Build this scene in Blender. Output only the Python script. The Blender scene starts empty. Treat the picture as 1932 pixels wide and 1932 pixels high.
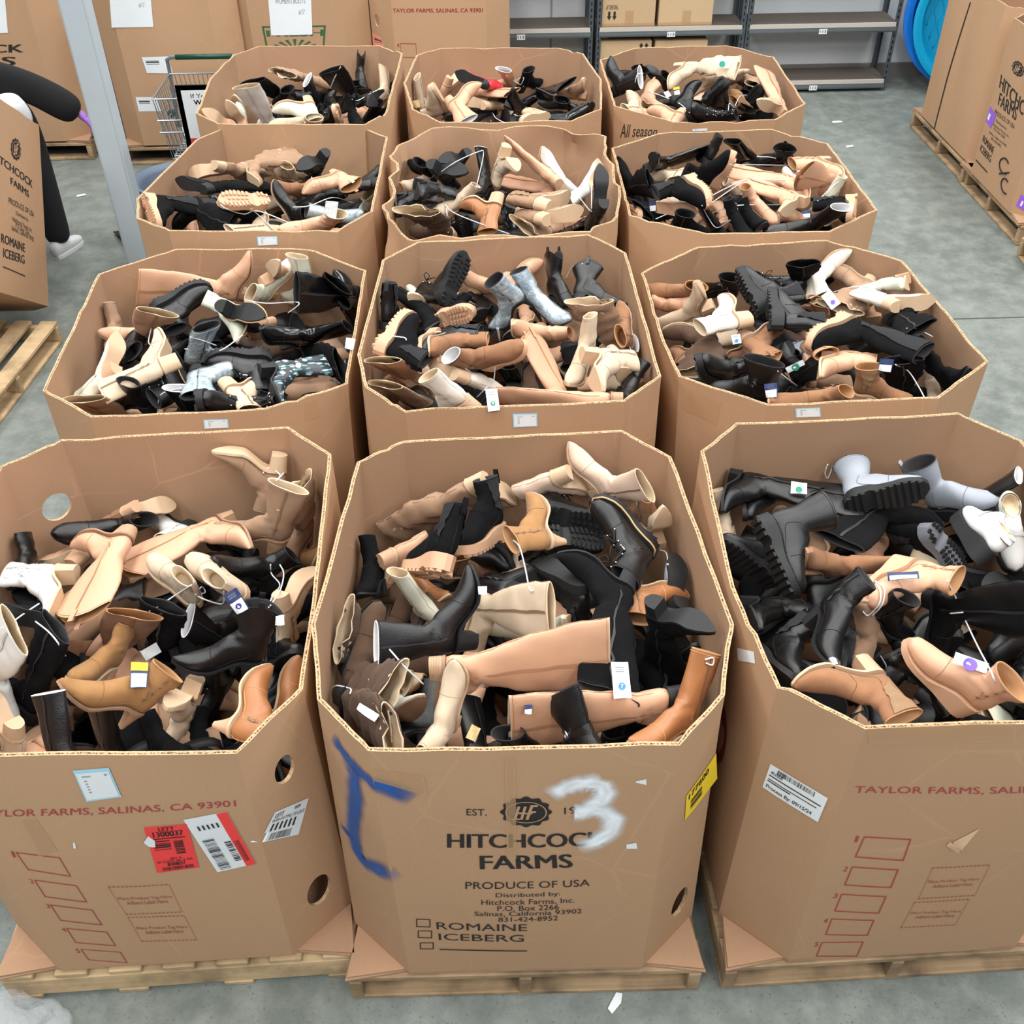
import bpy, bmesh, math, random
from mathutils import Vector, Matrix, Quaternion, noise
C = bpy.context.scene.collection
SC = bpy.context.scene
# ---------------------------------------------------------------- camera, world, lamps, exposure
cam = bpy.data.cameras.new('camera'); camo = bpy.data.objects.new('camera', cam); C.objects.link(camo)
cam.sensor_width = 36.0; cam.sensor_fit = 'HORIZONTAL'; cam.lens = 36.514
cam.clip_start = .05; cam.clip_end = 100
camo.matrix_world = Matrix(((0.99924, 0.03025, -0.02454, 0), (-0.03826, 0.64448, -0.76367, 0), (-0.00729, 0.76402, 0.64515, 3.1239), (0, 0, 0, 1)))
SC.camera = camo
w = bpy.data.worlds.new('hall'); SC.world = w; w.use_nodes = True
w.node_tree.nodes['Background'].inputs[0].default_value = (.86, .93, 1, 1)
w.node_tree.nodes['Background'].inputs[1].default_value = .30
for lx in (-4.2, -1.2, 1.8, 4.8):
    for ly in (-1.5, 2.2, 5.9, 9.0):
        l = bpy.data.lights.new('ceiling_lamp', 'AREA'); l.shape = 'RECTANGLE'; l.size = 1.2; l.size_y = 2.4
        l.energy = (138 if ly < 0 else 132) if ly < 9 else 84; l.color = (1, .99, .972)
        o = bpy.data.objects.new('ceiling_lamp', l); C.objects.link(o); o.location = (lx, ly, 5.6)
SC.view_settings.view_transform = 'Standard'; SC.view_settings.look = 'None'
SC.view_settings.gamma = 1; SC.view_settings.use_curve_mapping = False
SC.view_settings.exposure = -0.04

# ---------------------------------------------------------------- helpers
def lin(c):
    return tuple(((v/255)/12.92 if v/255 <= .04045 else (((v/255)+.055)/1.055)**2.4) for v in c)+(1,)
def tag(o, label=None, cat=None, group=None, kind=None):
    if label: o['label'] = label
    if cat: o['category'] = cat
    if group: o['group'] = group
    if kind: o['kind'] = kind
    return o
def empty(name, loc=(0, 0, 0), label=None, cat=None, group=None):
    o = bpy.data.objects.new(name, None); C.objects.link(o); o.location = loc; o.empty_display_size = .1
    return tag(o, label, cat, group)
def mesh_of(name, bm, mats, smooth=False, auto=None):
    bmesh.ops.recalc_face_normals(bm, faces=bm.faces)
    me = bpy.data.meshes.new(name); bm.to_mesh(me); bm.free()
    for m in (mats if isinstance(mats, (list, tuple)) else [mats]): me.materials.append(m)
    if smooth or auto:
        me.shade_smooth()
        if auto: me.set_sharp_from_angle(angle=math.radians(auto))
    return me
def obj(name, bm, mats, parent=None, smooth=False, auto=None):
    me = mesh_of(name, bm, mats, smooth, auto)
    o = bpy.data.objects.new(name, me); C.objects.link(o)
    if parent: o.parent = parent; o.matrix_parent_inverse = parent_inv(parent)
    return o
def parent_inv(p):
    m = Matrix.Translation(p.location) @ p.rotation_euler.to_matrix().to_4x4() if p.rotation_mode != 'QUATERNION' else Matrix.Translation(p.location) @ p.rotation_quaternion.to_matrix().to_4x4()
    q = p
    return m.inverted()
def box(bm, c, s, rz=0., rx=0., ry=0.):
    r = bmesh.ops.create_cube(bm, size=1)
    M = Matrix.Translation(Vector(c)) @ Matrix.Rotation(rz, 4, 'Z') @ Matrix.Rotation(ry, 4, 'Y') @ Matrix.Rotation(rx, 4, 'X') @ Matrix.Diagonal((s[0], s[1], s[2], 1))
    bmesh.ops.transform(bm, matrix=M, verts=r['verts']); return r['verts']
def tube(bm, pts, r, n=8, cap=True):
    pts = [Vector(p) for p in pts]; rings = []
    rr = r if isinstance(r, (list, tuple)) else [r]*len(pts)
    up = None
    for i, p in enumerate(pts):
        d = (pts[min(i+1, len(pts)-1)]-pts[max(i-1, 0)])
        d = d.normalized() if d.length > 1e-9 else Vector((0, 0, 1))
        a = Vector((0, 0, 1)) if abs(d.z) < .9 else Vector((1, 0, 0))
        if up is not None: a = up
        x = d.cross(a);
        if x.length < 1e-6: x = d.cross(Vector((0, 1, 0)))
        x.normalize(); y = x.cross(d).normalized(); up = y
        rings.append([bm.verts.new(p+(x*math.cos(2*math.pi*k/n)+y*math.sin(2*math.pi*k/n))*rr[i]) for k in range(n)])
    for a, b in zip(rings, rings[1:]):
        for k in range(n): bm.faces.new((a[k], a[(k+1) % n], b[(k+1) % n], b[k]))
    if cap and len(rings) > 1: bm.faces.new(list(reversed(rings[0]))); bm.faces.new(rings[-1])
    return rings
def cyl(bm, c, r1, r2, h, n=24):
    bmesh.ops.create_cone(bm, cap_ends=True, segments=n, radius1=r1, radius2=r2, depth=h, matrix=Matrix.Translation(Vector(c)))
_txt = {}
def text_geo(body, shear=0., bold=0.):
    """verts (unit box) and faces of a line of lettering"""
    k = (body, shear, bold)
    if k in _txt: return _txt[k]
    cu = bpy.data.curves.new('lettering', 'FONT'); cu.body = body; cu.shear = shear; cu.resolution_u = 3
    o = bpy.data.objects.new('lettering', cu); C.objects.link(o); bpy.context.view_layer.update()
    dg = bpy.context.evaluated_depsgraph_get(); me = bpy.data.meshes.new_from_object(o.evaluated_get(dg))
    vs = [tuple(v.co[:2]) for v in me.vertices]; fs = [tuple(p.vertices) for p in me.polygons]
    bpy.data.objects.remove(o); bpy.data.curves.remove(cu); bpy.data.meshes.remove(me)
    x0 = min(v[0] for v in vs); x1 = max(v[0] for v in vs); y0 = min(v[1] for v in vs); y1 = max(v[1] for v in vs)
    vs = [((x-x0)/(x1-x0), (y-y0)/max(1e-6, y1-y0)) for x, y in vs]
    _txt[k] = (vs, fs, (x1-x0)/max(1e-6, y1-y0)); return _txt[k]

# ---------------------------------------------------------------- materials
class NT:
    def __init__(s, name):
        s.m = bpy.data.materials.new(name); s.m.use_nodes = True; s.t = s.m.node_tree
        s.b = s.t.nodes['Principled BSDF']
    def n(s, kind, **kw):
        nd = s.t.nodes.new(kind)
        for k, v in kw.items():
            if k in nd.inputs: nd.inputs[k].default_value = v
            else: setattr(nd, k, v)
        return nd
    def l(s, a, b): s.t.links.new(a, b)
    def coord(s, scale=(1, 1, 1), kind='Object'):
        tc = s.n('ShaderNodeTexCoord'); mp = s.n('ShaderNodeMapping'); mp.inputs['Scale'].default_value = scale
        s.l(tc.outputs[kind], mp.inputs['Vector']); return mp.outputs[0]
    def noise(s, vec, scale, detail=3, rough=.55):
        nd = s.n('ShaderNodeTexNoise'); nd.inputs['Scale'].default_value = scale; nd.inputs['Detail'].default_value = detail; nd.inputs['Roughness'].default_value = rough
        s.l(vec, nd.inputs['Vector']); return nd.outputs[0]
    def ramp(s, fac, stops):
        r = s.n('ShaderNodeValToRGB'); e = r.color_ramp.elements
        while len(e) < len(stops): e.new(.5)
        for el, (p, c) in zip(e, stops): el.position = p; el.color = c
        s.l(fac, r.inputs[0]); return r.outputs[0]
    def mix(s, fac, a, b, mode='MIX'):
        nd = s.n('ShaderNodeMix'); nd.data_type = 'RGBA'; nd.blend_type = mode
        for sock, v in ((nd.inputs[0], fac), (nd.inputs[6], a), (nd.inputs[7], b)):
            if hasattr(v, 'is_linked') or hasattr(v, 'links'): s.l(v, sock)
            else: sock.default_value = v
        return nd.outputs[2]
    def bump(s, h, strength=.2, dist=.002):
        nd = s.n('ShaderNodeBump'); nd.inputs['Strength'].default_value = strength; nd.inputs['Distance'].default_value = dist
        s.l(h, nd.inputs['Height']); s.l(nd.outputs[0], s.b.inputs['Normal'])
    def base(s, c):
        if hasattr(c, 'links'): s.l(c, s.b.inputs['Base Color'])
        else: s.b.inputs['Base Color'].default_value = c
        return s
    def set(s, **k):
        for a, v in k.items(): s.b.inputs[a.replace('_', ' ')].default_value = v
        return s
def mul(c, f): return tuple(min(1, v*f) for v in c[:3])+(1,)
def plain(name, rgb, rough=.6, metal=0., var=.06, scale=30, spec=.4):
    t = NT(name); c = lin(rgb); v = t.coord()
    t.base(t.mix(t.noise(v, scale), mul(c, 1-var), mul(c, 1+var))); t.set(Roughness=rough, Metallic=metal)
    t.b.inputs['Specular IOR Level'].default_value = spec
    return t.m
def mat_card(name, rgb, dirt=.10, crease=.35):
    t = NT(name); c = lin(rgb); v = t.coord()
    vs = t.coord((60, 60, 3)); fine = t.noise(v, 260, 2); big = t.noise(v, 2.3, 4); st = t.noise(vs, 4, 2)
    col = t.mix(big, mul(c, 1-dirt), mul(c, 1+dirt*.8)); col = t.mix(t.ramp(fine, [(.35, (.0, .0, .0, 1)), (.65, (1, 1, 1, 1))]), col, mul(c, .93), 'MIX')
    col = t.mix(.12, col, t.mix(st, mul(c, .82), mul(c, 1.12)))
    vd = t.n('ShaderNodeTexVoronoi', feature='DISTANCE_TO_EDGE'); vd.inputs['Scale'].default_value = 2.1; t.l(t.mix(.06, v, t.noise(v, 5, 3), 'ADD'), vd.inputs['Vector'])
    cr = t.ramp(vd.outputs['Distance'], [(.0, (1, 1, 1, 1)), (.010, (0, 0, 0, 1))]); msk = t.ramp(t.noise(v, 3.1, 2), [(.46, (0, 0, 0, 1)), (.60, (crease, crease, crease, 1))])
    col = t.mix(t.mix(1, cr, msk, 'MULTIPLY'), col, mul(c, 1.22))
    oi = t.n('ShaderNodeObjectInfo'); hs = t.n('ShaderNodeHueSaturation'); mr = t.n('ShaderNodeMapRange')
    mr.inputs['To Min'].default_value = .94; mr.inputs['To Max'].default_value = 1.06
    t.l(oi.outputs['Random'], mr.inputs['Value']); t.l(mr.outputs[0], hs.inputs['Value']); t.l(col, hs.inputs['Color'])
    t.base(hs.outputs[0]); t.set(Roughness=.82); t.b.inputs['Specular IOR Level'].default_value = .25
    t.bump(t.noise(t.coord((1, 1, .15)), 220, 2), .12, .001)
    return t.m
CARD = mat_card('corrugated_cardboard', (184, 148, 116))
CARD_IN = mat_card('cardboard_inside', (173, 138, 110), .08, .9)
def mat_edge():
    t = NT('cardboard_cut_edge'); v = t.coord(); wv = t.n('ShaderNodeTexWave'); wv.inputs['Scale'].default_value = 38; wv.inputs['Distortion'].default_value = 3.5; wv.bands_direction = 'DIAGONAL'
    t.l(v, wv.inputs['Vector']); c = lin((204, 170, 132))
    t.base(t.mix(t.ramp(t.noise(t.coord((1, 1, 1)), 120, 3), [(.38, (0, 0, 0, 1)), (.62, (1, 1, 1, 1))]), mul(c, .60), c)); t.set(Roughness=.9); return t.m
EDGE = mat_edge()
def mat_flute():
    t = NT('cardboard_flutes'); n_ = t.noise(t.coord(), 210, 2); t.base(t.ramp(n_, [(.42, lin((66, 46, 32))), (.58, lin((186, 148, 110)))])); t.set(Roughness=.95); return t.m
FLUTE = mat_flute()
def mat_wood(name, rgb, rgb2):
    t = NT(name); v = t.coord((1, 1, 1)); wv = t.noise(t.coord((2.2, 40, 40)), 2.2, 5); big = t.noise(v, 6, 4)
    c = t.mix(wv, lin(rgb2), lin(rgb)); c = t.mix(t.ramp(big, [(.42, (0, 0, 0, 1)), (.72, (1, 1, 1, 1))]), c, mul(lin(rgb2), .55))
    t.base(c); t.set(Roughness=.85); t.bump(wv, .3, .003); return t.m
WOOD = mat_wood('weathered_pallet_wood', (196, 166, 128), (132, 110, 84))
WOOD2 = mat_wood('pale_pallet_wood', (222, 194, 152), (176, 148, 112))
def mat_floor():
    t = NT('concrete_floor'); v = t.coord()
    a = t.noise(v, .9, 6, .6); b = t.noise(v, 7, 5, .65); f = t.noise(v, 90, 3); m = t.noise(v, 2.6, 5, .7)
    c = t.ramp(a, [(.3, lin((92, 99, 95))), (.7, lin((120, 127, 122)))])
    c = t.mix(t.ramp(b, [(.4, (0, 0, 0, 1)), (.7, (.75, .75, .75, 1))]), c, lin((142, 148, 143)))
    c = t.mix(t.ramp(m, [(.60, (0, 0, 0, 1)), (.74, (.6, .6, .6, 1))]), c, lin((84, 90, 86)))
    c = t.mix(t.ramp(f, [(.60, (0, 0, 0, 1)), (.72, (.8, .8, .8, 1))]), c, lin((80, 84, 80)))
    t.base(c); t.set(Roughness=.55); t.b.inputs['Specular IOR Level'].default_value = .35; t.bump(f, .08, .002); return t.m
FLOOR = mat_floor()
def mat_decal(name, rgb, rough=.7, alpha=1.):
    """a printed or sprayed layer: the attribute "cover" is how thickly the ink lies"""
    t = NT(name); t.base(lin(rgb)); t.set(Roughness=rough); at = t.n('ShaderNodeAttribute', attribute_name='cover')
    m = t.n('ShaderNodeMath', operation='MULTIPLY'); m.inputs[1].default_value = alpha; t.l(at.outputs['Fac'], m.inputs[0]); t.l(m.outputs[0], t.b.inputs['Alpha']); return t.m
INK = plain('black_print', (38, 34, 34), .7, var=.15, scale=60); REDINK = plain('red_print', (166, 62, 66), .75, var=.1, scale=60)
DIMRED = plain('faded_red_print', (158, 88, 72), .8, var=.12, scale=60)
PAPER = plain('white_paper', (226, 232, 236), .6, var=.03); BLUEP = plain('pale_blue_label', (168, 214, 236), .5, var=.03)
REDP = plain('red_label', (238, 62, 62), .5, var=.05); YELP = plain('yellow_label', (238, 206, 44), .55, var=.04); PURP = plain('purple_label', (142, 92, 214), .55, var=.08)
PINKP = plain('salmon_label', (232, 150, 132), .6); GREENI = plain('green_print', (52, 96, 58), .75, var=.1)
SPRAYB = mat_decal('blue_spray_paint', (30, 84, 158), .6, 1.0); SPRAYW = mat_decal('white_spray_paint', (240, 248, 255), .6, 1.0)
t_ = NT('clear_packing_tape'); t_.base(lin((206, 166, 126))); t_.set(Roughness=.22, Alpha=.45); TAPE = t_.m
CARD_TORN = plain('torn_cardboard', (214, 182, 146), .9, var=.08, scale=40)
WHITEW = plain('painted_wall', (208, 214, 218), .8, var=.03, scale=3); DARKW = plain('dark_wall_base', (120, 116, 112), .8, var=.1, scale=8)
STEEL = plain('galvanised_rail', (120, 128, 134), .4, .6, var=.1, scale=12); POSTM = plain('dark_grey_post', (84, 92, 100), .45, .4, var=.1, scale=12)
DECK = plain('brown_shelf_board', (92, 84, 78), .8, var=.1, scale=20); PBOARD = plain('particle_board_edge', (190, 184, 176), .85, var=.08, scale=60)
POLEM = plain('grey_painted_pole', (176, 188, 196), .5, var=.05, scale=5)
BLACKH = plain('black_plastic', (20, 21, 23), .5)
BINS = {
 'L1': ([(-1.322, 2.735, 0.151), (-1.489, 2.571, 0.151), (-1.476, 2.115, 0.151), (-1.463, 1.659, 0.151), (-1.287, 1.505, 0.151), (-0.61, 1.524, 0.151), (-0.443, 1.688, 0.151), (-0.456, 2.144, 0.151), (-0.469, 2.6, 0.151), (-0.646, 2.754, 0.151)], [(-1.353, 2.748, 1.168), (-1.5, 2.603, 1.168), (-1.481, 2.131, 1.168), (-1.463, 1.659, 1.168), (-1.287, 1.505, 1.168), (-0.589, 1.486, 1.168), (-0.459, 1.671, 1.168), (-0.46, 1.978, 1.168), (-0.48, 2.623, 1.168), (-0.633, 2.775, 1.168)]),
 'C1': ([(-0.246, 2.683, 0.151), (-0.42, 2.526, 0.151), (-0.427, 2.071, 0.151), (-0.434, 1.615, 0.151), (-0.264, 1.453, 0.151), (0.412, 1.442, 0.151), (0.586, 1.599, 0.151), (0.593, 2.055, 0.151), (0.6, 2.511, 0.151), (0.431, 2.673, 0.151)], [(-0.254, 2.652, 1.191), (-0.393, 2.547, 1.191), (-0.456, 1.866, 1.191), (-0.417, 1.618, 1.191), (-0.285, 1.46, 1.191), (0.424, 1.447, 1.191), (0.553, 1.591, 1.191), (0.622, 1.819, 1.191), (0.574, 2.53, 1.191), (0.436, 2.676, 1.191)]),
 'R1': ([(0.818, 2.673, 0.151), (0.65, 2.511, 0.151), (0.659, 2.055, 0.151), (0.668, 1.599, 0.151), (0.843, 1.443, 0.151), (1.52, 1.456, 0.151), (1.688, 1.619, 0.151), (1.679, 2.075, 0.151), (1.67, 2.531, 0.151), (1.495, 2.687, 0.151)], [(0.798, 2.662, 1.215), (0.659, 2.521, 1.215), (0.632, 1.93, 1.215), (0.675, 1.587, 1.215), (0.848, 1.46, 1.215), (1.52, 1.456, 1.215), (1.688, 1.619, 1.215), (1.673, 2.073, 1.215), (1.658, 2.528, 1.215), (1.515, 2.686, 1.215)]),
 'L2': ([(-1.348, 4.147, 0.151), (-1.52, 3.988, 0.151), (-1.522, 3.533, 0.151), (-1.523, 3.077, 0.151), (-1.352, 2.917, 0.151), (-0.675, 2.915, 0.151), (-0.503, 3.074, 0.151), (-0.502, 3.53, 0.151), (-0.5, 3.986, 0.151), (-0.672, 4.146, 0.151)], [(-1.293, 4.165, 1.131), (-1.565, 3.953, 1.131), (-1.547, 3.522, 1.131), (-1.529, 3.092, 1.131), (-1.316, 2.915, 1.131), (-0.733, 2.93, 1.131), (-0.47, 3.076, 1.131), (-0.468, 3.499, 1.131), (-0.466, 3.923, 1.131), (-0.721, 4.144, 1.131)]),
 'C2': ([(-0.237, 4.039, 0.151), (-0.408, 3.879, 0.151), (-0.406, 3.423, 0.151), (-0.404, 2.967, 0.151), (-0.232, 2.808, 0.151), (0.445, 2.811, 0.151), (0.616, 2.971, 0.151), (0.614, 3.427, 0.151), (0.612, 3.883, 0.151), (0.44, 4.042, 0.151)], [(-0.25, 4.039, 1.199), (-0.39, 3.878, 1.199), (-0.435, 3.164, 1.199), (-0.396, 2.95, 1.199), (-0.253, 2.799, 1.199), (0.465, 2.822, 1.199), (0.606, 2.972, 1.199), (0.604, 3.434, 1.199), (0.602, 3.896, 1.199), (0.46, 4.071, 1.199)]),
 'R2': ([(0.874, 4.09, 0.151), (0.706, 3.926, 0.151), (0.718, 3.471, 0.151), (0.73, 3.015, 0.151), (0.905, 2.86, 0.151), (1.582, 2.877, 0.151), (1.749, 3.041, 0.151), (1.738, 3.497, 0.151), (1.726, 3.953, 0.151), (1.55, 4.108, 0.151)], [(0.927, 4.052, 1.138), (0.66, 3.845, 1.138), (0.661, 3.322, 1.138), (0.687, 3.055, 1.138), (0.958, 2.862, 1.138), (1.544, 2.881, 1.138), (1.798, 3.096, 1.138), (1.774, 3.491, 1.138), (1.75, 3.886, 1.138), (1.489, 4.097, 1.138)]),
 'L3': ([(-1.276, 5.427, 0.151), (-1.451, 5.271, 0.151), (-1.461, 4.815, 0.151), (-1.47, 4.36, 0.151), (-1.302, 4.197, 0.151), (-0.626, 4.182, 0.151), (-0.451, 4.338, 0.151), (-0.441, 4.794, 0.151), (-0.432, 5.25, 0.151), (-0.6, 5.413, 0.151)], [(-1.3, 5.421, 1.192), (-1.409, 5.258, 1.192), (-1.536, 4.562, 1.192), (-1.489, 4.353, 1.192), (-1.316, 4.206, 1.192), (-0.597, 4.178, 1.192), (-0.46, 4.362, 1.192), (-0.45, 4.804, 1.192), (-0.44, 5.245, 1.192), (-0.594, 5.417, 1.192)]),
 'C3': ([(-0.218, 5.315, 0.151), (-0.392, 5.158, 0.151), (-0.398, 4.702, 0.151), (-0.404, 4.246, 0.151), (-0.234, 4.084, 0.151), (0.442, 4.076, 0.151), (0.616, 4.233, 0.151), (0.622, 4.689, 0.151), (0.628, 5.145, 0.151), (0.458, 5.306, 0.151)], [(-0.218, 5.295, 1.201), (-0.394, 5.139, 1.201), (-0.401, 4.69, 1.201), (-0.409, 4.242, 1.201), (-0.253, 4.084, 1.201), (0.475, 4.08, 1.201), (0.6, 4.256, 1.201), (0.623, 4.714, 1.201), (0.647, 5.172, 1.201), (0.458, 5.306, 1.201)]),
 'R3': ([(0.905, 5.366, 0.151), (0.732, 5.208, 0.151), (0.728, 4.752, 0.151), (0.724, 4.296, 0.151), (0.895, 4.135, 0.151), (1.571, 4.13, 0.151), (1.744, 4.288, 0.151), (1.748, 4.744, 0.151), (1.752, 5.2, 0.151), (1.581, 5.361, 0.151)], [(0.948, 5.326, 1.154), (0.683, 5.138, 1.154), (0.677, 4.739, 1.154), (0.671, 4.341, 1.154), (0.979, 4.137, 1.154), (1.514, 4.134, 1.154), (1.783, 4.341, 1.154), (1.78, 4.74, 1.154), (1.777, 5.139, 1.154), (1.539, 5.344, 1.154)]),
 'L4': ([(-1.257, 6.647, 0.151), (-1.433, 6.492, 0.151), (-1.445, 6.036, 0.151), (-1.458, 5.581, 0.151), (-1.291, 5.416, 0.151), (-0.614, 5.398, 0.151), (-0.438, 5.553, 0.151), (-0.426, 6.009, 0.151), (-0.413, 6.464, 0.151), (-0.581, 6.628, 0.151)], [(-1.297, 6.735, 1.22), (-1.428, 6.554, 1.22), (-1.489, 6.131, 1.22), (-1.459, 5.558, 1.22), (-1.318, 5.403, 1.22), (-0.562, 5.351, 1.22), (-0.457, 5.514, 1.22), (-0.437, 6.018, 1.22), (-0.416, 6.521, 1.22), (-0.565, 6.688, 1.22)]),
 'C4': ([(-0.171, 6.69, 0.151), (-0.342, 6.531, 0.151), (-0.342, 6.075, 0.151), (-0.342, 5.619, 0.151), (-0.17, 5.459, 0.151), (0.506, 5.459, 0.151), (0.678, 5.619, 0.151), (0.678, 6.075, 0.151), (0.678, 6.531, 0.151), (0.506, 6.69, 0.151)], [(-0.19, 6.727, 1.19), (-0.341, 6.589, 1.19), (-0.397, 6.077, 1.19), (-0.334, 5.651, 1.19), (-0.178, 5.436, 1.19), (0.505, 5.419, 1.19), (0.681, 5.599, 1.19), (0.728, 6.072, 1.19), (0.668, 6.546, 1.19), (0.521, 6.682, 1.19)]),
 'R4': ([(0.959, 6.758, 0.151), (0.789, 6.597, 0.151), (0.793, 6.141, 0.151), (0.798, 5.685, 0.151), (0.971, 5.527, 0.151), (1.647, 5.533, 0.151), (1.818, 5.695, 0.151), (1.813, 6.151, 0.151), (1.809, 6.607, 0.151), (1.635, 6.764, 0.151)], [(1.013, 6.785, 1.151), (0.767, 6.557, 1.151), (0.766, 6.157, 1.151), (0.764, 5.757, 1.151), (1.046, 5.474, 1.151), (1.593, 5.488, 1.151), (1.811, 5.712, 1.151), (1.821, 6.132, 1.151), (1.831, 6.552, 1.151), (1.589, 6.804, 1.151)]),
 'BA': ([(-3.848, 9.365, 0.151), (-4.02, 9.206, 0.151), (-4.02, 8.75, 0.151), (-4.02, 8.294, 0.151), (-3.848, 8.135, 0.151), (-3.172, 8.135, 0.151), (-3.0, 8.294, 0.151), (-3.0, 8.75, 0.151), (-3.0, 9.206, 0.151), (-3.172, 9.365, 0.151)], [(-3.852, 9.372, 1.2), (-4.025, 9.211, 1.2), (-4.025, 8.75, 1.2), (-4.025, 8.289, 1.2), (-3.852, 8.128, 1.2), (-3.168, 8.128, 1.2), (-2.995, 8.289, 1.2), (-2.995, 8.75, 1.2), (-2.995, 9.211, 1.2), (-3.168, 9.372, 1.2)]),
 'BB': ([(-2.538, 9.235, 0.151), (-2.71, 9.076, 0.151), (-2.71, 8.62, 0.151), (-2.71, 8.164, 0.151), (-2.538, 8.005, 0.151), (-1.862, 8.005, 0.151), (-1.69, 8.164, 0.151), (-1.69, 8.62, 0.151), (-1.69, 9.076, 0.151), (-1.862, 9.235, 0.151)], [(-2.542, 9.242, 1.2), (-2.715, 9.081, 1.2), (-2.715, 8.62, 1.2), (-2.715, 8.159, 1.2), (-2.542, 7.998, 1.2), (-1.858, 7.998, 1.2), (-1.685, 8.159, 1.2), (-1.685, 8.62, 1.2), (-1.685, 9.081, 1.2), (-1.858, 9.242, 1.2)]),
 'BC': ([(-1.608, 9.355, 0.151), (-1.78, 9.196, 0.151), (-1.78, 8.74, 0.151), (-1.78, 8.284, 0.151), (-1.608, 8.125, 0.151), (-0.932, 8.125, 0.151), (-0.76, 8.284, 0.151), (-0.76, 8.74, 0.151), (-0.76, 9.196, 0.151), (-0.932, 9.355, 0.151)], [(-1.612, 9.362, 1.2), (-1.785, 9.201, 1.2), (-1.785, 8.74, 1.2), (-1.785, 8.279, 1.2), (-1.612, 8.118, 1.2), (-0.928, 8.118, 1.2), (-0.755, 8.279, 1.2), (-0.755, 8.74, 1.2), (-0.755, 9.201, 1.2), (-0.928, 9.362, 1.2)]),
 'BD': ([(-0.573, 9.355, 0.151), (-0.745, 9.196, 0.151), (-0.745, 8.74, 0.151), (-0.745, 8.284, 0.151), (-0.573, 8.125, 0.151), (0.103, 8.125, 0.151), (0.275, 8.284, 0.151), (0.275, 8.74, 0.151), (0.275, 9.196, 0.151), (0.103, 9.355, 0.151)], [(-0.577, 9.362, 1.2), (-0.75, 9.201, 1.2), (-0.75, 8.74, 1.2), (-0.75, 8.279, 1.2), (-0.577, 8.118, 1.2), (0.107, 8.118, 1.2), (0.28, 8.279, 1.2), (0.28, 8.74, 1.2), (0.28, 9.201, 1.2), (0.107, 9.362, 1.2)]),
 'RE': ([(3.762, 8.465, 0.151), (3.59, 8.306, 0.151), (3.59, 7.85, 0.151), (3.59, 7.394, 0.151), (3.762, 7.235, 0.151), (4.438, 7.235, 0.151), (4.61, 7.394, 0.151), (4.61, 7.85, 0.151), (4.61, 8.306, 0.151), (4.438, 8.465, 0.151)], [(3.758, 8.472, 1.2), (3.585, 8.311, 1.2), (3.585, 7.85, 1.2), (3.585, 7.389, 1.2), (3.758, 7.228, 1.2), (4.442, 7.228, 1.2), (4.615, 7.389, 1.2), (4.615, 7.85, 1.2), (4.615, 8.311, 1.2), (4.442, 8.472, 1.2)]),
 'RF': ([(3.722, 7.3, 0.151), (3.55, 7.141, 0.151), (3.55, 6.8, 0.151), (3.55, 6.459, 0.151), (3.722, 6.3, 0.151), (4.438, 6.3, 0.151), (4.61, 6.459, 0.151), (4.61, 6.8, 0.151), (4.61, 7.141, 0.151), (4.438, 7.3, 0.151)], [(3.718, 7.305, 1.185), (3.545, 7.144, 1.185), (3.545, 6.8, 1.185), (3.545, 6.456, 1.185), (3.718, 6.295, 1.185), (4.442, 6.295, 1.185), (4.615, 6.456, 1.185), (4.615, 6.8, 1.185), (4.615, 7.144, 1.185), (4.442, 7.305, 1.185)]),
 'GL': ([(-3.743, 4.948, 0.55), (-3.583, 4.809, 0.65), (-3.127, 4.809, 0.65), (-2.671, 4.809, 0.65), (-2.512, 4.948, 0.55), (-2.512, 5.497, 0.154), (-2.671, 5.636, 0.054), (-3.127, 5.636, 0.054), (-3.583, 5.636, 0.054), (-3.743, 5.497, 0.154)], [(-3.749, 5.548, 1.387), (-3.588, 5.407, 1.489), (-3.127, 5.407, 1.489), (-2.667, 5.407, 1.489), (-2.506, 5.548, 1.387), (-2.506, 6.102, 0.987), (-2.667, 6.243, 0.886), (-3.127, 6.243, 0.886), (-3.588, 6.243, 0.886), (-3.749, 6.102, 0.987)]),
}
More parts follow.
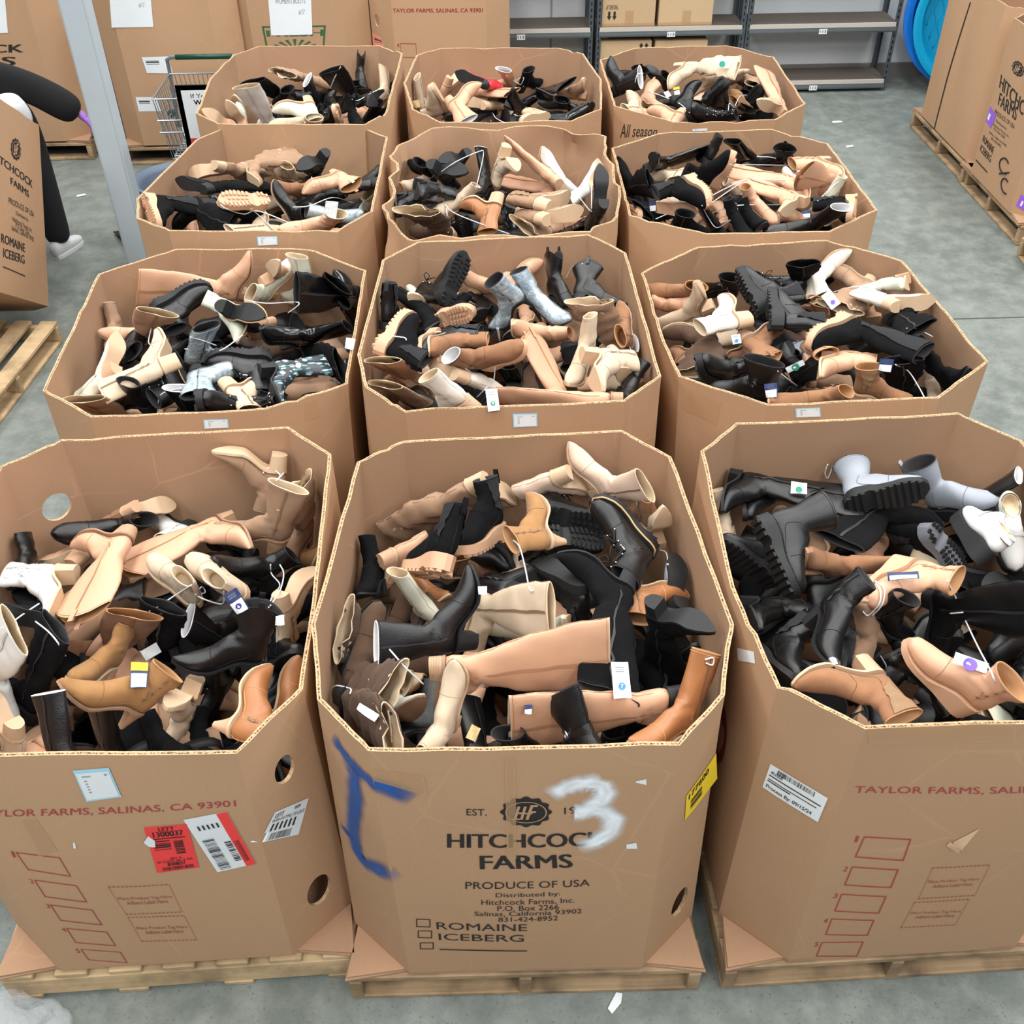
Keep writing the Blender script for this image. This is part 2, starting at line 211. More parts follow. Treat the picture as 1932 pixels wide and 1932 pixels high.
DECALS = [
 ('C1', 4, 'text', 'ink', 'EST.', [(4.3011, 0.7938), (4.3699, 0.7921), (4.3687, 0.7669), (4.2994, 0.7686)]),
 ('C1', 4, 'seal', 'ink', 'HF', [(4.4168, 0.8404), (4.5921, 0.8361), (4.5948, 0.7183), (4.413, 0.723)]),
 ('C1', 4, 'text', 'ink', '19', [(4.6349, 0.7918), (4.6748, 0.7929), (4.676, 0.7677), (4.6358, 0.7665)]),
 ('C1', 4, 'textb', 'ink', 'HITCHCOCK', [(4.229, 0.695), (4.7791, 0.6917), (4.7855, 0.6357), (4.2238, 0.6371)]),
 ('C1', 4, 'textb', 'ink', 'FARMS', [(4.338, 0.6044), (4.6667, 0.6047), (4.6732, 0.5461), (4.3367, 0.546)]),
 ('C1', 4, 'text', 'ink', 'PRODUCE OF USA', [(4.276, 0.49), (4.7416, 0.4889), (4.7437, 0.4569), (4.2738, 0.4581)]),
 ('C1', 4, 'text', 'ink', 'Distributed by:', [(4.3873, 0.4374), (4.6317, 0.4378), (4.6325, 0.4126), (4.3863, 0.4122)]),
 ('C1', 4, 'text', 'ink', 'Hitchcock Farms, Inc.', [(4.3311, 0.4063), (4.6878, 0.4059), (4.6892, 0.3777), (4.3296, 0.3782)]),
 ('C1', 4, 'text', 'ink', 'P.O. Box 2266', [(4.3911, 0.3763), (4.6296, 0.3769), (4.6304, 0.351), (4.3901, 0.3504)]),
 ('C1', 4, 'text', 'ink', 'Salinas, California 93902', [(4.301, 0.3479), (4.7197, 0.3483), (4.7212, 0.322), (4.2993, 0.3217)]),
 ('C1', 4, 'text', 'ink', '831-424-8952', [(4.3931, 0.3188), (4.6272, 0.3196), (4.6279, 0.2956), (4.3923, 0.2949)]),
 ('C1', 4, 'frame', 'ink', '-', [(4.0676, 0.3022), (4.1239, 0.3005), (4.1191, 0.2575), (4.062, 0.2593)]),
 ('C1', 4, 'frame', 'ink', '-', [(4.066, 0.24), (4.1236, 0.2409), (4.119, 0.1994), (4.061, 0.2013)]),
 ('C1', 4, 'frame', 'ink', '-', [(4.0665, 0.1758), (4.123, 0.1768), (4.1189, 0.1398), (4.0618, 0.1388)]),
 ('C1', 4, 'text', 'ink', 'ROMAINE', [(4.1455, 0.2864), (4.5058, 0.2806), (4.5056, 0.2425), (4.1436, 0.2485)]),
 ('C1', 4, 'text', 'ink', 'ICEBERG', [(4.1477, 0.2263), (4.4927, 0.2209), (4.4924, 0.1817), (4.1461, 0.1901)]),
 ('C1', 4, 'rect', 'ink', '-', [(4.1433, 0.1418), (4.5052, 0.1299), (4.5052, 0.1241), (4.1427, 0.1361)]),
 ('C1', 4, 'scrap', 'white', '-', [(4.8689, 0.8779), (4.9052, 0.885), (4.9079, 0.8629), (4.8711, 0.8738)]),
 ('C1', 4, 'scrap', 'white', '-', [(4.8642, 0.6314), (4.9001, 0.635), (4.9068, 0.6097), (4.8661, 0.6131)]),
 ('C1', 5, 'yellow', 'yellow', '177600', [(5.363, 0.7408), (6.0, 0.78), (6.1283, 0.6482), (5.4109, 0.6284)]),
 ('C1', 4, 'tape', 'tape', '-', [(4.4367, 0.9789), (4.4709, 0.9782), (4.4684, 0.5916), (4.4337, 0.5925)]),
 ('C1', 4, 'tape', 'tape', '-', [(4.0037, 0.9412), (4.1699, 0.9141), (4.1725, 0.8422), (4.0036, 0.8983)]),
 ('L1', 4, 'text', 'redink', 'TAYLOR FARMS, SALINAS, CA 93901', [(4.0372, 0.7998), (4.9507, 0.816), (4.9473, 0.7865), (4.021, 0.7673)]),
 ('L1', 4, 'red', 'red', 'LETT', [(4.6051, 0.7211), (4.7597, 0.7275), (4.7474, 0.5277), (4.5889, 0.5174)]),
 ('L1', 4, 'redwhite', 'white', '-', [(4.7521, 0.7464), (4.9102, 0.7715), (4.9582, 0.5251), (4.8075, 0.4984)]),
 ('L1', -1, 'shiplabel', 'white', 'LETT', [(5.2487, 0.6905), (5.715, 0.6286), (5.4602, 0.5279), (4.9602, 0.6302)]),
 ('L1', 4, 'bluelabel', 'blue', '-', [(4.4432, 0.9508), (4.566, 0.9587), (4.5711, 0.8486), (4.4449, 0.8322)]),
 ('L1', 4, 'frame', 'redink', '-', [(4.1024, 0.6216), (4.2577, 0.6006), (4.2648, 0.5129), (4.1124, 0.5404)]),
 ('L1', 4, 'frame', 'redink', '-', [(4.1139, 0.4949), (4.2681, 0.4715), (4.2738, 0.3834), (4.1184, 0.4087)]),
 ('L1', 4, 'frame', 'redink', '-', [(4.1206, 0.3709), (4.2773, 0.3447), (4.2834, 0.2567), (4.1256, 0.2849)]),
 ('L1', 4, 'frame', 'redink', '-', [(4.1299, 0.2447), (4.2861, 0.2187), (4.2905, 0.1314), (4.1335, 0.1594)]),
 ('L1', 4, 'frame', 'redink', '-', [(4.1383, 0.1228), (4.2945, 0.0941), (4.2971, 0.0212), (4.144, 0.0544)]),
 ('L1', 4, 'text', 'redink', '1', [(4.0865, 0.6246), (4.096, 0.6242), (4.0935, 0.5979), (4.084, 0.5983)]),
 ('L1', 4, 'text', 'redink', '2', [(4.0955, 0.4984), (4.1081, 0.4952), (4.1089, 0.4747), (4.0944, 0.478)]),
 ('L1', 4, 'text', 'redink', '3', [(4.1037, 0.3747), (4.1166, 0.3712), (4.1155, 0.3495), (4.1025, 0.353)]),
 ('L1', 4, 'text', 'redink', '4', [(4.1105, 0.249), (4.1258, 0.245), (4.1248, 0.222), (4.1094, 0.226)]),
 ('L1', 4, 'text', 'redink', '5', [(4.1171, 0.1246), (4.1319, 0.1234), (4.1309, 0.099), (4.116, 0.1003)]),
 ('L1', 4, 'dashed', 'redink', '-', [(4.3844, 0.4653), (4.6144, 0.4581), (4.6195, 0.3053), (4.3986, 0.3116)]),
 ('L1', 4, 'dashed', 'redink', '-', [(4.3978, 0.2975), (4.6206, 0.2878), (4.6284, 0.1369), (4.402, 0.1496)]),
 ('L1', 4, 'text', 'redink', 'Place Product Tag Here', [(4.4001, 0.4084), (4.6051, 0.4018), (4.6033, 0.3826), (4.3994, 0.3894)]),
 ('L1', 4, 'text', 'redink', 'Adhere Label Here', [(4.4247, 0.3852), (4.5822, 0.3811), (4.5803, 0.3617), (4.4241, 0.3659)]),
 ('L1', 4, 'text', 'redink', 'Place Product Tag Here', [(4.4111, 0.2387), (4.6119, 0.2296), (4.61, 0.2088), (4.4104, 0.2181)]),
 ('L1', 4, 'text', 'redink', 'Adhere Label Here', [(4.4367, 0.2132), (4.588, 0.2075), (4.5861, 0.1865), (4.4361, 0.1923)]),
 ('L1', 4, 'tape', 'tape', '-', [(4.1825, 0.7556), (4.2424, 0.765), (4.2619, 0.6247), (4.1834, 0.6037)]),
 ('L1', 4, 'scrap', 'white', '-', [(4.3322, 0.665), (4.3397, 0.6647), (4.3341, 0.641), (4.3246, 0.6414)]),
 ('R1', 4, 'text', 'redink', 'TAYLOR FARMS, SALINAS, CA 93901', [(4.033, 0.7953), (5.0465, 0.7767), (5.0644, 0.7473), (4.0364, 0.7672)]),
 ('R1', -1, 'date', 'white', 'Process', [(3.1507, 0.743), (3.8594, 0.7267), (3.8342, 0.6271), (3.1302, 0.6474)]),
 ('R1', 4, 'frame', 'redink', '-', [(4.1277, 0.5997), (4.307, 0.5914), (4.3105, 0.5007), (4.1199, 0.5125)]),
 ('R1', 4, 'frame', 'redink', '-', [(4.1224, 0.473), (4.3056, 0.4635), (4.3078, 0.3766), (4.1184, 0.3872)]),
 ('R1', 4, 'frame', 'redink', '-', [(4.1202, 0.3477), (4.3048, 0.337), (4.3061, 0.2472), (4.1188, 0.2615)]),
 ('R1', 4, 'frame', 'redink', '-', [(4.119, 0.2249), (4.3002, 0.2133), (4.3032, 0.1262), (4.1181, 0.139)]),
 ('R1', 4, 'frame', 'redink', '-', [(4.116, 0.1004), (4.2985, 0.093), (4.2996, 0.0069), (4.114, 0.021)]),
 ('R1', 4, 'text', 'redink', '1', [(4.099, 0.601), (4.1093, 0.6005), (4.1092, 0.5762), (4.0989, 0.5767)]),
 ('R1', 4, 'text', 'redink', '2', [(4.0956, 0.4721), (4.1105, 0.4713), (4.1089, 0.4502), (4.0939, 0.451)]),
 ('R1', 4, 'text', 'redink', '3', [(4.0939, 0.3493), (4.1092, 0.3484), (4.1076, 0.326), (4.0922, 0.3269)]),
 ('R1', 4, 'text', 'redink', '4', [(4.0919, 0.2267), (4.1077, 0.2257), (4.106, 0.2019), (4.0901, 0.203)]),
 ('R1', 4, 'text', 'redink', '5', [(4.0905, 0.1022), (4.1067, 0.1011), (4.1049, 0.0759), (4.0886, 0.0771)]),
 ('R1', 4, 'dashed', 'redink', '-', [(4.4358, 0.4685), (4.6693, 0.4635), (4.6744, 0.3152), (4.4383, 0.3165)]),
 ('R1', 4, 'dashed', 'redink', '-', [(4.431, 0.3017), (4.6612, 0.3006), (4.6623, 0.1595), (4.4286, 0.1616)]),
 ('R1', 4, 'text', 'redink', 'Place Product Tag Here', [(4.4452, 0.4081), (4.654, 0.404), (4.6564, 0.3891), (4.4478, 0.3909)]),
 ('R1', 4, 'text', 'redink', 'Adhere Label Here', [(4.4739, 0.3845), (4.6356, 0.3828), (4.6379, 0.3678), (4.4757, 0.3696)]),
 ('R1', 4, 'text', 'redink', 'Place Product Tag Here', [(4.4401, 0.2493), (4.6507, 0.2439), (4.6532, 0.2278), (4.4418, 0.2333)]),
 ('R1', 4, 'text', 'redink', 'Adhere Label Here', [(4.469, 0.2263), (4.6326, 0.2238), (4.6351, 0.2075), (4.4707, 0.2102)]),
 ('R1', 4, 'tape', 'tape', '-', [(4.0049, 1.0016), (4.5091, 1.0078), (4.5431, 0.938), (4.0308, 0.9471)]),
 ('R1', 4, 'tear', 'tear', '-', [(4.4066, 0.5912), (4.5497, 0.6352), (4.5432, 0.5443), (4.4923, 0.5331)]),
 ('R1', -1, 'redoval', 'redink', '-', [(2.162, 0.5773), (2.4412, 0.7128), (2.6633, 0.546), (2.3937, 0.3944)]),
 ('R1', -1, 'scrap', 'white', '-', [(2.3485, 0.8919), (2.5966, 0.9724), (2.6574, 0.9528), (2.416, 0.8687)]),
 ('L2', 4, 'bluelabel', 'blue', '-', [(4.6322, 0.9738), (4.7709, 0.9718), (4.7672, 0.9363), (4.6246, 0.9362)]),
 ('C2', 4, 'bluelabel', 'blue', '-', [(4.485, 0.9755), (4.597, 0.9732), (4.6003, 0.9244), (4.4869, 0.9246)]),
 ('R2', 4, 'bluelabel', 'blue', '-', [(4.1591, 0.9861), (4.3046, 0.9857), (4.3212, 0.9478), (4.1755, 0.9482)]),
 ('L3', 4, 'bluelabel', 'blue', '-', [(4.5169, 0.9768), (4.6374, 0.9785), (4.6361, 0.9411), (4.5142, 0.937)]),
 ('R4', 4, 'bluelabel', 'blue', '-', [(4.1911, 0.9655), (4.3395, 0.9686), (4.3487, 0.9542), (4.2005, 0.951)]),
 ('R4', 3, 'texth', 'ink', 'All season', [(3.1196, 0.915), (3.7661, 0.9577), (3.7689, 0.9093), (3.128, 0.8383)]),
 ('C4', 4, 'scrap', 'white', '-', [(4.071, 0.9808), (4.1477, 0.9802), (4.1466, 0.9641), (4.0699, 0.9674)]),
 ('R2', -1, 'tape', 'tape', '-', [(3.1222, 0.9729), (3.4965, 0.9515), (3.4833, 0.8605), (3.0653, 0.8776)]),
 ('L2', 5, 'tape', 'tape', '-', [(5.4555, 0.9807), (5.6218, 0.9848), (5.5869, 0.9097), (5.4149, 0.9065)]),
 ('BA', 4, 'textb', 'ink', 'HITCHCOCK', [(3.4031, 0.7007), (4.8434, 0.6837), (4.8185, 0.6312), (3.382, 0.6484)]),
 ('BA', 4, 'textb', 'ink', 'FARMS', [(3.7166, 0.6161), (4.7264, 0.6039), (4.6933, 0.5472), (3.6893, 0.5595)]),
 ('BA', 4, 'paper', 'white', "WOMEN'S BOOTS", [(4.5344, 1.1018), (4.8341, 1.0986), (4.7241, 0.7616), (4.4106, 0.7583)]),
 ('BB', 4, 'paper', 'white', "WOMEN'S BOOTS", [(4.0636, 1.1789), (4.4672, 1.1811), (4.3964, 0.8147), (3.961, 0.8129)]),
 ('BB', -1, 'bluelabel', 'white', '-', [(4.2039, 0.6201), (4.4859, 0.6237), (4.4984, 0.51), (4.2214, 0.5135)]),
 ('BB', 4, 'bluelabel', 'white', '-', [(4.0347, 0.3486), (4.2771, 0.3492), (4.2824, 0.2486), (4.0318, 0.2482)]),
 ('BC', 4, 'paper', 'white', "WOMEN'S BOOTS", [(4.2511, 1.1051), (4.7024, 1.1004), (4.653, 0.7165), (4.2106, 0.7146)]),
 ('BC', 4, 'badge', 'green', 'FRESH', [(4.1239, 0.7747), (4.8056, 0.7738), (4.757, 0.6059), (4.1383, 0.6062)]),
 ('BD', 4, 'textb', 'redink', 'TAYLOR FARMS, SALINAS, CA 93901', [(4.0128, 0.8719), (4.9676, 0.8647), (4.9666, 0.834), (4.0093, 0.8447)]),
 ('BD', 4, 'frame', 'redink', '-', [(4.0636, 0.6458), (4.2355, 0.6438), (4.2369, 0.5473), (4.0633, 0.5494)]),
 ('BD', 4, 'text', 'redink', '1', [(4.0345, 0.6426), (4.0517, 0.6424), (4.0491, 0.6211), (4.0319, 0.6213)]),
 ('BD', 3, 'pink', 'pink', '-', [(3.0386, 0.6792), (3.4395, 0.6631), (3.5735, 0.6042), (3.0098, 0.5956)]),
 ('RF', -1, 'textb', 'ink', 'HITCHCOCK', [(1.1382, 0.6725), (3.1608, 0.6082), (3.1734, 0.5284), (1.2025, 0.5957)]),
 ('RF', -1, 'textb', 'ink', 'FARMS', [(1.2989, 0.5758), (2.1692, 0.5724), (2.2118, 0.4978), (1.3583, 0.501)]),
 ('RF', -1, 'seal', 'ink', 'HF', [(1.4199, 0.7989), (1.9175, 0.8165), (2.051, 0.7349), (1.5223, 0.7187)]),
 ('RF', -1, 'text', 'ink', 'PRODUCE OF USA', [(1.3001, 0.4671), (2.2393, 0.4742), (2.2471, 0.4483), (1.3058, 0.4402)]),
 ('RF', -1, 'text', 'ink', 'Distributed by:', [(1.4579, 0.4198), (1.9489, 0.4228), (1.9644, 0.4041), (1.4731, 0.4008)]),
 ('RF', -1, 'text', 'ink', 'Hitchcock Farms, Inc.', [(1.3939, 0.388), (2.1394, 0.3946), (2.1492, 0.3787), (1.403, 0.3716)]),
 ('RF', -1, 'text', 'ink', 'P.O. Box 2266', [(1.464, 0.3684), (1.9837, 0.3722), (1.9934, 0.3561), (1.4732, 0.352)]),
 ('RF', -1, 'text', 'ink', 'Salinas, California 93902', [(1.3071, 0.3286), (2.1466, 0.3337), (2.1565, 0.3176), (1.3162, 0.312)]),
 ('RF', -1, 'text', 'ink', '831-424-8952', [(1.4671, 0.3056), (1.9429, 0.3082), (1.9526, 0.292), (1.4764, 0.2891)]),
 ('RF', -1, 'textb', 'ink', 'ROMAINE', [(1.1153, 0.277), (1.6962, 0.2633), (1.7125, 0.2192), (1.1233, 0.2349)]),
 ('RF', -1, 'textb', 'ink', 'ICEBERG', [(1.1162, 0.2124), (1.6885, 0.2054), (1.7048, 0.1609), (1.1243, 0.1698)]),
 ('RF', -1, 'rect', 'ink', '-', [(1.0674, 0.1038), (1.7033, 0.099), (1.6943, 0.0905), (1.0574, 0.0951)]),
 ('RF', -1, 'purple', 'purple', '-', [(0.9575, 0.463), (1.4155, 0.439), (1.3475, 0.3475), (0.9194, 0.3675)]),
 ('RF', -1, 'purple', 'purple', '-', [(3.1597, 0.1361), (3.425, 0.1035), (3.3685, 0.0361), (3.1184, 0.0557)]),
 ('RF', -1, 'handC', 'ink', 'C/C', [(1.9575, 0.254), (2.5405, 0.2941), (2.8366, 0.0818), (2.2012, 0.072)]),
 ('GL', 4, 'textb', 'ink', 'HITCHCOCK', [(4.0955, 0.7042), (4.7729, 0.6615), (4.7545, 0.6189), (4.0792, 0.6649)]),
 ('GL', 4, 'textb', 'ink', 'FARMS', [(4.3513, 0.6143), (4.6695, 0.5919), (4.662, 0.5543), (4.3441, 0.5781)]),
 ('GL', 4, 'seal', 'ink', 'HF', [(4.4016, 0.8227), (4.5958, 0.8582), (4.5814, 0.7368), (4.3873, 0.704)]),
 ('GL', 4, 'text', 'ink', 'PRODUCE OF USA', [(4.2929, 0.503), (4.7595, 0.4918), (4.7537, 0.4626), (4.2869, 0.4726)]),
 ('GL', 4, 'text', 'ink', 'Distributed by:', [(4.4013, 0.448), (4.6296, 0.4403), (4.625, 0.4172), (4.3963, 0.4228)]),
 ('GL', 4, 'text', 'ink', 'Hitchcock Farms, Inc.', [(4.3387, 0.4123), (4.7002, 0.3959), (4.695, 0.3698), (4.3332, 0.3845)]),
 ('GL', 4, 'text', 'ink', 'P.O. Box 2266', [(4.3891, 0.3863), (4.6361, 0.3737), (4.6315, 0.3506), (4.3841, 0.3611)]),
 ('GL', 4, 'text', 'ink', 'Salinas, California 93902', [(4.3199, 0.3638), (4.7317, 0.3515), (4.7264, 0.3253), (4.3144, 0.336)]),
 ('GL', 4, 'textb', 'ink', 'ROMAINE', [(4.1547, 0.3026), (4.5421, 0.295), (4.5429, 0.2505), (4.1455, 0.2563)]),
 ('GL', 4, 'textb', 'ink', 'ICEBERG', [(4.1759, 0.2306), (4.5295, 0.2322), (4.5304, 0.1877), (4.1666, 0.1841)]),
 ('GL', 4, 'rect', 'ink', '-', [(4.1573, 0.1377), (4.5377, 0.1269), (4.5366, 0.1212), (4.1563, 0.1323)]),
 ('RE', -1, 'rect', 'ink', '-', [(1.818, 0.8899), (1.8553, 0.894), (1.6794, 0.0024), (1.638, -0.0041)]),  # not print: dark slit between two wall panels, painted on as a strip
]
STROKES = [
 ('C1', 'blue', 0.022, [(3.2383, 0.9136), (3.402, 0.8978), (3.5913, 0.8794), (3.8473, 0.8831), (4.0115, 0.8823), (4.0664, 0.861), (4.1245, 0.8291)]),
 ('C1', 'blue', 0.024, [(3.5787, 0.8769), (3.6106, 0.8227), (3.5678, 0.7511), (3.4411, 0.6361), (3.3623, 0.5493), (3.3595, 0.4647), (3.487, 0.4458), (3.7603, 0.4802), (4.0283, 0.5332)]),
 ('C1', 'blue', 0.01, [(3.0624, 0.5218), (3.1845, 0.5184), (3.3403, 0.5206)]),
 ('C1', 'white', 0.022, [(4.5831, 0.8404), (4.6252, 0.8637), (4.6689, 0.8786), (4.7163, 0.8835), (4.7599, 0.8685), (4.7728, 0.8399), (4.7537, 0.8076), (4.71, 0.7815), (4.6723, 0.7699), (4.7228, 0.7812), (4.7746, 0.7715), (4.8086, 0.7388), (4.7998, 0.6912), (4.75, 0.6525), (4.6862, 0.6384)]),
]
HOLES = [
 ('C1', 5.6475, 0.1721, 0.075, 0.14),
 ('L1', 5.5079, 0.8047, 0.065, 0.1),
 ('L1', 5.5528, 0.2035, 0.085, 0.14),
 ('BD', 3.3127, 0.7708, 0.05, 0.085),
 ('L1', 0.4528, 0.7824, 0.1, 0.1),
]
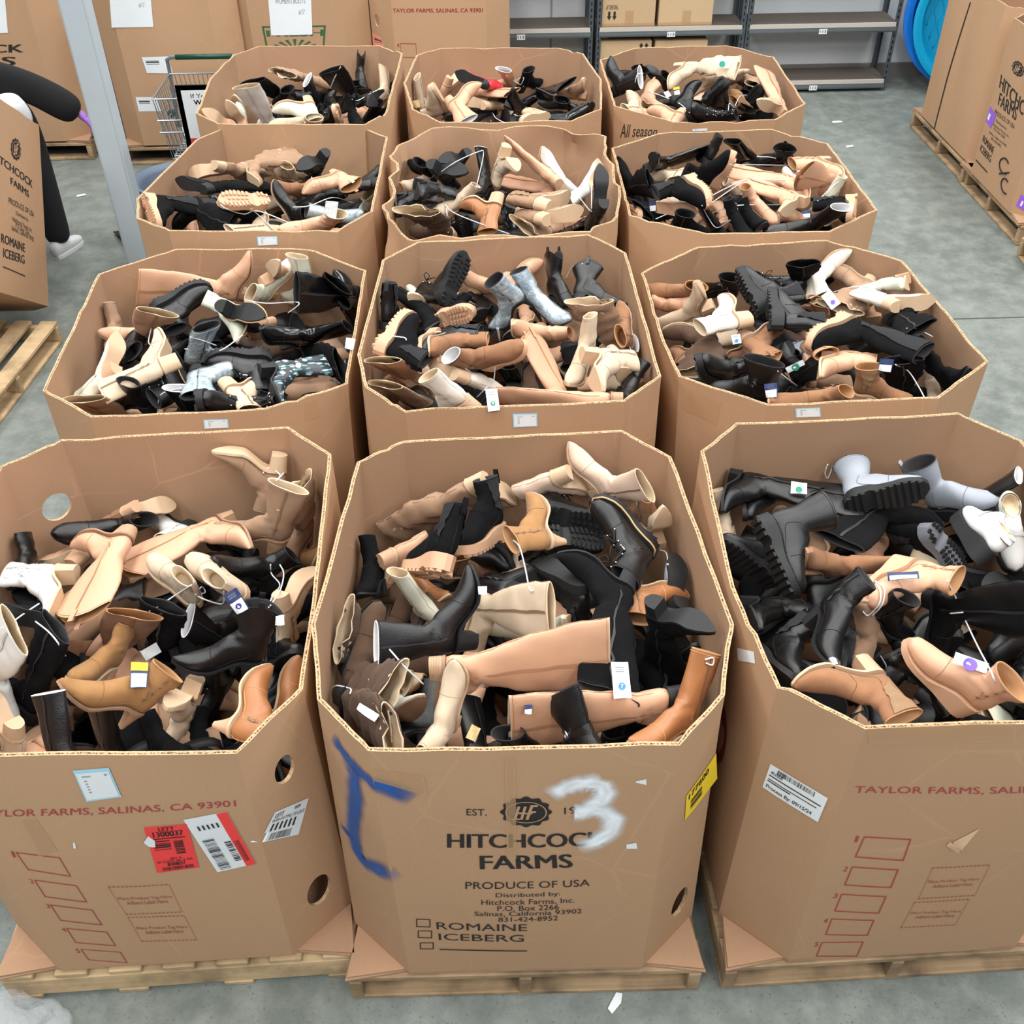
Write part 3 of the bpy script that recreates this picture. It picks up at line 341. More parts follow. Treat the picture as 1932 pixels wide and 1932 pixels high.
BOOTS = [
 ('L1','an','tp','n',(-0.641,2.733,1.087),(0.106,0.064,-0.982,0.146),0.909,'taupe suede heeled boot lying sole-up against the far wall'),
 ('L1','ks','tp','s',(-0.607,2.697,0.759),(-0.523,0.001,-0.124,0.844),0.792,'slumped taupe suede boot behind the pointed taupe boot'),
 ('L1','mi','tp','s',(-0.658,2.507,0.862),(0.088,0.177,-0.022,0.98),0.908,'upright pointed taupe suede boot with side zip'),
 ('L1','an','bk','k',(-1.241,2.671,0.826),(0.228,-0.393,0.281,-0.846),0.938,'pointed navy-black boot lying by the pale round wall patch'),
 ('L1','an','br','n',(-1.139,2.595,1.002),(-0.23,0.835,0.304,-0.397),0.761,'brown boot toe peeking out behind the navy-black boot'),
 ('L1','an','ta','n',(-1.292,2.444,0.896),(0.268,-0.002,0.717,0.643),0.829,'pale tan boot mostly buried under the tan cowboy boots'),
 ('L1','an','wh','k',(-0.971,2.689,0.827),(-0.117,0.029,0.537,-0.835),0.762,'small white toe showing between the navy-black and tan boots'),
 ('L1','cw','ta','s',(-1.084,2.484,1.008),(-0.068,-0.143,-0.684,0.712),0.928,'tan cowboy boot laid shaft-down with stacked heel up'),
 ('L1','cw','ta','s',(-0.836,2.634,0.936),(0.609,0.615,-0.401,-0.3),0.894,'tan cowboy boot shaft crossing behind the beige low boots'),
 ('L1','an','wh','n',(-1.239,2.354,0.968),(-0.53,-0.455,0.526,0.485),0.923,'white perforated boot with wooden heel turned up'),
 ('L1','ab','bk','k',(-1.423,2.417,0.831),(0.697,-0.193,-0.313,-0.615),0.787,'black boot standing against the corner fold beside white perforated boot'),
 ('L1','ok','bs','k',(-1.236,2.09,0.975),(0.329,-0.084,-0.831,-0.44),0.77,'black suede boot with white tie below the white perforated boot'),
 ('L1','ck','bg','n',(-0.863,2.223,0.911),(0.361,0.101,-0.136,0.917),0.877,'beige low boot of the tied pair nearer the tan cowboy boots'),
 ('L1','ck','bg','n',(-0.713,2.215,0.947),(-0.329,0.022,0.282,-0.901),0.918,'beige low boot of the tied pair carrying the navy tag'),
 ('L1','an','bk','k',(-0.775,2.395,0.817),(-0.234,0.561,-0.011,0.794),0.872,'black leather boot with folded collar and white tie loop'),
 ('L1','an','tn','n',(-0.598,2.568,0.659),(-0.772,0.247,0.509,0.289),0.792,'tan suede boot half hidden at the side wall'),
 ('L1','an','bg','n',(-0.629,2.18,0.979),(0.08,0.856,0.507,-0.055),0.8,'beige suede boot with pointed toe up beside the side wall'),
 ('L1','we','bk','k',(-0.649,1.949,0.904),(-0.063,0.171,0.124,0.975),0.91,'black leather western boot with pull tab and blocky heel'),
 ('L1','mi','bk','k',(-0.81,2.198,0.689),(-0.759,-0.024,0.225,-0.611),0.794,'black leather shaft lying behind the black western boot'),
 ('L1','ok','bs','k',(-0.988,2.217,0.652),(-0.162,-0.108,0.106,-0.975),0.793,'crumpled black suede boot beside the brown suede opening'),
 ('L1','ab','tn','n',(-1.114,2.039,0.81),(-0.518,0.387,0.132,0.751),0.806,'small tan suede boot with open collar facing up'),
 ('L1','kn','br','n',(-1.145,2.226,0.688),(-0.02,0.21,-0.176,0.961),0.799,'brown smooth shaft lying behind the small tan suede boot'),
 ('L1','ap','tn','s',(-0.966,1.753,0.932),(0.159,-0.48,-0.196,-0.84),0.928,'camel suede kitten-heel boot with blue and yellow tag'),
 ('L1','an','bg','n',(-0.811,1.957,0.911),(-0.291,-0.59,0.752,-0.03),0.825,'beige boot with pale block heel behind the camel kitten heel'),
 ('L1','ap','cg','n',(-0.721,1.692,0.997),(0.655,0.559,0.312,0.402),0.921,'light brown suede kitten-heel boot standing on its toe at the rim'),
 ('L1','an','cg','n',(-0.617,1.865,0.783),(0.7,0.411,-0.067,0.58),0.801,'light brown suede mate hidden behind the rim kitten-heel boot'),
 ('L1','mi','bk','k',(-1.005,1.525,0.966),(0.211,-0.173,0.308,0.911),0.841,'black leather shaft with white lining edge at the front rim'),
 ('L1','mi','bk','k',(-0.996,1.741,0.724),(-0.248,0.088,-0.138,-0.955),0.792,'black leather shaft beside the white-lined black shaft'),
 ('L1','mi','bk','k',(-0.737,2.117,0.817),(-0.352,-0.463,0.807,-0.102),0.788,'black leather boot with white lining edge behind the kitten heels'),
 ('L1','ok','bs','k',(-1.326,1.945,0.724),(-0.397,-0.157,-0.146,-0.893),0.799,'long black suede boot draped beside the big white boot'),
 ('L1','kn','wh','n',(-1.453,2.045,0.859),(0.853,0.016,0.325,-0.408),0.79,'big white leather boot cut off by the picture edge'),
 ('L1','so','bg','n',(-1.256,1.791,0.909),(-0.088,0.342,0.93,-0.101),0.796,'wrinkled beige suede boot in the front corner'),
 ('L1','cl','bk','k',(-0.671,2.107,0.723),(-0.718,0.513,0.251,0.398),0.789,'black chunky boot under the heel of the black western boot'),
 ('L1','ab','bs','k',(-0.924,1.784,0.691),(0.824,-0.314,-0.35,-0.317),0.792,'black suede boot just inside the front rim centre'),
 ('L1','an','bs','k',(-0.874,1.798,0.685),(-0.741,0.51,0.209,0.383),0.787,'black suede boot beside the tan kitten heel at rim'),
 ('L1','ab','bk','k',(-0.787,2.658,0.704),(-0.636,-0.02,0.71,0.303),0.786,'black boot under the pointed taupe boot'),
 ('C1','ks','tp','n',(-0.013,2.527,1.144),(0.107,-0.862,-0.169,0.466),0.903,'slouchy taupe boot with flared top along the far wall'),
 ('C1','ch','bs','n',(-0.122,2.127,1.109),(-0.492,0.113,-0.449,-0.738),0.957,'black suede lug boot with tan sole, lower of its pair'),
 ('C1','ch','bs','n',(0.05,2.444,0.953),(-0.455,0.065,0.252,0.852),0.933,'black suede lug boot showing its elastic side panel'),
 ('C1','mi','bk','k',(-0.044,1.925,1.008),(-0.718,0.044,0.598,-0.352),0.902,'shiny black pointed boot lying with zip and white lining'),
 ('C1','mi','cr','n',(-0.119,2.137,0.857),(0.382,-0.25,-0.051,0.888),0.794,'cream boot with white lining standing behind the shiny black boot'),
 ('C1','an','ta','n',(-0.326,2.338,0.993),(-0.604,0.216,-0.717,-0.273),0.8,'pale tan boot toe behind the cream lined boot'),
 ('C1','an','cg','n',(-0.219,2.307,0.761),(0.816,-0.279,-0.34,-0.375),0.792,'cognac boot under the lower tan-soled suede boot'),
 ('C1','so','bs','k',(-0.323,2.304,0.851),(-0.581,0.169,0.379,0.7),0.78,'small fuzzy black boot with white loop at the side wall'),
 ('C1','ks','db','k',(-0.294,2.13,0.753),(0.778,0.159,-0.338,0.505),0.8,'dark brown suede shaft against the side wall'),
 ('C1','ks','db','k',(-0.42,1.955,0.894),(0.691,0.511,-0.141,0.492),0.898,'dark brown suede boot with toe pointing up the side wall'),
 ('C1','ks','db','k',(-0.407,1.827,1.004),(-0.737,-0.201,-0.435,0.476),0.832,'dark brown suede boot with white tie round its ankle'),
 ('C1','an','dl','k',(-0.278,2.043,0.85),(0.473,0.094,0.476,-0.735),0.782,'dark brown leather toe beside the cream ankle boot'),
 ('C1','an','cr','s',(-0.318,1.769,0.831),(0.63,-0.664,-0.298,-0.272),0.791,'cream ankle boot with wood-grain heel facing out'),
 ('C1','an','cg','n',(-0.193,2.076,0.842),(0.104,0.61,-0.777,0.121),0.781,'small glossy brown toe under the shiny black pointed boot'),
 ('C1','kx','nu','s',(-0.159,1.791,1.131),(0.722,-0.027,0.69,-0.049),0.919,'big pale tan knee boot lying across the middle'),
 ('C1','so','bg','n',(-0.09,1.723,0.962),(-0.637,-0.331,0.557,-0.419),0.817,'beige suede boot standing open-end down at front rim'),
 ('C1','kn','bg','n',(-0.057,2.201,0.966),(-0.702,-0.128,-0.493,0.497),0.829,'beige suede boot lying behind the pale tan knee boot'),
 ('C1','mi','cr','n',(0.237,2.071,0.862),(0.671,0.061,-0.702,-0.231),0.8,'mint white zipped shaft above the pale tan knee boot'),
 ('C1','mi','bk','k',(-0.005,1.556,0.869),(-0.436,0.2,0.5,0.721),0.802,'black leather shaft with kraft tag at front rim'),
 ('C1','an','bk','k',(0.149,1.624,0.929),(0.16,-0.224,-0.154,0.949),0.797,'black leather heeled shoe lying along the front rim'),
 ('C1','an','bk','k',(0.076,2.094,1.025),(-0.516,0.754,0.357,-0.191),0.834,'black ankle boot with round cylinder heel'),
 ('C1','an','br','n',(-0.168,2.422,0.802),(-0.964,-0.203,-0.101,-0.139),0.79,'brown boot under the black suede pair'),
 ('C1','kx','nu','k',(0.483,1.695,1.097),(0.04,0.708,0.089,-0.7),0.896,'second pale tan knee boot with dark stacked heel'),
 ('C1','ap','tn','n',(0.237,2.27,1.067),(0.482,-0.247,-0.513,0.666),0.891,'tan suede kitten-heel boot with looped white tie'),
 ('C1','co','bk','w',(0.504,2.293,1.018),(-0.373,-0.065,0.623,-0.685),0.934,'black lace-up hiking boot with tan stitched welt'),
 ('C1','co','bk','k',(0.17,2.441,1.049),(0.609,-0.781,0.111,0.085),0.839,'black boot with star-studded lug sole facing out'),
 ('C1','ch','bk','k',(0.182,2.375,1.035),(-0.159,0.965,0.054,-0.202),0.801,'black boot with heel tread facing out below the star sole'),
 ('C1','mi','nu2','n',(0.365,2.575,0.987),(-0.325,-0.397,0.242,-0.823),0.842,'blush suede pointed boot with dark zip, toe in the air'),
 ('C1','an','nu2','n',(0.249,2.549,1.14),(0.169,-0.857,-0.157,0.462),0.861,'blush suede block-heel boot beside the pointed blush boot'),
 ('C1','mi','bg','n',(0.528,2.355,0.951),(0.566,-0.42,-0.518,-0.485),0.75,'beige suede boot in the far corner behind the hiking boot'),
 ('C1','ok','bs','k',(0.416,2.091,1.087),(0.201,0.005,-0.692,0.693),0.906,'tall black suede boot folded over the tan knee boot'),
 ('C1','ok','bs','k',(0.416,1.96,1.157),(-0.071,0.927,-0.358,0.083),0.822,'tall black suede boot with toe pointing at the side wall'),
 ('C1','cl','bk','k',(0.269,2.057,1.116),(-0.099,-0.459,-0.878,0.091),0.869,'black leather round-toe boot beside the black suede pair'),
 ('C1','an','cg','n',(0.376,2.164,1.026),(0.76,0.636,0.074,-0.109),0.821,'cognac leather boot with toe near the side wall'),
 ('C1','an','gy','k',(0.544,2.044,1.02),(-0.175,0.707,0.683,-0.063),0.8,'grey round toe behind the cognac leather boot'),
 ('C1','mo','bk','k',(0.273,1.473,1.084),(0.33,-0.368,0.269,0.827),0.864,'black moto boot with ankle strap and ring at front rim'),
 ('C1','mi','cg','n',(0.471,1.59,0.96),(-0.271,0.28,0.251,0.886),0.857,'cognac leather boot standing at the front corner'),
 ('C1','an','bk','k',(0.523,1.989,0.784),(0.583,-0.531,-0.324,-0.522),0.772,'black shoe in the gap beside the black suede toe'),
 ('C1','an','bs','k',(0.287,1.728,0.84),(-0.979,-0.113,-0.011,-0.169),0.8,'black suede boot under the second pale tan knee boot'),
 ('C1','an','br','n',(0.524,2.395,0.957),(-0.626,0.088,0.049,-0.773),0.772,'brown suede boot in shadow beside the hiking boot'),
 ('R1','kn','bk','k',(0.795,2.637,1.043),(-0.369,0.429,-0.576,0.59),0.902,'long black riding boot lying with heel in the far corner'),
 ('R1','cl','bk','k',(0.859,2.645,0.965),(-0.406,0.432,-0.464,0.658),0.794,'black boot with white paper tag over the riding boot'),
 ('R1','ra','gy','k',(1.113,2.418,1.061),(-0.656,0.731,0.071,0.173),0.914,'grey rain boot showing its black ridged sole'),
 ('R1','ra','gy','k',(1.453,2.509,0.93),(0.886,-0.031,-0.318,-0.336),0.916,'grey rain boot standing by the far wall'),
 ('R1','ra','bk','k',(0.756,2.212,1.2),(0.705,-0.4,0.532,-0.245),0.929,'black rubber boot with striped sole facing out, larger one'),
 ('R1','ra','bk','k',(0.837,2.159,0.978),(0.076,-0.329,-0.579,-0.742),0.833,'black rubber boot with striped sole wedged at the side wall'),
 ('R1','kn','bs','k',(1.27,2.554,0.972),(-0.743,-0.575,0.21,0.27),0.836,'wide black suede shaft lying across the middle'),
 ('R1','ch','bs','g',(1.341,2.317,1.06),(-0.296,0.853,-0.245,-0.353),0.792,'black suede boot with grey rubber trim'),
 ('R1','lo','wh','k',(1.365,2.068,1.132),(0.727,0.192,0.274,0.599),0.921,'white loafer with thick black sole facing out'),
 ('R1','lo','wh','k',(1.588,2.407,1.066),(-0.64,-0.263,-0.116,0.712),0.866,'white loafer seen from above beside the thick-soled one'),
 ('R1','mi','br','s',(0.934,2.234,0.976),(-0.163,0.598,-0.247,0.745),0.876,'brown suede boot with broad heel facing out'),
 ('R1','wd','ta','n',(1.175,2.146,1.092),(0.313,-0.232,0.543,-0.744),0.902,'tan boot with navy tag under the brown suede boot'),
 ('R1','an','bk','v',(0.859,1.935,1.072),(0.618,-0.316,0.16,-0.702),0.913,'black western boot with silver toe tip pointing down'),
 ('R1','an','bk','k',(0.718,2.115,0.977),(0.353,-0.61,0.413,-0.577),0.836,'black leather boot collar at the side wall'),
 ('R1','cl','bk','k',(0.732,1.907,0.974),(0.571,-0.495,0.146,-0.638),0.847,'black flat boot with oval sole facing the front rim'),
 ('R1','so','tp','n',(1.122,2.063,1.008),(0.24,0.334,-0.876,0.25),0.794,'ribbed taupe knit boot with white lining'),
 ('R1','an','bk','v',(1.031,2.04,0.992),(0.949,0.202,0.224,-0.089),0.801,'black boot with silver toe cap beside the knit boot'),
 ('R1','kn','bk','k',(1.259,2.102,1.011),(-0.738,-0.238,-0.407,0.483),0.85,'creased black leather boot with heel sticking out sideways'),
 ('R1','wd','ta','n',(1.167,1.603,1.063),(-0.339,-0.28,0.097,-0.893),0.893,'tan wedge boot with white tie and purple-dot tag'),
 ('R1','ag','br','n',(0.971,1.757,1.113),(-0.101,0.117,-0.681,0.716),0.911,'brown suede boot with elastic panel at front rim'),
 ('R1','ab','bk','k',(1.157,1.856,1.04),(0.065,0.39,-0.747,0.534),0.861,'glossy black round-toe boot beside the tan wedge boot'),
 ('R1','an','br','n',(0.991,1.727,0.871),(-0.126,0.881,0.428,-0.156),0.768,'brown toe tip just inside the front corner'),
 ('R1','kn','cr','n',(1.59,1.809,0.649),(0.637,-0.149,-0.403,0.64),0.759,'cream boot at the front rim picture edge'),
 ('R1','an','bk','k',(1.643,2.243,0.956),(0.041,0.237,-0.97,-0.022),0.787,'black heeled shoe between the loafers and creased boot'),
 ('R1','mi','bk','k',(1.47,2.419,0.968),(0.836,0.198,0.2,0.471),0.771,'black leather shaft behind the white loafers'),
 ('R1','an','bk','k',(1.449,1.853,0.791),(-0.514,0.411,0.108,0.745),0.786,'black boot behind the tan wedge boot at picture edge'),
 ('R1','an','bg','n',(0.765,2.439,0.717),(-0.564,0.518,0.013,0.643),0.775,'beige boot under the wedged black rubber boot'),
 ('R1','cl','bk','k',(1.356,2.015,0.897),(0.586,-0.366,0.466,0.552),0.782,'black boot in the gap above the tan wedge boot'),
 ('R1','an','cr','n',(1.324,2.583,0.859),(-0.087,0.343,0.268,-0.896),0.767,'cream boot under the black suede shaft'),
 ('R1','an','wh','k',(1.618,2.544,0.972),(0.025,-0.462,-0.248,0.851),0.775,'white boot end behind the loafers'),
 ('R1','an','bg','n',(0.787,2.464,0.891),(-0.551,0.073,0.328,0.764),0.799,'beige boot collar squeezed against the side wall'),
 ('R1','an','bs','k',(1.166,1.722,0.83),(0.989,0.087,0.065,0.097),0.791,'black suede boot just inside front rim'),
 ('L2','kn','ta','s',(-1.006,4.044,0.94),(-0.797,-0.126,0.588,-0.063),0.942,'tall tan boot lying along the far wall'),
 ('L2','ch','bk','k',(-1.311,3.732,1.086),(-0.65,-0.723,-0.08,-0.219),0.945,'black chelsea boot with brown sheen, toe up'),
 ('L2','so','tp','n',(-1.488,3.808,0.861),(-0.706,0.121,0.244,0.653),0.781,'taupe suede shaft poking up at the side wall'),
 ('L2','kn','nu','n',(-1.345,3.745,0.923),(-0.019,0.204,-0.331,0.921),0.793,'pale tan boot with brown sole beside the taupe shaft'),
 ('L2','mi','cr','n',(-1.306,3.202,1.12),(-0.351,0.559,0.719,-0.217),0.825,'cream boot with pointed toe up at the side wall'),
 ('L2','mi','bg','n',(-1.075,3.228,1.129),(0.383,-0.344,-0.689,0.511),0.914,'beige smooth boot with upturned toe beside the cream boot'),
 ('L2','cl','bk','k',(-1.45,3.517,0.952),(0.726,0.45,0.141,0.5),0.833,'black boot lying behind the beige smooth boot'),
 ('L2','co','bk','w',(-1.073,3.284,0.964),(0.461,0.093,-0.569,0.675),0.796,'black lace-up boot with tan welt beside the beige boot'),
 ('L2','ab','bk','k',(-1.19,3.177,0.965),(-0.212,0.013,0.2,-0.956),0.818,'black leather boot heel at the front rim'),
 ('L2','mi','bk','k',(-1.008,3.196,0.893),(-0.082,0.027,0.213,-0.973),0.789,'black leather shaft at the front rim centre'),
 ('L2','kn','nu','n',(-1.399,3.327,0.831),(-0.929,-0.369,0.014,-0.016),0.802,'tan leather boot lying along the front rim corner'),
 ('L2','mi','sv','k',(-1.153,3.441,0.97),(-0.888,-0.216,-0.161,-0.372),0.83,'blue-grey boot in clear plastic with white straps'),
 ('L2','mi','sv','k',(-1.072,3.278,1.079),(-0.772,-0.627,-0.083,-0.058),0.813,'blue-grey boot in clear plastic with pointed toe'),
 ('L2','an','cr','n',(-0.916,3.732,1.051),(-0.595,-0.344,0.358,0.632),0.85,'cream boot with tan sole in the middle'),
 ('L2','an','bk','w',(-1.019,3.6,1.173),(0.32,-0.913,0.232,-0.105),0.899,'black shoe with dark flat sole facing up'),
 ('L2','an','cr','n',(-0.908,4.063,0.934),(0.792,0.388,-0.367,0.296),0.817,'mint cream boot with tan sole up by far wall'),
 ('L2','mi','cr','n',(-0.688,4.023,0.919),(-0.256,0.043,0.09,-0.961),0.797,'mint cream shaft standing by the far wall'),
 ('L2','kn','bp','k',(-0.508,3.93,1.063),(0.457,0.51,0.222,-0.694),0.822,'glossy black pointed tall boot at the side wall'),
 ('L2','an','bp','k',(-0.495,3.89,0.971),(-0.457,-0.14,0.467,-0.744),0.763,'glossy black toe in the far corner'),
 ('L2','ok','bs','k',(-0.581,3.993,0.933),(0.295,0.171,-0.366,0.866),0.749,'small black suede heap beside the far corner'),
 ('L2','mi','bp','k',(-0.768,3.539,1.013),(-0.269,0.559,-0.237,0.748),0.901,'glossy black boot with round block heel'),
 ('L2','an','nu','n',(-0.851,3.856,0.963),(-0.176,-0.389,-0.427,0.797),0.785,'dark-soled pale tan boot under the glossy black boot'),
 ('L2','co','bk','k',(-0.789,3.379,1.082),(-0.03,0.072,-0.756,0.65),0.878,'black lug-sole boot lying in the centre'),
 ('L2','ok','bs','k',(-0.684,3.569,0.904),(-0.41,-0.447,0.28,-0.744),0.816,'slouchy black suede boot with pointed toe'),
 ('L2','mi','fl','k',(-0.809,3.229,1.124),(0.572,-0.627,0.459,-0.263),0.807,'floral printed boot with teal leaves, larger showing'),
 ('L2','mi','fl','k',(-0.574,3.567,0.708),(-0.545,0.369,0.33,0.676),0.766,'floral printed boot wedged at the side wall'),
 ('L2','an','bg','n',(-0.937,3.142,1.116),(0.659,0.638,0.397,0.038),0.821,'beige boot with big block heel over the floral boot'),
 ('L2','co','bk','k',(-0.95,3.123,0.996),(-0.271,0.602,-0.257,0.706),0.918,'black lace-up lug boot lying along the front rim'),
 ('L2','an','fl','k',(-0.759,3.486,0.903),(-0.122,-0.595,0.795,0.012),0.778,'floral toe under the beige block heel'),
 ('L2','an','bk','k',(-1.158,3.578,0.806),(0.571,-0.697,0.193,-0.389),0.779,'black boot in shadow under the plastic-wrapped toe'),
 ('L2','an','nu','n',(-0.928,3.995,1.038),(0.504,-0.717,-0.051,-0.48),0.768,'tan toe tip behind the mint cream boot'),
 ('L2','ab','bk','k',(-1.268,3.722,0.912),(0.352,0.467,-0.794,-0.165),0.798,'black boot under the beige smooth boot'),
 ('L2','ab','bk','k',(-1.232,3.995,0.781),(-0.528,-0.436,0.726,0.061),0.781,'black boot under the cream boot with tan sole'),
 ('C2','cl','bk','k',(-0.371,3.518,1.086),(-0.746,0.102,-0.172,-0.636),0.879,'black boot standing upright in the far corner'),
 ('C2','mi','bs','k',(-0.123,3.73,0.981),(0.525,0.172,-0.54,-0.635),0.829,'black suede boot sloping down from the upright boot'),
 ('C2','co','bk','k',(-0.134,3.731,1.071),(-0.58,0.596,0.555,0.034),0.869,'black lug boot with sole turned to the side'),
 ('C2','ch','bs','n',(-0.188,3.7,1.01),(-0.643,0.661,-0.028,0.386),0.803,'black boot with tan lug sole facing out'),
 ('C2','ch','bs','n',(-0.388,3.211,1.186),(-0.554,-0.664,-0.33,-0.379),0.9,'black suede boot with tan block lug heel'),
 ('C2','cl','bk','n',(-0.18,3.445,1.107),(0.41,-0.475,0.44,-0.643),0.962,'navy black boot with tan band round the toe'),
 ('C2','cl','br','n',(0.016,3.203,1.109),(-0.839,-0.315,0.424,0.135),0.931,'brown suede boot with ribbed open collar'),
 ('C2','ab','br','n',(-0.169,3.395,1.126),(-0.386,0.54,-0.444,0.602),0.899,'brown suede ruffled boot lying on the navy boot'),
 ('C2','st','sv','k',(0.223,3.635,1.107),(-0.05,0.31,0.173,-0.934),0.847,'silver stiletto boot in clear wrap, heel in air'),
 ('C2','st','sv','k',(0.241,3.689,1.0),(-0.859,-0.009,0.254,0.444),0.889,'silver boot in clear wrap lying sloped'),
 ('C2','an','nu','n',(-0.038,4.022,0.958),(0.163,-0.603,0.231,-0.746),0.798,'beige boot behind the silver stiletto'),
 ('C2','an','ta','n',(0.082,3.963,1.05),(-0.76,-0.601,-0.046,-0.241),0.795,'tan pointed toe resting against the far wall'),
 ('C2','we','bk','k',(0.293,3.835,0.981),(0.811,-0.194,-0.139,-0.535),0.902,'black western boot with two pull loops standing up'),
 ('C2','we','bk','v',(0.363,3.687,1.071),(0.824,-0.545,0.025,-0.153),0.859,'black western boot with silver toe tip'),
 ('C2','ks','tp','n',(0.584,3.475,0.931),(-0.203,0.144,0.145,-0.958),0.809,'large taupe suede shaft by the side wall'),
 ('C2','so','bg','n',(0.387,3.26,1.046),(0.549,-0.101,-0.07,-0.827),0.885,'cream slouch boot standing with folded top'),
 ('C2','an','bg','n',(0.34,3.12,1.223),(-0.494,0.593,-0.527,0.357),0.909,'cream heeled boot with pale sole facing out'),
 ('C2','an','bg','n',(0.581,3.153,1.026),(0.492,-0.1,-0.582,-0.64),0.825,'cream block heel beside the pale-soled boot'),
 ('C2','cw','ta','s',(0.334,2.98,1.002),(-0.462,0.012,0.444,0.768),0.847,'tan cowboy shaft with pull tab standing at front rim'),
 ('C2','kn','ta','s',(0.463,2.853,1.201),(-0.22,0.709,0.154,-0.653),0.897,'tan tall boot lying along the front rim'),
 ('C2','an','wh2','n',(-0.006,2.834,1.182),(-0.246,0.363,0.11,-0.892),0.914,'white suede boot with block heel at front rim'),
 ('C2','so','wh2','n',(-0.084,3.059,1.162),(0.29,0.391,0.791,0.372),0.825,'white suede boot with open collar and ties'),
 ('C2','wd','bg','n',(-0.281,3.268,1.01),(-0.619,0.644,0.148,-0.424),0.783,'beige boot with ribbed pale sole'),
 ('C2','kn','nu','n',(-0.197,3.371,0.946),(0.125,-0.163,-0.376,0.904),0.764,'tan leather shaft stacked at the side wall'),
 ('C2','kn','tp','n',(-0.147,3.246,0.89),(-0.226,0.185,0.351,-0.89),0.785,'tan leather shaft at the front corner fold'),
 ('C2','mi','bp','k',(0.207,3.475,0.792),(-0.242,0.14,0.254,-0.926),0.772,'black boot collar opening beside the tan cowboy shaft'),
 ('C2','an','bk','n',(0.263,3.606,1.038),(0.041,0.291,0.658,-0.694),0.792,'black rounded boot with tan welt'),
 ('C2','an','ta','n',(0.164,3.488,1.056),(0.223,-0.555,0.334,-0.728),0.852,'tan boot with open collar behind the tan cowboy shaft'),
 ('C2','an','nu','n',(0.296,3.872,0.92),(-0.327,-0.203,0.605,0.697),0.788,'tan boot under the silver stiletto heel'),
 ('C2','an','br','n',(0.575,3.389,1.042),(0.614,0.128,-0.426,0.652),0.758,'brown toe at the side wall'),
 ('C2','cl','br','n',(0.519,3.365,0.95),(0.687,0.236,-0.013,0.687),0.776,'brown boot with white lining and ribbed panel'),
 ('C2','an','bk','k',(0.465,3.069,1.034),(-0.615,0.43,-0.032,0.66),0.775,'black boot in the front corner'),
 ('C2','an','wh','n',(0.022,3.901,0.93),(-0.327,0.133,0.501,-0.79),0.773,'white toe beside the tan lug sole'),
 ('C2','an','bk','k',(0.104,3.895,0.928),(0.392,0.113,-0.644,-0.648),0.78,'black boot behind the tan lug sole'),
 ('C2','an','ta','n',(-0.025,3.912,0.793),(0.463,-0.534,-0.133,-0.694),0.773,'narrow tan sole beside the silver stiletto toe'),
 ('C2','an','cr','n',(-0.193,3.832,0.949),(0.515,-0.143,-0.61,-0.585),0.765,'cream boot between black boots near the far corner'),
 ('R2','an','br','n',(0.886,3.828,1.012),(-0.097,-0.076,0.39,-0.912),0.811,'brown suede shoe in the far corner'),
 ('R2','an','ta','n',(0.86,3.824,0.953),(0.714,0.208,-0.573,-0.343),0.786,'tan boot opening with white lining under the brown shoe'),
 ('R2','mi','bg','n',(0.961,3.734,1.021),(-0.486,-0.132,0.852,0.144),0.83,'white suede boot with toe up at the side wall'),
 ('R2','an','wh2','n',(1.037,3.435,1.124),(-0.408,0.43,0.559,-0.58),0.94,'white suede boot with block heel lying beside its mate'),
 ('R2','ks','db','n',(0.93,3.581,1.035),(0.012,0.14,0.681,-0.719),0.827,'slouched dark brown suede boot'),
 ('R2','an','ta','n',(0.915,3.639,0.896),(-0.068,0.403,0.589,-0.697),0.78,'tan rounded boot under the dark brown one'),
 ('R2','we','br','n',(0.974,3.456,1.053),(0.725,0.676,0.071,0.115),0.835,'brown suede ankle boot with pointed toe up'),
 ('R2','an','br','n',(1.083,3.616,0.982),(0.356,0.438,0.639,-0.522),0.782,'brown suede rounded toe under the pointed one'),
 ('R2','ch','bk','k',(1.089,3.587,1.068),(0.393,0.47,0.405,0.679),0.932,'black lug boot with ridged sole, farther of two'),
 ('R2','ch','bk','k',(1.074,3.368,1.147),(-0.541,-0.543,-0.433,-0.474),0.942,'black lug boot with ridged sole, nearer of two'),
 ('R2','mo','bp','k',(1.107,3.981,0.938),(-0.113,-0.002,0.343,-0.933),0.785,'black textured boot by the far wall'),
 ('R2','co','bk','k',(1.225,4.057,0.938),(0.872,0.38,-0.251,-0.177),0.794,'black studded boot behind the lug boots'),
 ('R2','ok','bs','k',(1.344,4.064,0.952),(-0.906,-0.418,0.059,0.025),0.748,'black suede boot with round open collar'),
 ('R2','mi','wh2','n',(1.412,4.049,1.004),(0.682,0.652,-0.291,0.157),0.801,'white suede boot with toe pointing up, tagged'),
 ('R2','ks','tp','n',(1.677,3.921,1.026),(0.215,-0.145,-0.67,0.696),0.814,'slouchy taupe suede boots by the far wall'),
 ('R2','mi','cr','n',(1.741,3.76,1.134),(0.355,0.401,-0.752,-0.383),0.75,'cream boot with toe at the far side wall'),
 ('R2','mi','wh2','n',(1.555,3.46,1.158),(-0.606,0.786,0.099,-0.076),0.794,'pale cream pointed boot under the cream one'),
 ('R2','we','ta','n',(1.57,3.808,0.869),(0.658,-0.413,-0.1,-0.622),0.785,'tan suede boot with frilled top'),
 ('R2','an','ta','n',(1.487,3.853,0.893),(-0.361,0.088,0.375,-0.85),0.792,'tan boot crushed behind the nearer lug boot'),
 ('R2','ok','bs','k',(1.578,3.543,1.045),(0.819,0.509,-0.158,0.213),0.78,'slouchy black suede boot near the side wall'),
 ('R2','kc','bs','n',(1.374,3.43,1.146),(0.271,-0.176,0.651,-0.686),0.921,'tall black boot with tan lug sole lying sideways'),
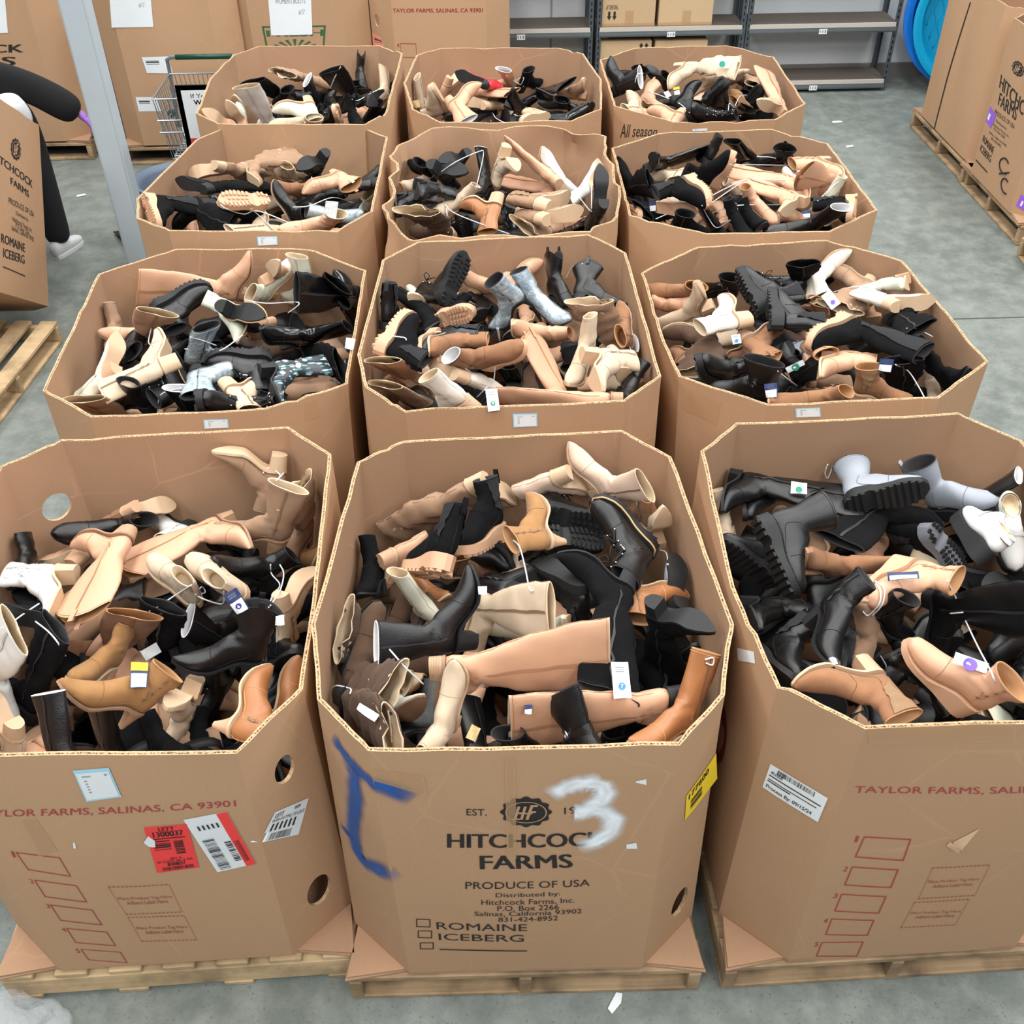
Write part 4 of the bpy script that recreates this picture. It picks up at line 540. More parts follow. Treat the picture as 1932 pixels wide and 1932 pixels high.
 ('R2','an','ta','n',(1.206,3.373,1.048),(0.815,0.569,-0.028,0.104),0.799,'tan sole resting on the tall black boot'),
 ('R2','ok','bs','k',(1.755,3.135,0.94),(-0.592,0.248,0.533,0.551),0.821,'long black suede boot down the side wall'),
 ('R2','ok','bs','k',(1.559,3.303,0.849),(0.95,0.292,-0.092,-0.058),0.787,'black suede boot at the front corner'),
 ('R2','mi','bk','k',(1.223,3.398,0.825),(-0.597,-0.288,0.176,-0.727),0.791,'black leather shaft with white lining and side zip'),
 ('R2','mo','bk','k',(1.002,2.999,1.046),(-0.249,0.013,0.101,-0.963),0.824,'black boot with buckle strap at the front rim'),
 ('R2','ch','bk','k',(0.856,3.26,0.969),(-0.146,0.493,-0.207,0.832),0.839,'black lug boot beside the buckle boot'),
 ('R2','an','nu','n',(1.268,3.296,1.074),(0.367,-0.428,0.537,-0.628),0.875,'beige suede boot lying in the middle'),
 ('R2','ag','br','n',(1.312,3.048,1.014),(-0.993,-0.104,0.045,0.042),0.82,'camel suede boot with brown shaft at front rim'),
 ('R2','ag','br','n',(1.132,3.02,1.012),(-0.174,0.327,-0.296,0.881),0.914,'camel boot with elastic panel lying along front rim'),
 ('R2','an','bk','k',(1.232,3.302,0.856),(-0.278,-0.005,0.613,0.739),0.783,'black boot with blue white tag'),
 ('R2','an','bg','n',(1.729,3.272,0.812),(0.563,-0.245,-0.253,-0.748),0.779,'tan collar flap at the front corner'),
 ('R2','an','bk','k',(1.178,3.681,0.94),(-0.116,0.766,-0.613,0.156),0.786,'black boot under the pointed brown ankle boot'),
 ('R2','an','gy','k',(1.404,3.705,0.866),(0.189,-0.346,-0.557,0.731),0.78,'grey-edged boot under the nearer lug boot'),
 ('L3','ks','tp','n',(-1.248,4.986,1.178),(-0.273,-0.073,-0.847,-0.45),0.828,'slouchy rounded taupe boot by the far wall'),
 ('L3','ks','tp','n',(-1.224,5.139,1.094),(-0.67,0.64,-0.312,0.211),0.801,'slouchy taupe boot with shaft angled up'),
 ('L3','ok','bs','k',(-1.271,4.78,1.125),(-0.15,-0.247,-0.759,-0.584),0.826,'long black suede boot lying below the taupe pair'),
 ('L3','an','bk','k',(-0.73,5.185,1.157),(-0.105,-0.417,0.848,0.309),0.877,'black boot with cylinder heel raised at far wall'),
 ('L3','an','bg','n',(-0.896,5.291,0.935),(-0.308,0.015,0.333,-0.891),0.774,'pale beige boot collar under the raised heel'),
 ('L3','an','bg','n',(-0.981,5.32,0.997),(0.811,0.469,0.347,0.045),0.781,'beige boot beside the pale collar'),
 ('L3','ab','br','n',(-0.946,5.039,0.96),(0.341,-0.53,0.172,-0.757),0.802,'dark brown suede boot in the middle'),
 ('L3','we','ta','n',(-0.681,5.015,1.12),(0.31,-0.124,0.678,-0.655),0.843,'tan suede boot with open collar'),
 ('L3','mo','bk','k',(-0.481,4.956,1.061),(-0.484,0.563,0.527,-0.414),0.843,'black buckle boot at the side wall'),
 ('L3','kc','bs','n',(-1.514,4.578,1.2),(0.538,-0.627,0.523,-0.21),0.825,'black suede tan-lug boot at side wall'),
 ('L3','ok','bs','k',(-1.334,4.734,1.139),(-0.484,-0.09,-0.72,0.489),0.804,'black suede boot lying along the front rim'),
 ('L3','mi','fl','k',(-1.363,5.148,0.887),(0.442,-0.632,0.216,-0.599),0.785,'dark floral boot in the middle'),
 ('L3','ch','bs','n',(-0.928,4.493,1.209),(0.207,0.264,-0.918,-0.211),0.892,'black boot with tan lug sole turned up'),
 ('L3','an','bk','n',(-0.919,4.788,0.957),(0.288,0.552,-0.256,0.739),0.799,'black boot with beige sole facing out'),
 ('L3','an','bk','k',(-0.953,5.076,0.904),(0.73,0.628,0.128,0.239),0.782,'black leather boot under white ties'),
 ('L3','st','sv','k',(-0.578,4.541,1.046),(-0.782,-0.288,0.472,0.289),0.833,'silver plastic-wrapped boot with white tag'),
 ('L3','an','cr','n',(-0.477,5.145,0.941),(0.235,0.247,0.431,-0.835),0.782,'mint cream boot at the side wall'),
 ('L3','mi','bg','n',(-0.879,4.426,1.062),(-0.394,0.136,0.572,-0.706),0.812,'beige flat shaft at the front rim'),
 ('L3','an','nu','n',(-0.689,4.431,1.067),(-0.193,0.24,-0.341,0.888),0.906,'pale tan pointed boot along the front rim'),
 ('L3','an','nu','n',(-1.371,4.842,0.798),(-0.488,-0.287,0.369,-0.737),0.765,'pale tan toe at front rim corner'),
 ('L3','an','ta','n',(-1.351,5.097,0.863),(0.615,-0.308,-0.454,-0.567),0.764,'tan boot scrap beside the floral boot'),
 ('L3','an','bs','k',(-1.044,5.319,0.856),(-0.199,0.068,0.375,-0.903),0.783,'black suede boot under the dark brown boot'),
 ('C3','an','bk','k',(-0.02,5.184,1.14),(-0.109,-0.299,0.89,0.327),0.774,'black boot with square heel up at far wall'),
 ('C3','an','bk','k',(-0.241,4.914,1.188),(-0.335,0.892,-0.273,0.132),0.915,'black boot with large square heel facing out'),
 ('C3','an','bs','k',(-0.196,5.04,1.041),(-0.379,0.012,0.369,-0.849),0.762,'small black boot end near the far corner'),
 ('C3','ab','bk','k',(-0.296,4.731,1.175),(0.402,-0.63,0.515,-0.419),0.897,'wrinkled black leather boot on the pile'),
 ('C3','an','bk','k',(-0.384,4.661,1.135),(0.5,-0.54,0.479,-0.479),0.887,'black boot with blocky heel at the side wall'),
 ('C3','an','bg','n',(-0.351,5.026,0.974),(0.466,-0.491,0.117,-0.726),0.781,'beige boot under the wrinkled black boot'),
 ('C3','mi','bk','k',(0.083,5.017,0.948),(-0.497,0.084,0.282,0.816),0.802,'black boot standing upright with white tie'),
 ('C3','an','bg','n',(0.143,5.03,1.236),(0.032,0.787,-0.595,-0.163),0.876,'pale beige boot with block heel up'),
 ('C3','kn','ta','n',(0.382,4.809,1.129),(0.574,-0.647,0.104,0.491),0.84,'tan tall boot leaning on the far wall'),
 ('C3','kn','ta','n',(0.453,4.949,1.022),(0.323,0.335,-0.648,-0.603),0.8,'tan tall boot below its leaning mate'),
 ('C3','mi','wh','n',(0.391,5.06,1.031),(-0.2,-0.54,0.52,-0.63),0.851,'white pointed boot with toe up, larger showing'),
 ('C3','ap','wh','n',(0.581,4.674,1.166),(-0.362,0.637,0.642,-0.224),0.807,'white pointed boot near the side wall'),
 ('C3','mi','bk','k',(0.564,4.368,1.176),(0.282,-0.635,-0.695,-0.186),0.859,'black boot with white lining along the side wall'),
 ('C3','so','bg','n',(-0.136,4.758,0.988),(-0.445,0.357,-0.161,0.805),0.821,'pale grey suede boot under the black boots'),
 ('C3','ks','db','n',(-0.093,4.448,1.029),(-0.117,0.074,0.423,-0.895),0.875,'dark brown slouch boot at the front rim'),
 ('C3','an','cg','n',(0.121,4.435,1.228),(-0.037,-0.297,-0.804,0.513),0.895,'bright cognac ankle boot with sole up'),
 ('C3','mi','fl','k',(0.102,4.879,1.052),(0.128,-0.839,0.526,-0.063),0.79,'dark floral boot beside the cognac boot'),
 ('C3','ag','tp','n',(0.302,4.366,1.183),(0.606,-0.644,-0.297,0.36),0.926,'taupe boot with elastic panel and grey sole'),
 ('C3','an','tp','n',(0.279,4.294,1.155),(-0.598,0.752,0.212,-0.179),0.917,'taupe boot with pointed sole facing the rim'),
 ('C3','co','bk','k',(-0.036,4.847,0.784),(0.651,-0.149,-0.589,-0.456),0.775,'black lug sole beside the cognac boot'),
 ('C3','mo','bp','k',(0.391,4.828,0.838),(-0.807,-0.537,-0.049,-0.241),0.781,'black glossy boot under the pointed taupe sole'),
 ('C3','co','bk','k',(0.3,5.208,0.933),(-0.054,0.278,0.615,-0.736),0.778,'black boot above the floral boot'),
 ('C3','ks','tp','n',(0.351,4.615,0.94),(0.318,0.088,-0.551,0.767),0.805,'taupe suede boot with stacked heel at front rim'),
 ('R3','kn','bp','k',(0.849,5.141,1.026),(0.404,-0.642,0.146,-0.634),0.802,'glossy black shaft lying by the far wall'),
 ('R3','ch','bs','n',(1.175,4.846,1.052),(0.781,0.075,-0.586,-0.202),0.887,'black lug boot with tan sole at the far side'),
 ('R3','an','bk','k',(1.162,5.108,1.041),(0.727,0.086,0.163,0.661),0.783,'black boot collar standing behind the far lug boot'),
 ('R3','mi','bp','k',(1.464,5.183,1.047),(-0.318,0.252,0.362,-0.839),0.769,'glossy black wide open collar at the far wall'),
 ('R3','we','bk','k',(1.648,5.22,1.017),(-0.184,0.102,0.392,-0.896),0.8,'black boot with peaked collar by far wall'),
 ('R3','an','ta','n',(1.73,4.988,1.134),(-0.541,-0.54,0.425,0.484),0.899,'camel boot lying at the side wall'),
 ('R3','cw','ta','n',(1.763,4.826,1.115),(-0.15,-0.506,-0.259,0.809),0.779,'camel boot shaft below the side wall boot'),
 ('R3','ok','bs','k',(0.776,5.054,0.932),(-0.486,-0.339,0.357,-0.722),0.784,'black suede boot in the far corner'),
 ('R3','an','bg','n',(1.083,5.084,1.047),(-0.059,0.23,0.615,-0.752),0.802,'cream boot between two tan-soled boots'),
 ('R3','an','nu','n',(0.903,5.265,0.864),(0.385,-0.447,0.086,-0.803),0.774,'tan boot end beside the cream boot'),
 ('R3','ch','bs','n',(1.0,4.642,1.199),(-0.499,-0.615,0.433,0.431),0.937,'black ankle boot with zip and tan lug sole'),
 ('R3','wd','bg','n',(0.819,4.606,1.076),(0.644,-0.724,0.167,-0.184),0.812,'beige sole under the zipped black ankle boot'),
 ('R3','mi','bs','k',(0.762,5.169,0.933),(0.465,-0.688,0.508,-0.228),0.764,'black suede boot at the side wall with tie'),
 ('R3','kn','ta','n',(1.535,4.523,1.123),(0.244,0.23,-0.684,-0.648),0.833,'tan leather tall boot lying in the middle'),
 ('R3','kn','ta','n',(1.589,4.857,1.081),(0.506,0.456,-0.462,-0.568),0.85,'tan leather tall boot behind its mate'),
 ('R3','so','bg','n',(1.372,5.106,0.856),(0.773,-0.024,-0.37,0.514),0.783,'beige boot opening beside the tan tall boots'),
 ('R3','ok','bs','k',(0.892,4.912,0.962),(-0.715,-0.588,-0.065,0.374),0.785,'black suede boot at the front corner'),
 ('R3','ch','bs','n',(0.715,4.757,0.996),(0.377,-0.631,0.46,-0.498),0.792,'tan lug heel in the side corner'),
 ('R3','an','bs','k',(0.89,4.527,1.013),(0.921,0.368,0.069,-0.104),0.793,'black suede boot with zip at the front rim'),
 ('R3','mi','bk','k',(1.203,4.642,0.893),(0.52,-0.307,-0.155,0.782),0.78,'black boot with white lining collar'),
 ('R3','an','bs','k',(1.195,4.414,1.022),(0.708,0.056,-0.242,-0.661),0.809,'black suede boot with open zip collar'),
 ('R3','an','bs','k',(1.254,4.402,0.994),(-0.705,0.175,0.342,0.596),0.802,'black suede rounded boot beside the zip collar boot'),
 ('R3','an','ta','n',(1.352,4.668,1.0),(-0.744,-0.184,0.259,0.587),0.804,'tan boot with open collar and white lining'),
 ('R3','an','nu','s',(1.513,4.835,0.954),(0.25,-0.438,0.66,-0.557),0.782,'pale boot with stacked wooden heel'),
 ('R3','mi','bk','k',(1.48,4.408,1.009),(0.147,-0.195,0.344,-0.907),0.934,'pointed black leather boot along the front rim'),
 ('R3','ch','bs','n',(1.744,4.506,1.135),(0.384,0.435,-0.625,-0.522),0.888,'black boot with tan lug heel at side wall'),
 ('R3','an','bg','n',(1.76,4.612,0.997),(0.274,-0.307,-0.57,0.711),0.779,'beige boot under the tan lug heel'),
 ('R3','an','cr','n',(1.627,4.657,1.025),(0.887,0.106,0.184,0.409),0.772,'white boot collar with loops at the side wall'),
 ('R3','an','nu','n',(1.316,4.812,0.872),(0.321,0.078,-0.581,-0.744),0.775,'tan toe between the black collars'),
 ('R3','an','wh','n',(1.633,4.863,0.988),(0.511,-0.15,-0.59,-0.607),0.798,'white lined boot flap on the tan boots'),
 ('L4','kn','wh','n',(-1.089,5.946,0.992),(-0.075,0.124,0.296,-0.944),0.829,'big white shaft standing at front'),
 ('L4','an','cr','n',(-1.31,6.018,0.959),(-0.498,0.291,0.546,0.608),0.801,'cream boot with oval sole facing out'),
 ('L4','an','nu','n',(-1.288,5.692,1.103),(0.384,0.023,-0.799,-0.461),0.772,'tan rounded toe in the side corner'),
 ('L4','an','cr','n',(-1.408,6.34,0.904),(0.617,-0.383,-0.334,-0.6),0.767,'cream toe behind the big white shaft'),
 ('L4','an','cr','n',(-0.884,5.852,1.196),(0.144,-0.055,0.805,-0.573),0.898,'cream boot with tan sole and heel up'),
 ('L4','an','bg','n',(-0.923,5.805,1.058),(-0.168,0.215,-0.466,0.842),0.878,'beige boot along the front rim'),
 ('L4','kn','bk','k',(-1.173,6.445,0.979),(-0.883,-0.45,0.134,0.003),0.821,'long black boot with white lining at far wall'),
 ('L4','an','bk','k',(-1.2,6.319,1.005),(-0.83,-0.426,-0.128,-0.335),0.841,'black boot under the long lined one'),
 ('L4','ks','tp','n',(-1.029,6.688,1.035),(0.803,0.536,-0.113,-0.232),0.84,'slouchy taupe boot by the far wall'),
 ('L4','mi','bk','k',(-0.982,6.514,0.873),(0.81,0.183,-0.17,0.531),0.789,'black boot with pale lining edge standing centre'),
 ('L4','kn','bk','k',(-0.641,6.286,1.02),(-0.033,0.186,0.346,-0.919),0.802,'tall black boot with white tie'),
 ('L4','we','bk','k',(-0.717,6.595,0.996),(0.798,-0.178,-0.031,-0.574),0.793,'black flared collar standing highest'),
 ('L4','mi','bg','n',(-0.516,6.406,0.928),(-0.494,0.2,0.344,0.773),0.791,'beige shaft standing at the side wall'),
 ('L4','co','bk','n',(-0.756,6.05,0.967),(-0.656,-0.24,0.663,0.27),0.792,'black lace-up boot with pale welt'),
 ('L4','we','bs','k',(-0.696,5.926,0.968),(0.823,-0.18,-0.151,-0.517),0.793,'black suede dome at the front rim'),
 ('L4','mi','bk','k',(-0.951,6.471,0.888),(-0.798,0.494,0.03,0.344),0.78,'black boot with white sole edge'),
 ('L4','ap','bk','k',(-0.506,6.102,1.151),(-0.264,-0.5,0.69,0.452),0.834,'black pointed heel boot with white tie'),
 ('L4','an','bk','k',(-0.665,6.226,0.928),(0.861,0.35,0.13,0.345),0.788,'black shoe with silver edge at front corner'),
 ('L4','mi','bs','k',(-0.563,6.385,0.876),(-0.752,0.433,0.113,0.483),0.768,'black suede boot at the side corner'),
 ('L4','ab','bk','k',(-0.81,6.551,0.962),(0.876,0.386,0.151,0.245),0.781,'wrinkled black boot under the flared collar'),
 ('C4','mi','bg','n',(-0.323,6.313,0.897),(0.78,0.019,-0.053,0.623),0.781,'beige boot with white lining standing at side wall'),
 ('C4','ck','bg','n',(-0.143,6.023,1.059),(-0.533,-0.238,0.799,0.145),0.882,'beige ankle boot with sole edge up'),
 ('C4','an','nu','n',(-0.159,6.526,1.076),(-0.135,0.867,0.446,-0.176),0.788,'tan boot behind the pale pointed boot'),
 ('C4','mi','nu','n',(-0.169,5.936,1.125),(-0.628,-0.742,0.024,-0.232),0.896,'pale tan pointed boot with white lining'),
 ('C4','ap','rd','k',(0.055,6.308,1.092),(-0.161,-0.336,-0.737,-0.564),0.896,'red boot with black sole'),
 ('C4','kn','ta','n',(-0.035,6.545,0.962),(-0.716,-0.579,-0.207,-0.332),0.787,'tan boot with white lining below the red boot'),
 ('C4','mi','nu','n',(0.291,6.59,0.968),(-0.245,0.074,0.383,-0.888),0.764,'pale tan shaft standing at far wall'),
 ('C4','an','bs','k',(0.261,6.549,0.973),(-0.908,-0.276,-0.047,-0.312),0.798,'black suede boot heap by far wall'),
 ('C4','kn','bp','k',(0.414,6.513,0.986),(0.329,-0.001,0.55,-0.768),0.795,'glossy black tall boot lying to the side'),
 ('C4','an','bk','k',(0.171,6.093,1.05),(-0.135,0.757,-0.358,0.529),0.802,'glossy black boot with toe up'),
 ('C4','an','nu','n',(0.675,6.315,0.997),(-0.644,-0.132,0.673,0.34),0.8,'tan pointed toe at the side wall'),
 ('C4','kn','bp','k',(0.693,6.05,0.964),(-0.642,-0.075,0.608,0.461),0.794,'glossy black boot with round toe at the side'),
 ('C4','an','bk','n',(0.577,6.133,0.998),(0.191,-0.036,-0.463,0.865),0.842,'black boot with grey brown sole'),
 ('C4','co','bp','k',(0.471,5.728,1.056),(-0.471,-0.222,-0.544,-0.658),0.799,'glossy black lace-up boot at front rim'),
 ('C4','ck','ta','n',(0.422,5.824,1.076),(0.304,0.233,-0.666,-0.641),0.849,'tan boot with rounded sole end facing out'),
 ('C4','mi','bg','s',(0.21,6.541,0.935),(-0.375,-0.314,-0.646,0.586),0.769,'pale boot with stacked heel and white ties'),
 ('C4','mi','bk','k',(0.177,6.519,0.845),(-0.277,-0.303,0.663,0.626),0.763,'black shaft with white edge at front rim'),
 ('C4','ab','tp','n',(0.073,6.282,0.977),(0.206,0.302,0.738,0.568),0.792,'taupe suede boot in the middle'),
 ('C4','an','bk','k',(0.236,6.565,0.83),(0.378,0.027,-0.367,0.849),0.769,'black boot under the pale shaft'),
 ('C4','an','bk','k',(-0.218,6.335,0.828),(0.686,-0.535,-0.067,-0.489),0.776,'small black toe at the front corner'),
 ('R4','mi','bk','k',(0.826,6.302,1.004),(0.504,0.463,-0.192,0.703),0.909,'black pointed boot with toe up in the corner'),
 ('R4','we','bk','k',(1.064,6.589,1.014),(0.156,0.001,-0.462,0.873),0.757,'black boot collar at the far wall'),
 ('R4','an','bk','k',(1.199,6.464,0.987),(-0.396,-0.124,0.428,-0.803),0.816,'black boot with beige sole edge'),
 ('R4','ks','bg','n',(1.219,6.467,1.144),(0.511,-0.251,0.588,-0.575),0.913,'beige slouch boot with white lining, topmost'),
 ('R4','ks','bg','n',(1.39,6.355,1.087),(0.521,0.089,0.716,0.456),0.8,'beige slouch boot with white lining, lower one'),
 ('R4','an','bk','k',(1.113,6.009,1.079),(0.641,0.713,-0.008,0.282),0.827,'black boot with oval toe up'),
 ('R4','we','ta','n',(0.954,6.24,0.963),(0.767,-0.486,0.078,-0.411),0.796,'tan boot with scalloped collar'),
 ('R4','an','ta','n',(1.172,5.691,1.126),(0.144,-0.203,-0.707,0.662),0.923,'tan rounded boot at front rim'),
 ('R4','an','bg','n',(0.989,5.909,1.024),(0.505,-0.104,-0.571,0.639),0.833,'pale beige flap at the side corner'),
 ('R4','ch','bk','k',(1.281,5.939,1.115),(-0.147,0.793,-0.324,0.494),0.867,'black lug boot with heel toward the rim'),
 ('R4','co','bk','k',(1.213,5.677,1.075),(-0.201,0.48,-0.38,0.765),0.919,'black lug boot lying along the front rim'),
 ('R4','an','tn','n',(1.66,6.23,0.938),(0.499,-0.136,-0.51,0.688),0.796,'camel suede boot with tie'),
 ('R4','an','tn','n',(1.608,6.642,1.002),(-0.076,0.461,0.638,-0.612),0.776,'camel suede sole above the lug boots'),
 ('R4','co','bk','k',(1.608,6.295,0.923),(-0.378,0.72,-0.039,0.581),0.789,'black lug sole at the side'),
 ('R4','co','bk','k',(1.813,6.542,1.003),(0.23,-0.31,-0.675,0.629),0.773,'black laced boot behind the lug sole'),
 ('R4','kn','nu','n',(1.745,5.782,1.064),(-0.242,0.106,0.589,0.764),0.868,'pale tan tall boot at the side wall'),
 ('R4','so','tp','n',(1.792,6.568,0.998),(0.198,-0.098,-0.622,0.751),0.779,'grey taupe boot under the tall pale boot'),
 ('R4','mo','bp','k',(1.523,6.299,0.928),(-0.833,-0.517,-0.172,0.093),0.778,'glossy black boot at front rim corner'),
]
BIN_PHRASE = {'L1': 'in the red-sticker bin', 'C1': 'in the spray-painted bin', 'R1': 'in the date-label bin', 'L2': 'in bin behind the red-sticker bin', 'C2': 'in bin behind the spray-painted bin', 'R2': 'in bin behind the date-label bin', 'L3': 'in the bin nearest the grey pole', 'C3': 'in the crumpled-rim bin', 'R3': 'in bin before the All-season bin', 'L4': 'in the bin beside the shopping cart', 'C4': 'in the red-boot bin', 'R4': 'in the All-season bin'}
DROP = {'L1': 0.27, 'C1': 0.22, 'R1': 0.21, 'L2': 0.12, 'C2': 0.15, 'R2': 0.14, 'L3': 0.16, 'C3': 0.18, 'R3': 0.13, 'L4': 0.17, 'C4': 0.18, 'R4': 0.13}
TAGS = [[46, [-0.297, 1.592, 1.17], [0.808, -0.521, -0.276], [0.555, 0.513, 0.655], [-0.2, -0.682, 0.704], 0.054, 0.018, 'w', '-', ''], [54, [-0.05, 1.65, 1.002], [0.89, -0.275, -0.363], [0.428, 0.778, 0.46], [0.156, -0.565, 0.81], 0.027, 0.037, 'k', '-', ''], [56, [-0.017, 1.986, 1.175], [0.979, -0.165, 0.118], [0.024, 0.672, 0.74], [-0.201, -0.722, 0.662], 0.022, 0.022, 'w', '-', ''], [66, [0.319, 1.677, 1.155], [1.0, 0.027, -0.006], [-0.02, 0.862, 0.507], [0.019, -0.507, 0.862], 0.044, 0.09, 'w', 'b', '7'], [58, [0.085, 1.589, 1.163], [0.994, -0.029, -0.103], [0.1, 0.592, 0.8], [0.038, -0.805, 0.591], 0.02, 0.021, 'n', '-', ''], [22, [-0.901, 1.798, 1.097], [0.982, 0.121, -0.147], [-0.031, 0.862, 0.506], [0.188, -0.493, 0.85], 0.042, 0.068, 'y', '-', ''], [20, [-1.009, 2.131, 0.823], [0.854, 0.475, 0.215], [-0.472, 0.531, 0.703], [0.22, -0.702, 0.678], 0.05, 0.033, 'w', '-', ''], [13, [-0.673, 1.987, 1.162], [0.901, 0.245, 0.359], [-0.419, 0.272, 0.866], [0.114, -0.931, 0.348], 0.038, 0.067, 'n', 'd', '6'], [17, [-0.566, 1.976, 1.097], [0.927, 0.274, -0.256], [0.081, 0.52, 0.85], [0.366, -0.809, 0.46], 0.025, 0.026, 'w', '-', ''], [76, [0.977, 2.49, 1.083], [0.972, -0.225, 0.073], [0.145, 0.809, 0.57], [-0.187, -0.543, 0.818], 0.049, 0.038, 'w', 'g', ''], [87, [1.126, 2.003, 1.163], [0.931, -0.218, 0.291], [0.062, 0.884, 0.464], [-0.359, -0.414, 0.837], 0.08, 0.023, 'n', '-', ''], [94, [1.146, 1.622, 1.238], [0.868, -0.497, 0.009], [0.401, 0.712, 0.577], [-0.293, -0.497, 0.817], 0.077, 0.027, 'w', 'p', ''], [145, [-0.478, 3.304, 1.158], [0.955, -0.241, -0.176], [0.25, 0.329, 0.911], [-0.161, -0.913, 0.374], 0.032, 0.04, 'w', '-', ''], [161, [0.031, 2.821, 1.221], [0.993, 0.028, 0.118], [-0.1, 0.739, 0.666], [-0.069, -0.673, 0.737], 0.038, 0.075, 'w', 'g', '9'], [191, [1.403, 3.673, 1.082], [0.781, 0.152, 0.605], [-0.556, 0.611, 0.563], [-0.284, -0.777, 0.562], 0.044, 0.07, 'w', 'p', ''], [183, [0.968, 3.402, 1.075], [0.961, -0.084, 0.265], [-0.161, 0.609, 0.777], [-0.227, -0.789, 0.571], 0.033, 0.036, 'w', 'b', ''], [201, [1.193, 3.34, 0.986], [0.827, -0.039, 0.561], [-0.36, 0.73, 0.581], [-0.432, -0.683, 0.59], 0.07, 0.023, 'w', 'g', ''], [202, [0.976, 2.919, 1.162], [0.811, -0.456, 0.367], [-0.121, 0.483, 0.867], [-0.573, -0.748, 0.337], 0.041, 0.048, 'n', '-', ''], [200, [1.379, 2.987, 1.207], [0.927, -0.376, 0.004], [0.082, 0.213, 0.974], [-0.367, -0.902, 0.228], 0.046, 0.043, 'n', '-', ''], [229, [-0.632, 4.294, 1.233], [0.94, 0.199, -0.276], [0.257, 0.116, 0.959], [0.223, -0.973, 0.058], 0.056, 0.076, 'w', '-', ''], [267, [0.818, 4.595, 1.084], [0.959, -0.233, 0.161], [-0.075, 0.339, 0.938], [-0.273, -0.911, 0.308], 0.031, 0.046, 'n', '-', ''], [280, [1.453, 4.306, 1.159], [0.898, -0.399, 0.186], [-0.054, 0.32, 0.946], [-0.437, -0.859, 0.266], 0.035, 0.03, 'n', '-', ''], [306, [-0.343, 6.28, 1.005], [0.914, -0.294, 0.279], [-0.177, 0.331, 0.927], [-0.365, -0.897, 0.251], 0.04, 0.042, 'k', '-', ''], [329, [1.444, 6.215, 1.223], [0.924, -0.363, -0.118], [0.285, 0.453, 0.845], [-0.253, -0.815, 0.522], 0.084, 0.044, 'w', 'g', ''], [331, [1.102, 6.014, 1.12], [0.869, 0.215, 0.445], [-0.472, 0.626, 0.621], [-0.145, -0.75, 0.646], 0.03, 0.038, 'w', '-', ''], [331, [1.15, 6.002, 1.142], [0.981, -0.079, 0.177], [-0.156, 0.224, 0.962], [-0.116, -0.971, 0.207], 0.037, 0.043, 'y', '-', '']]
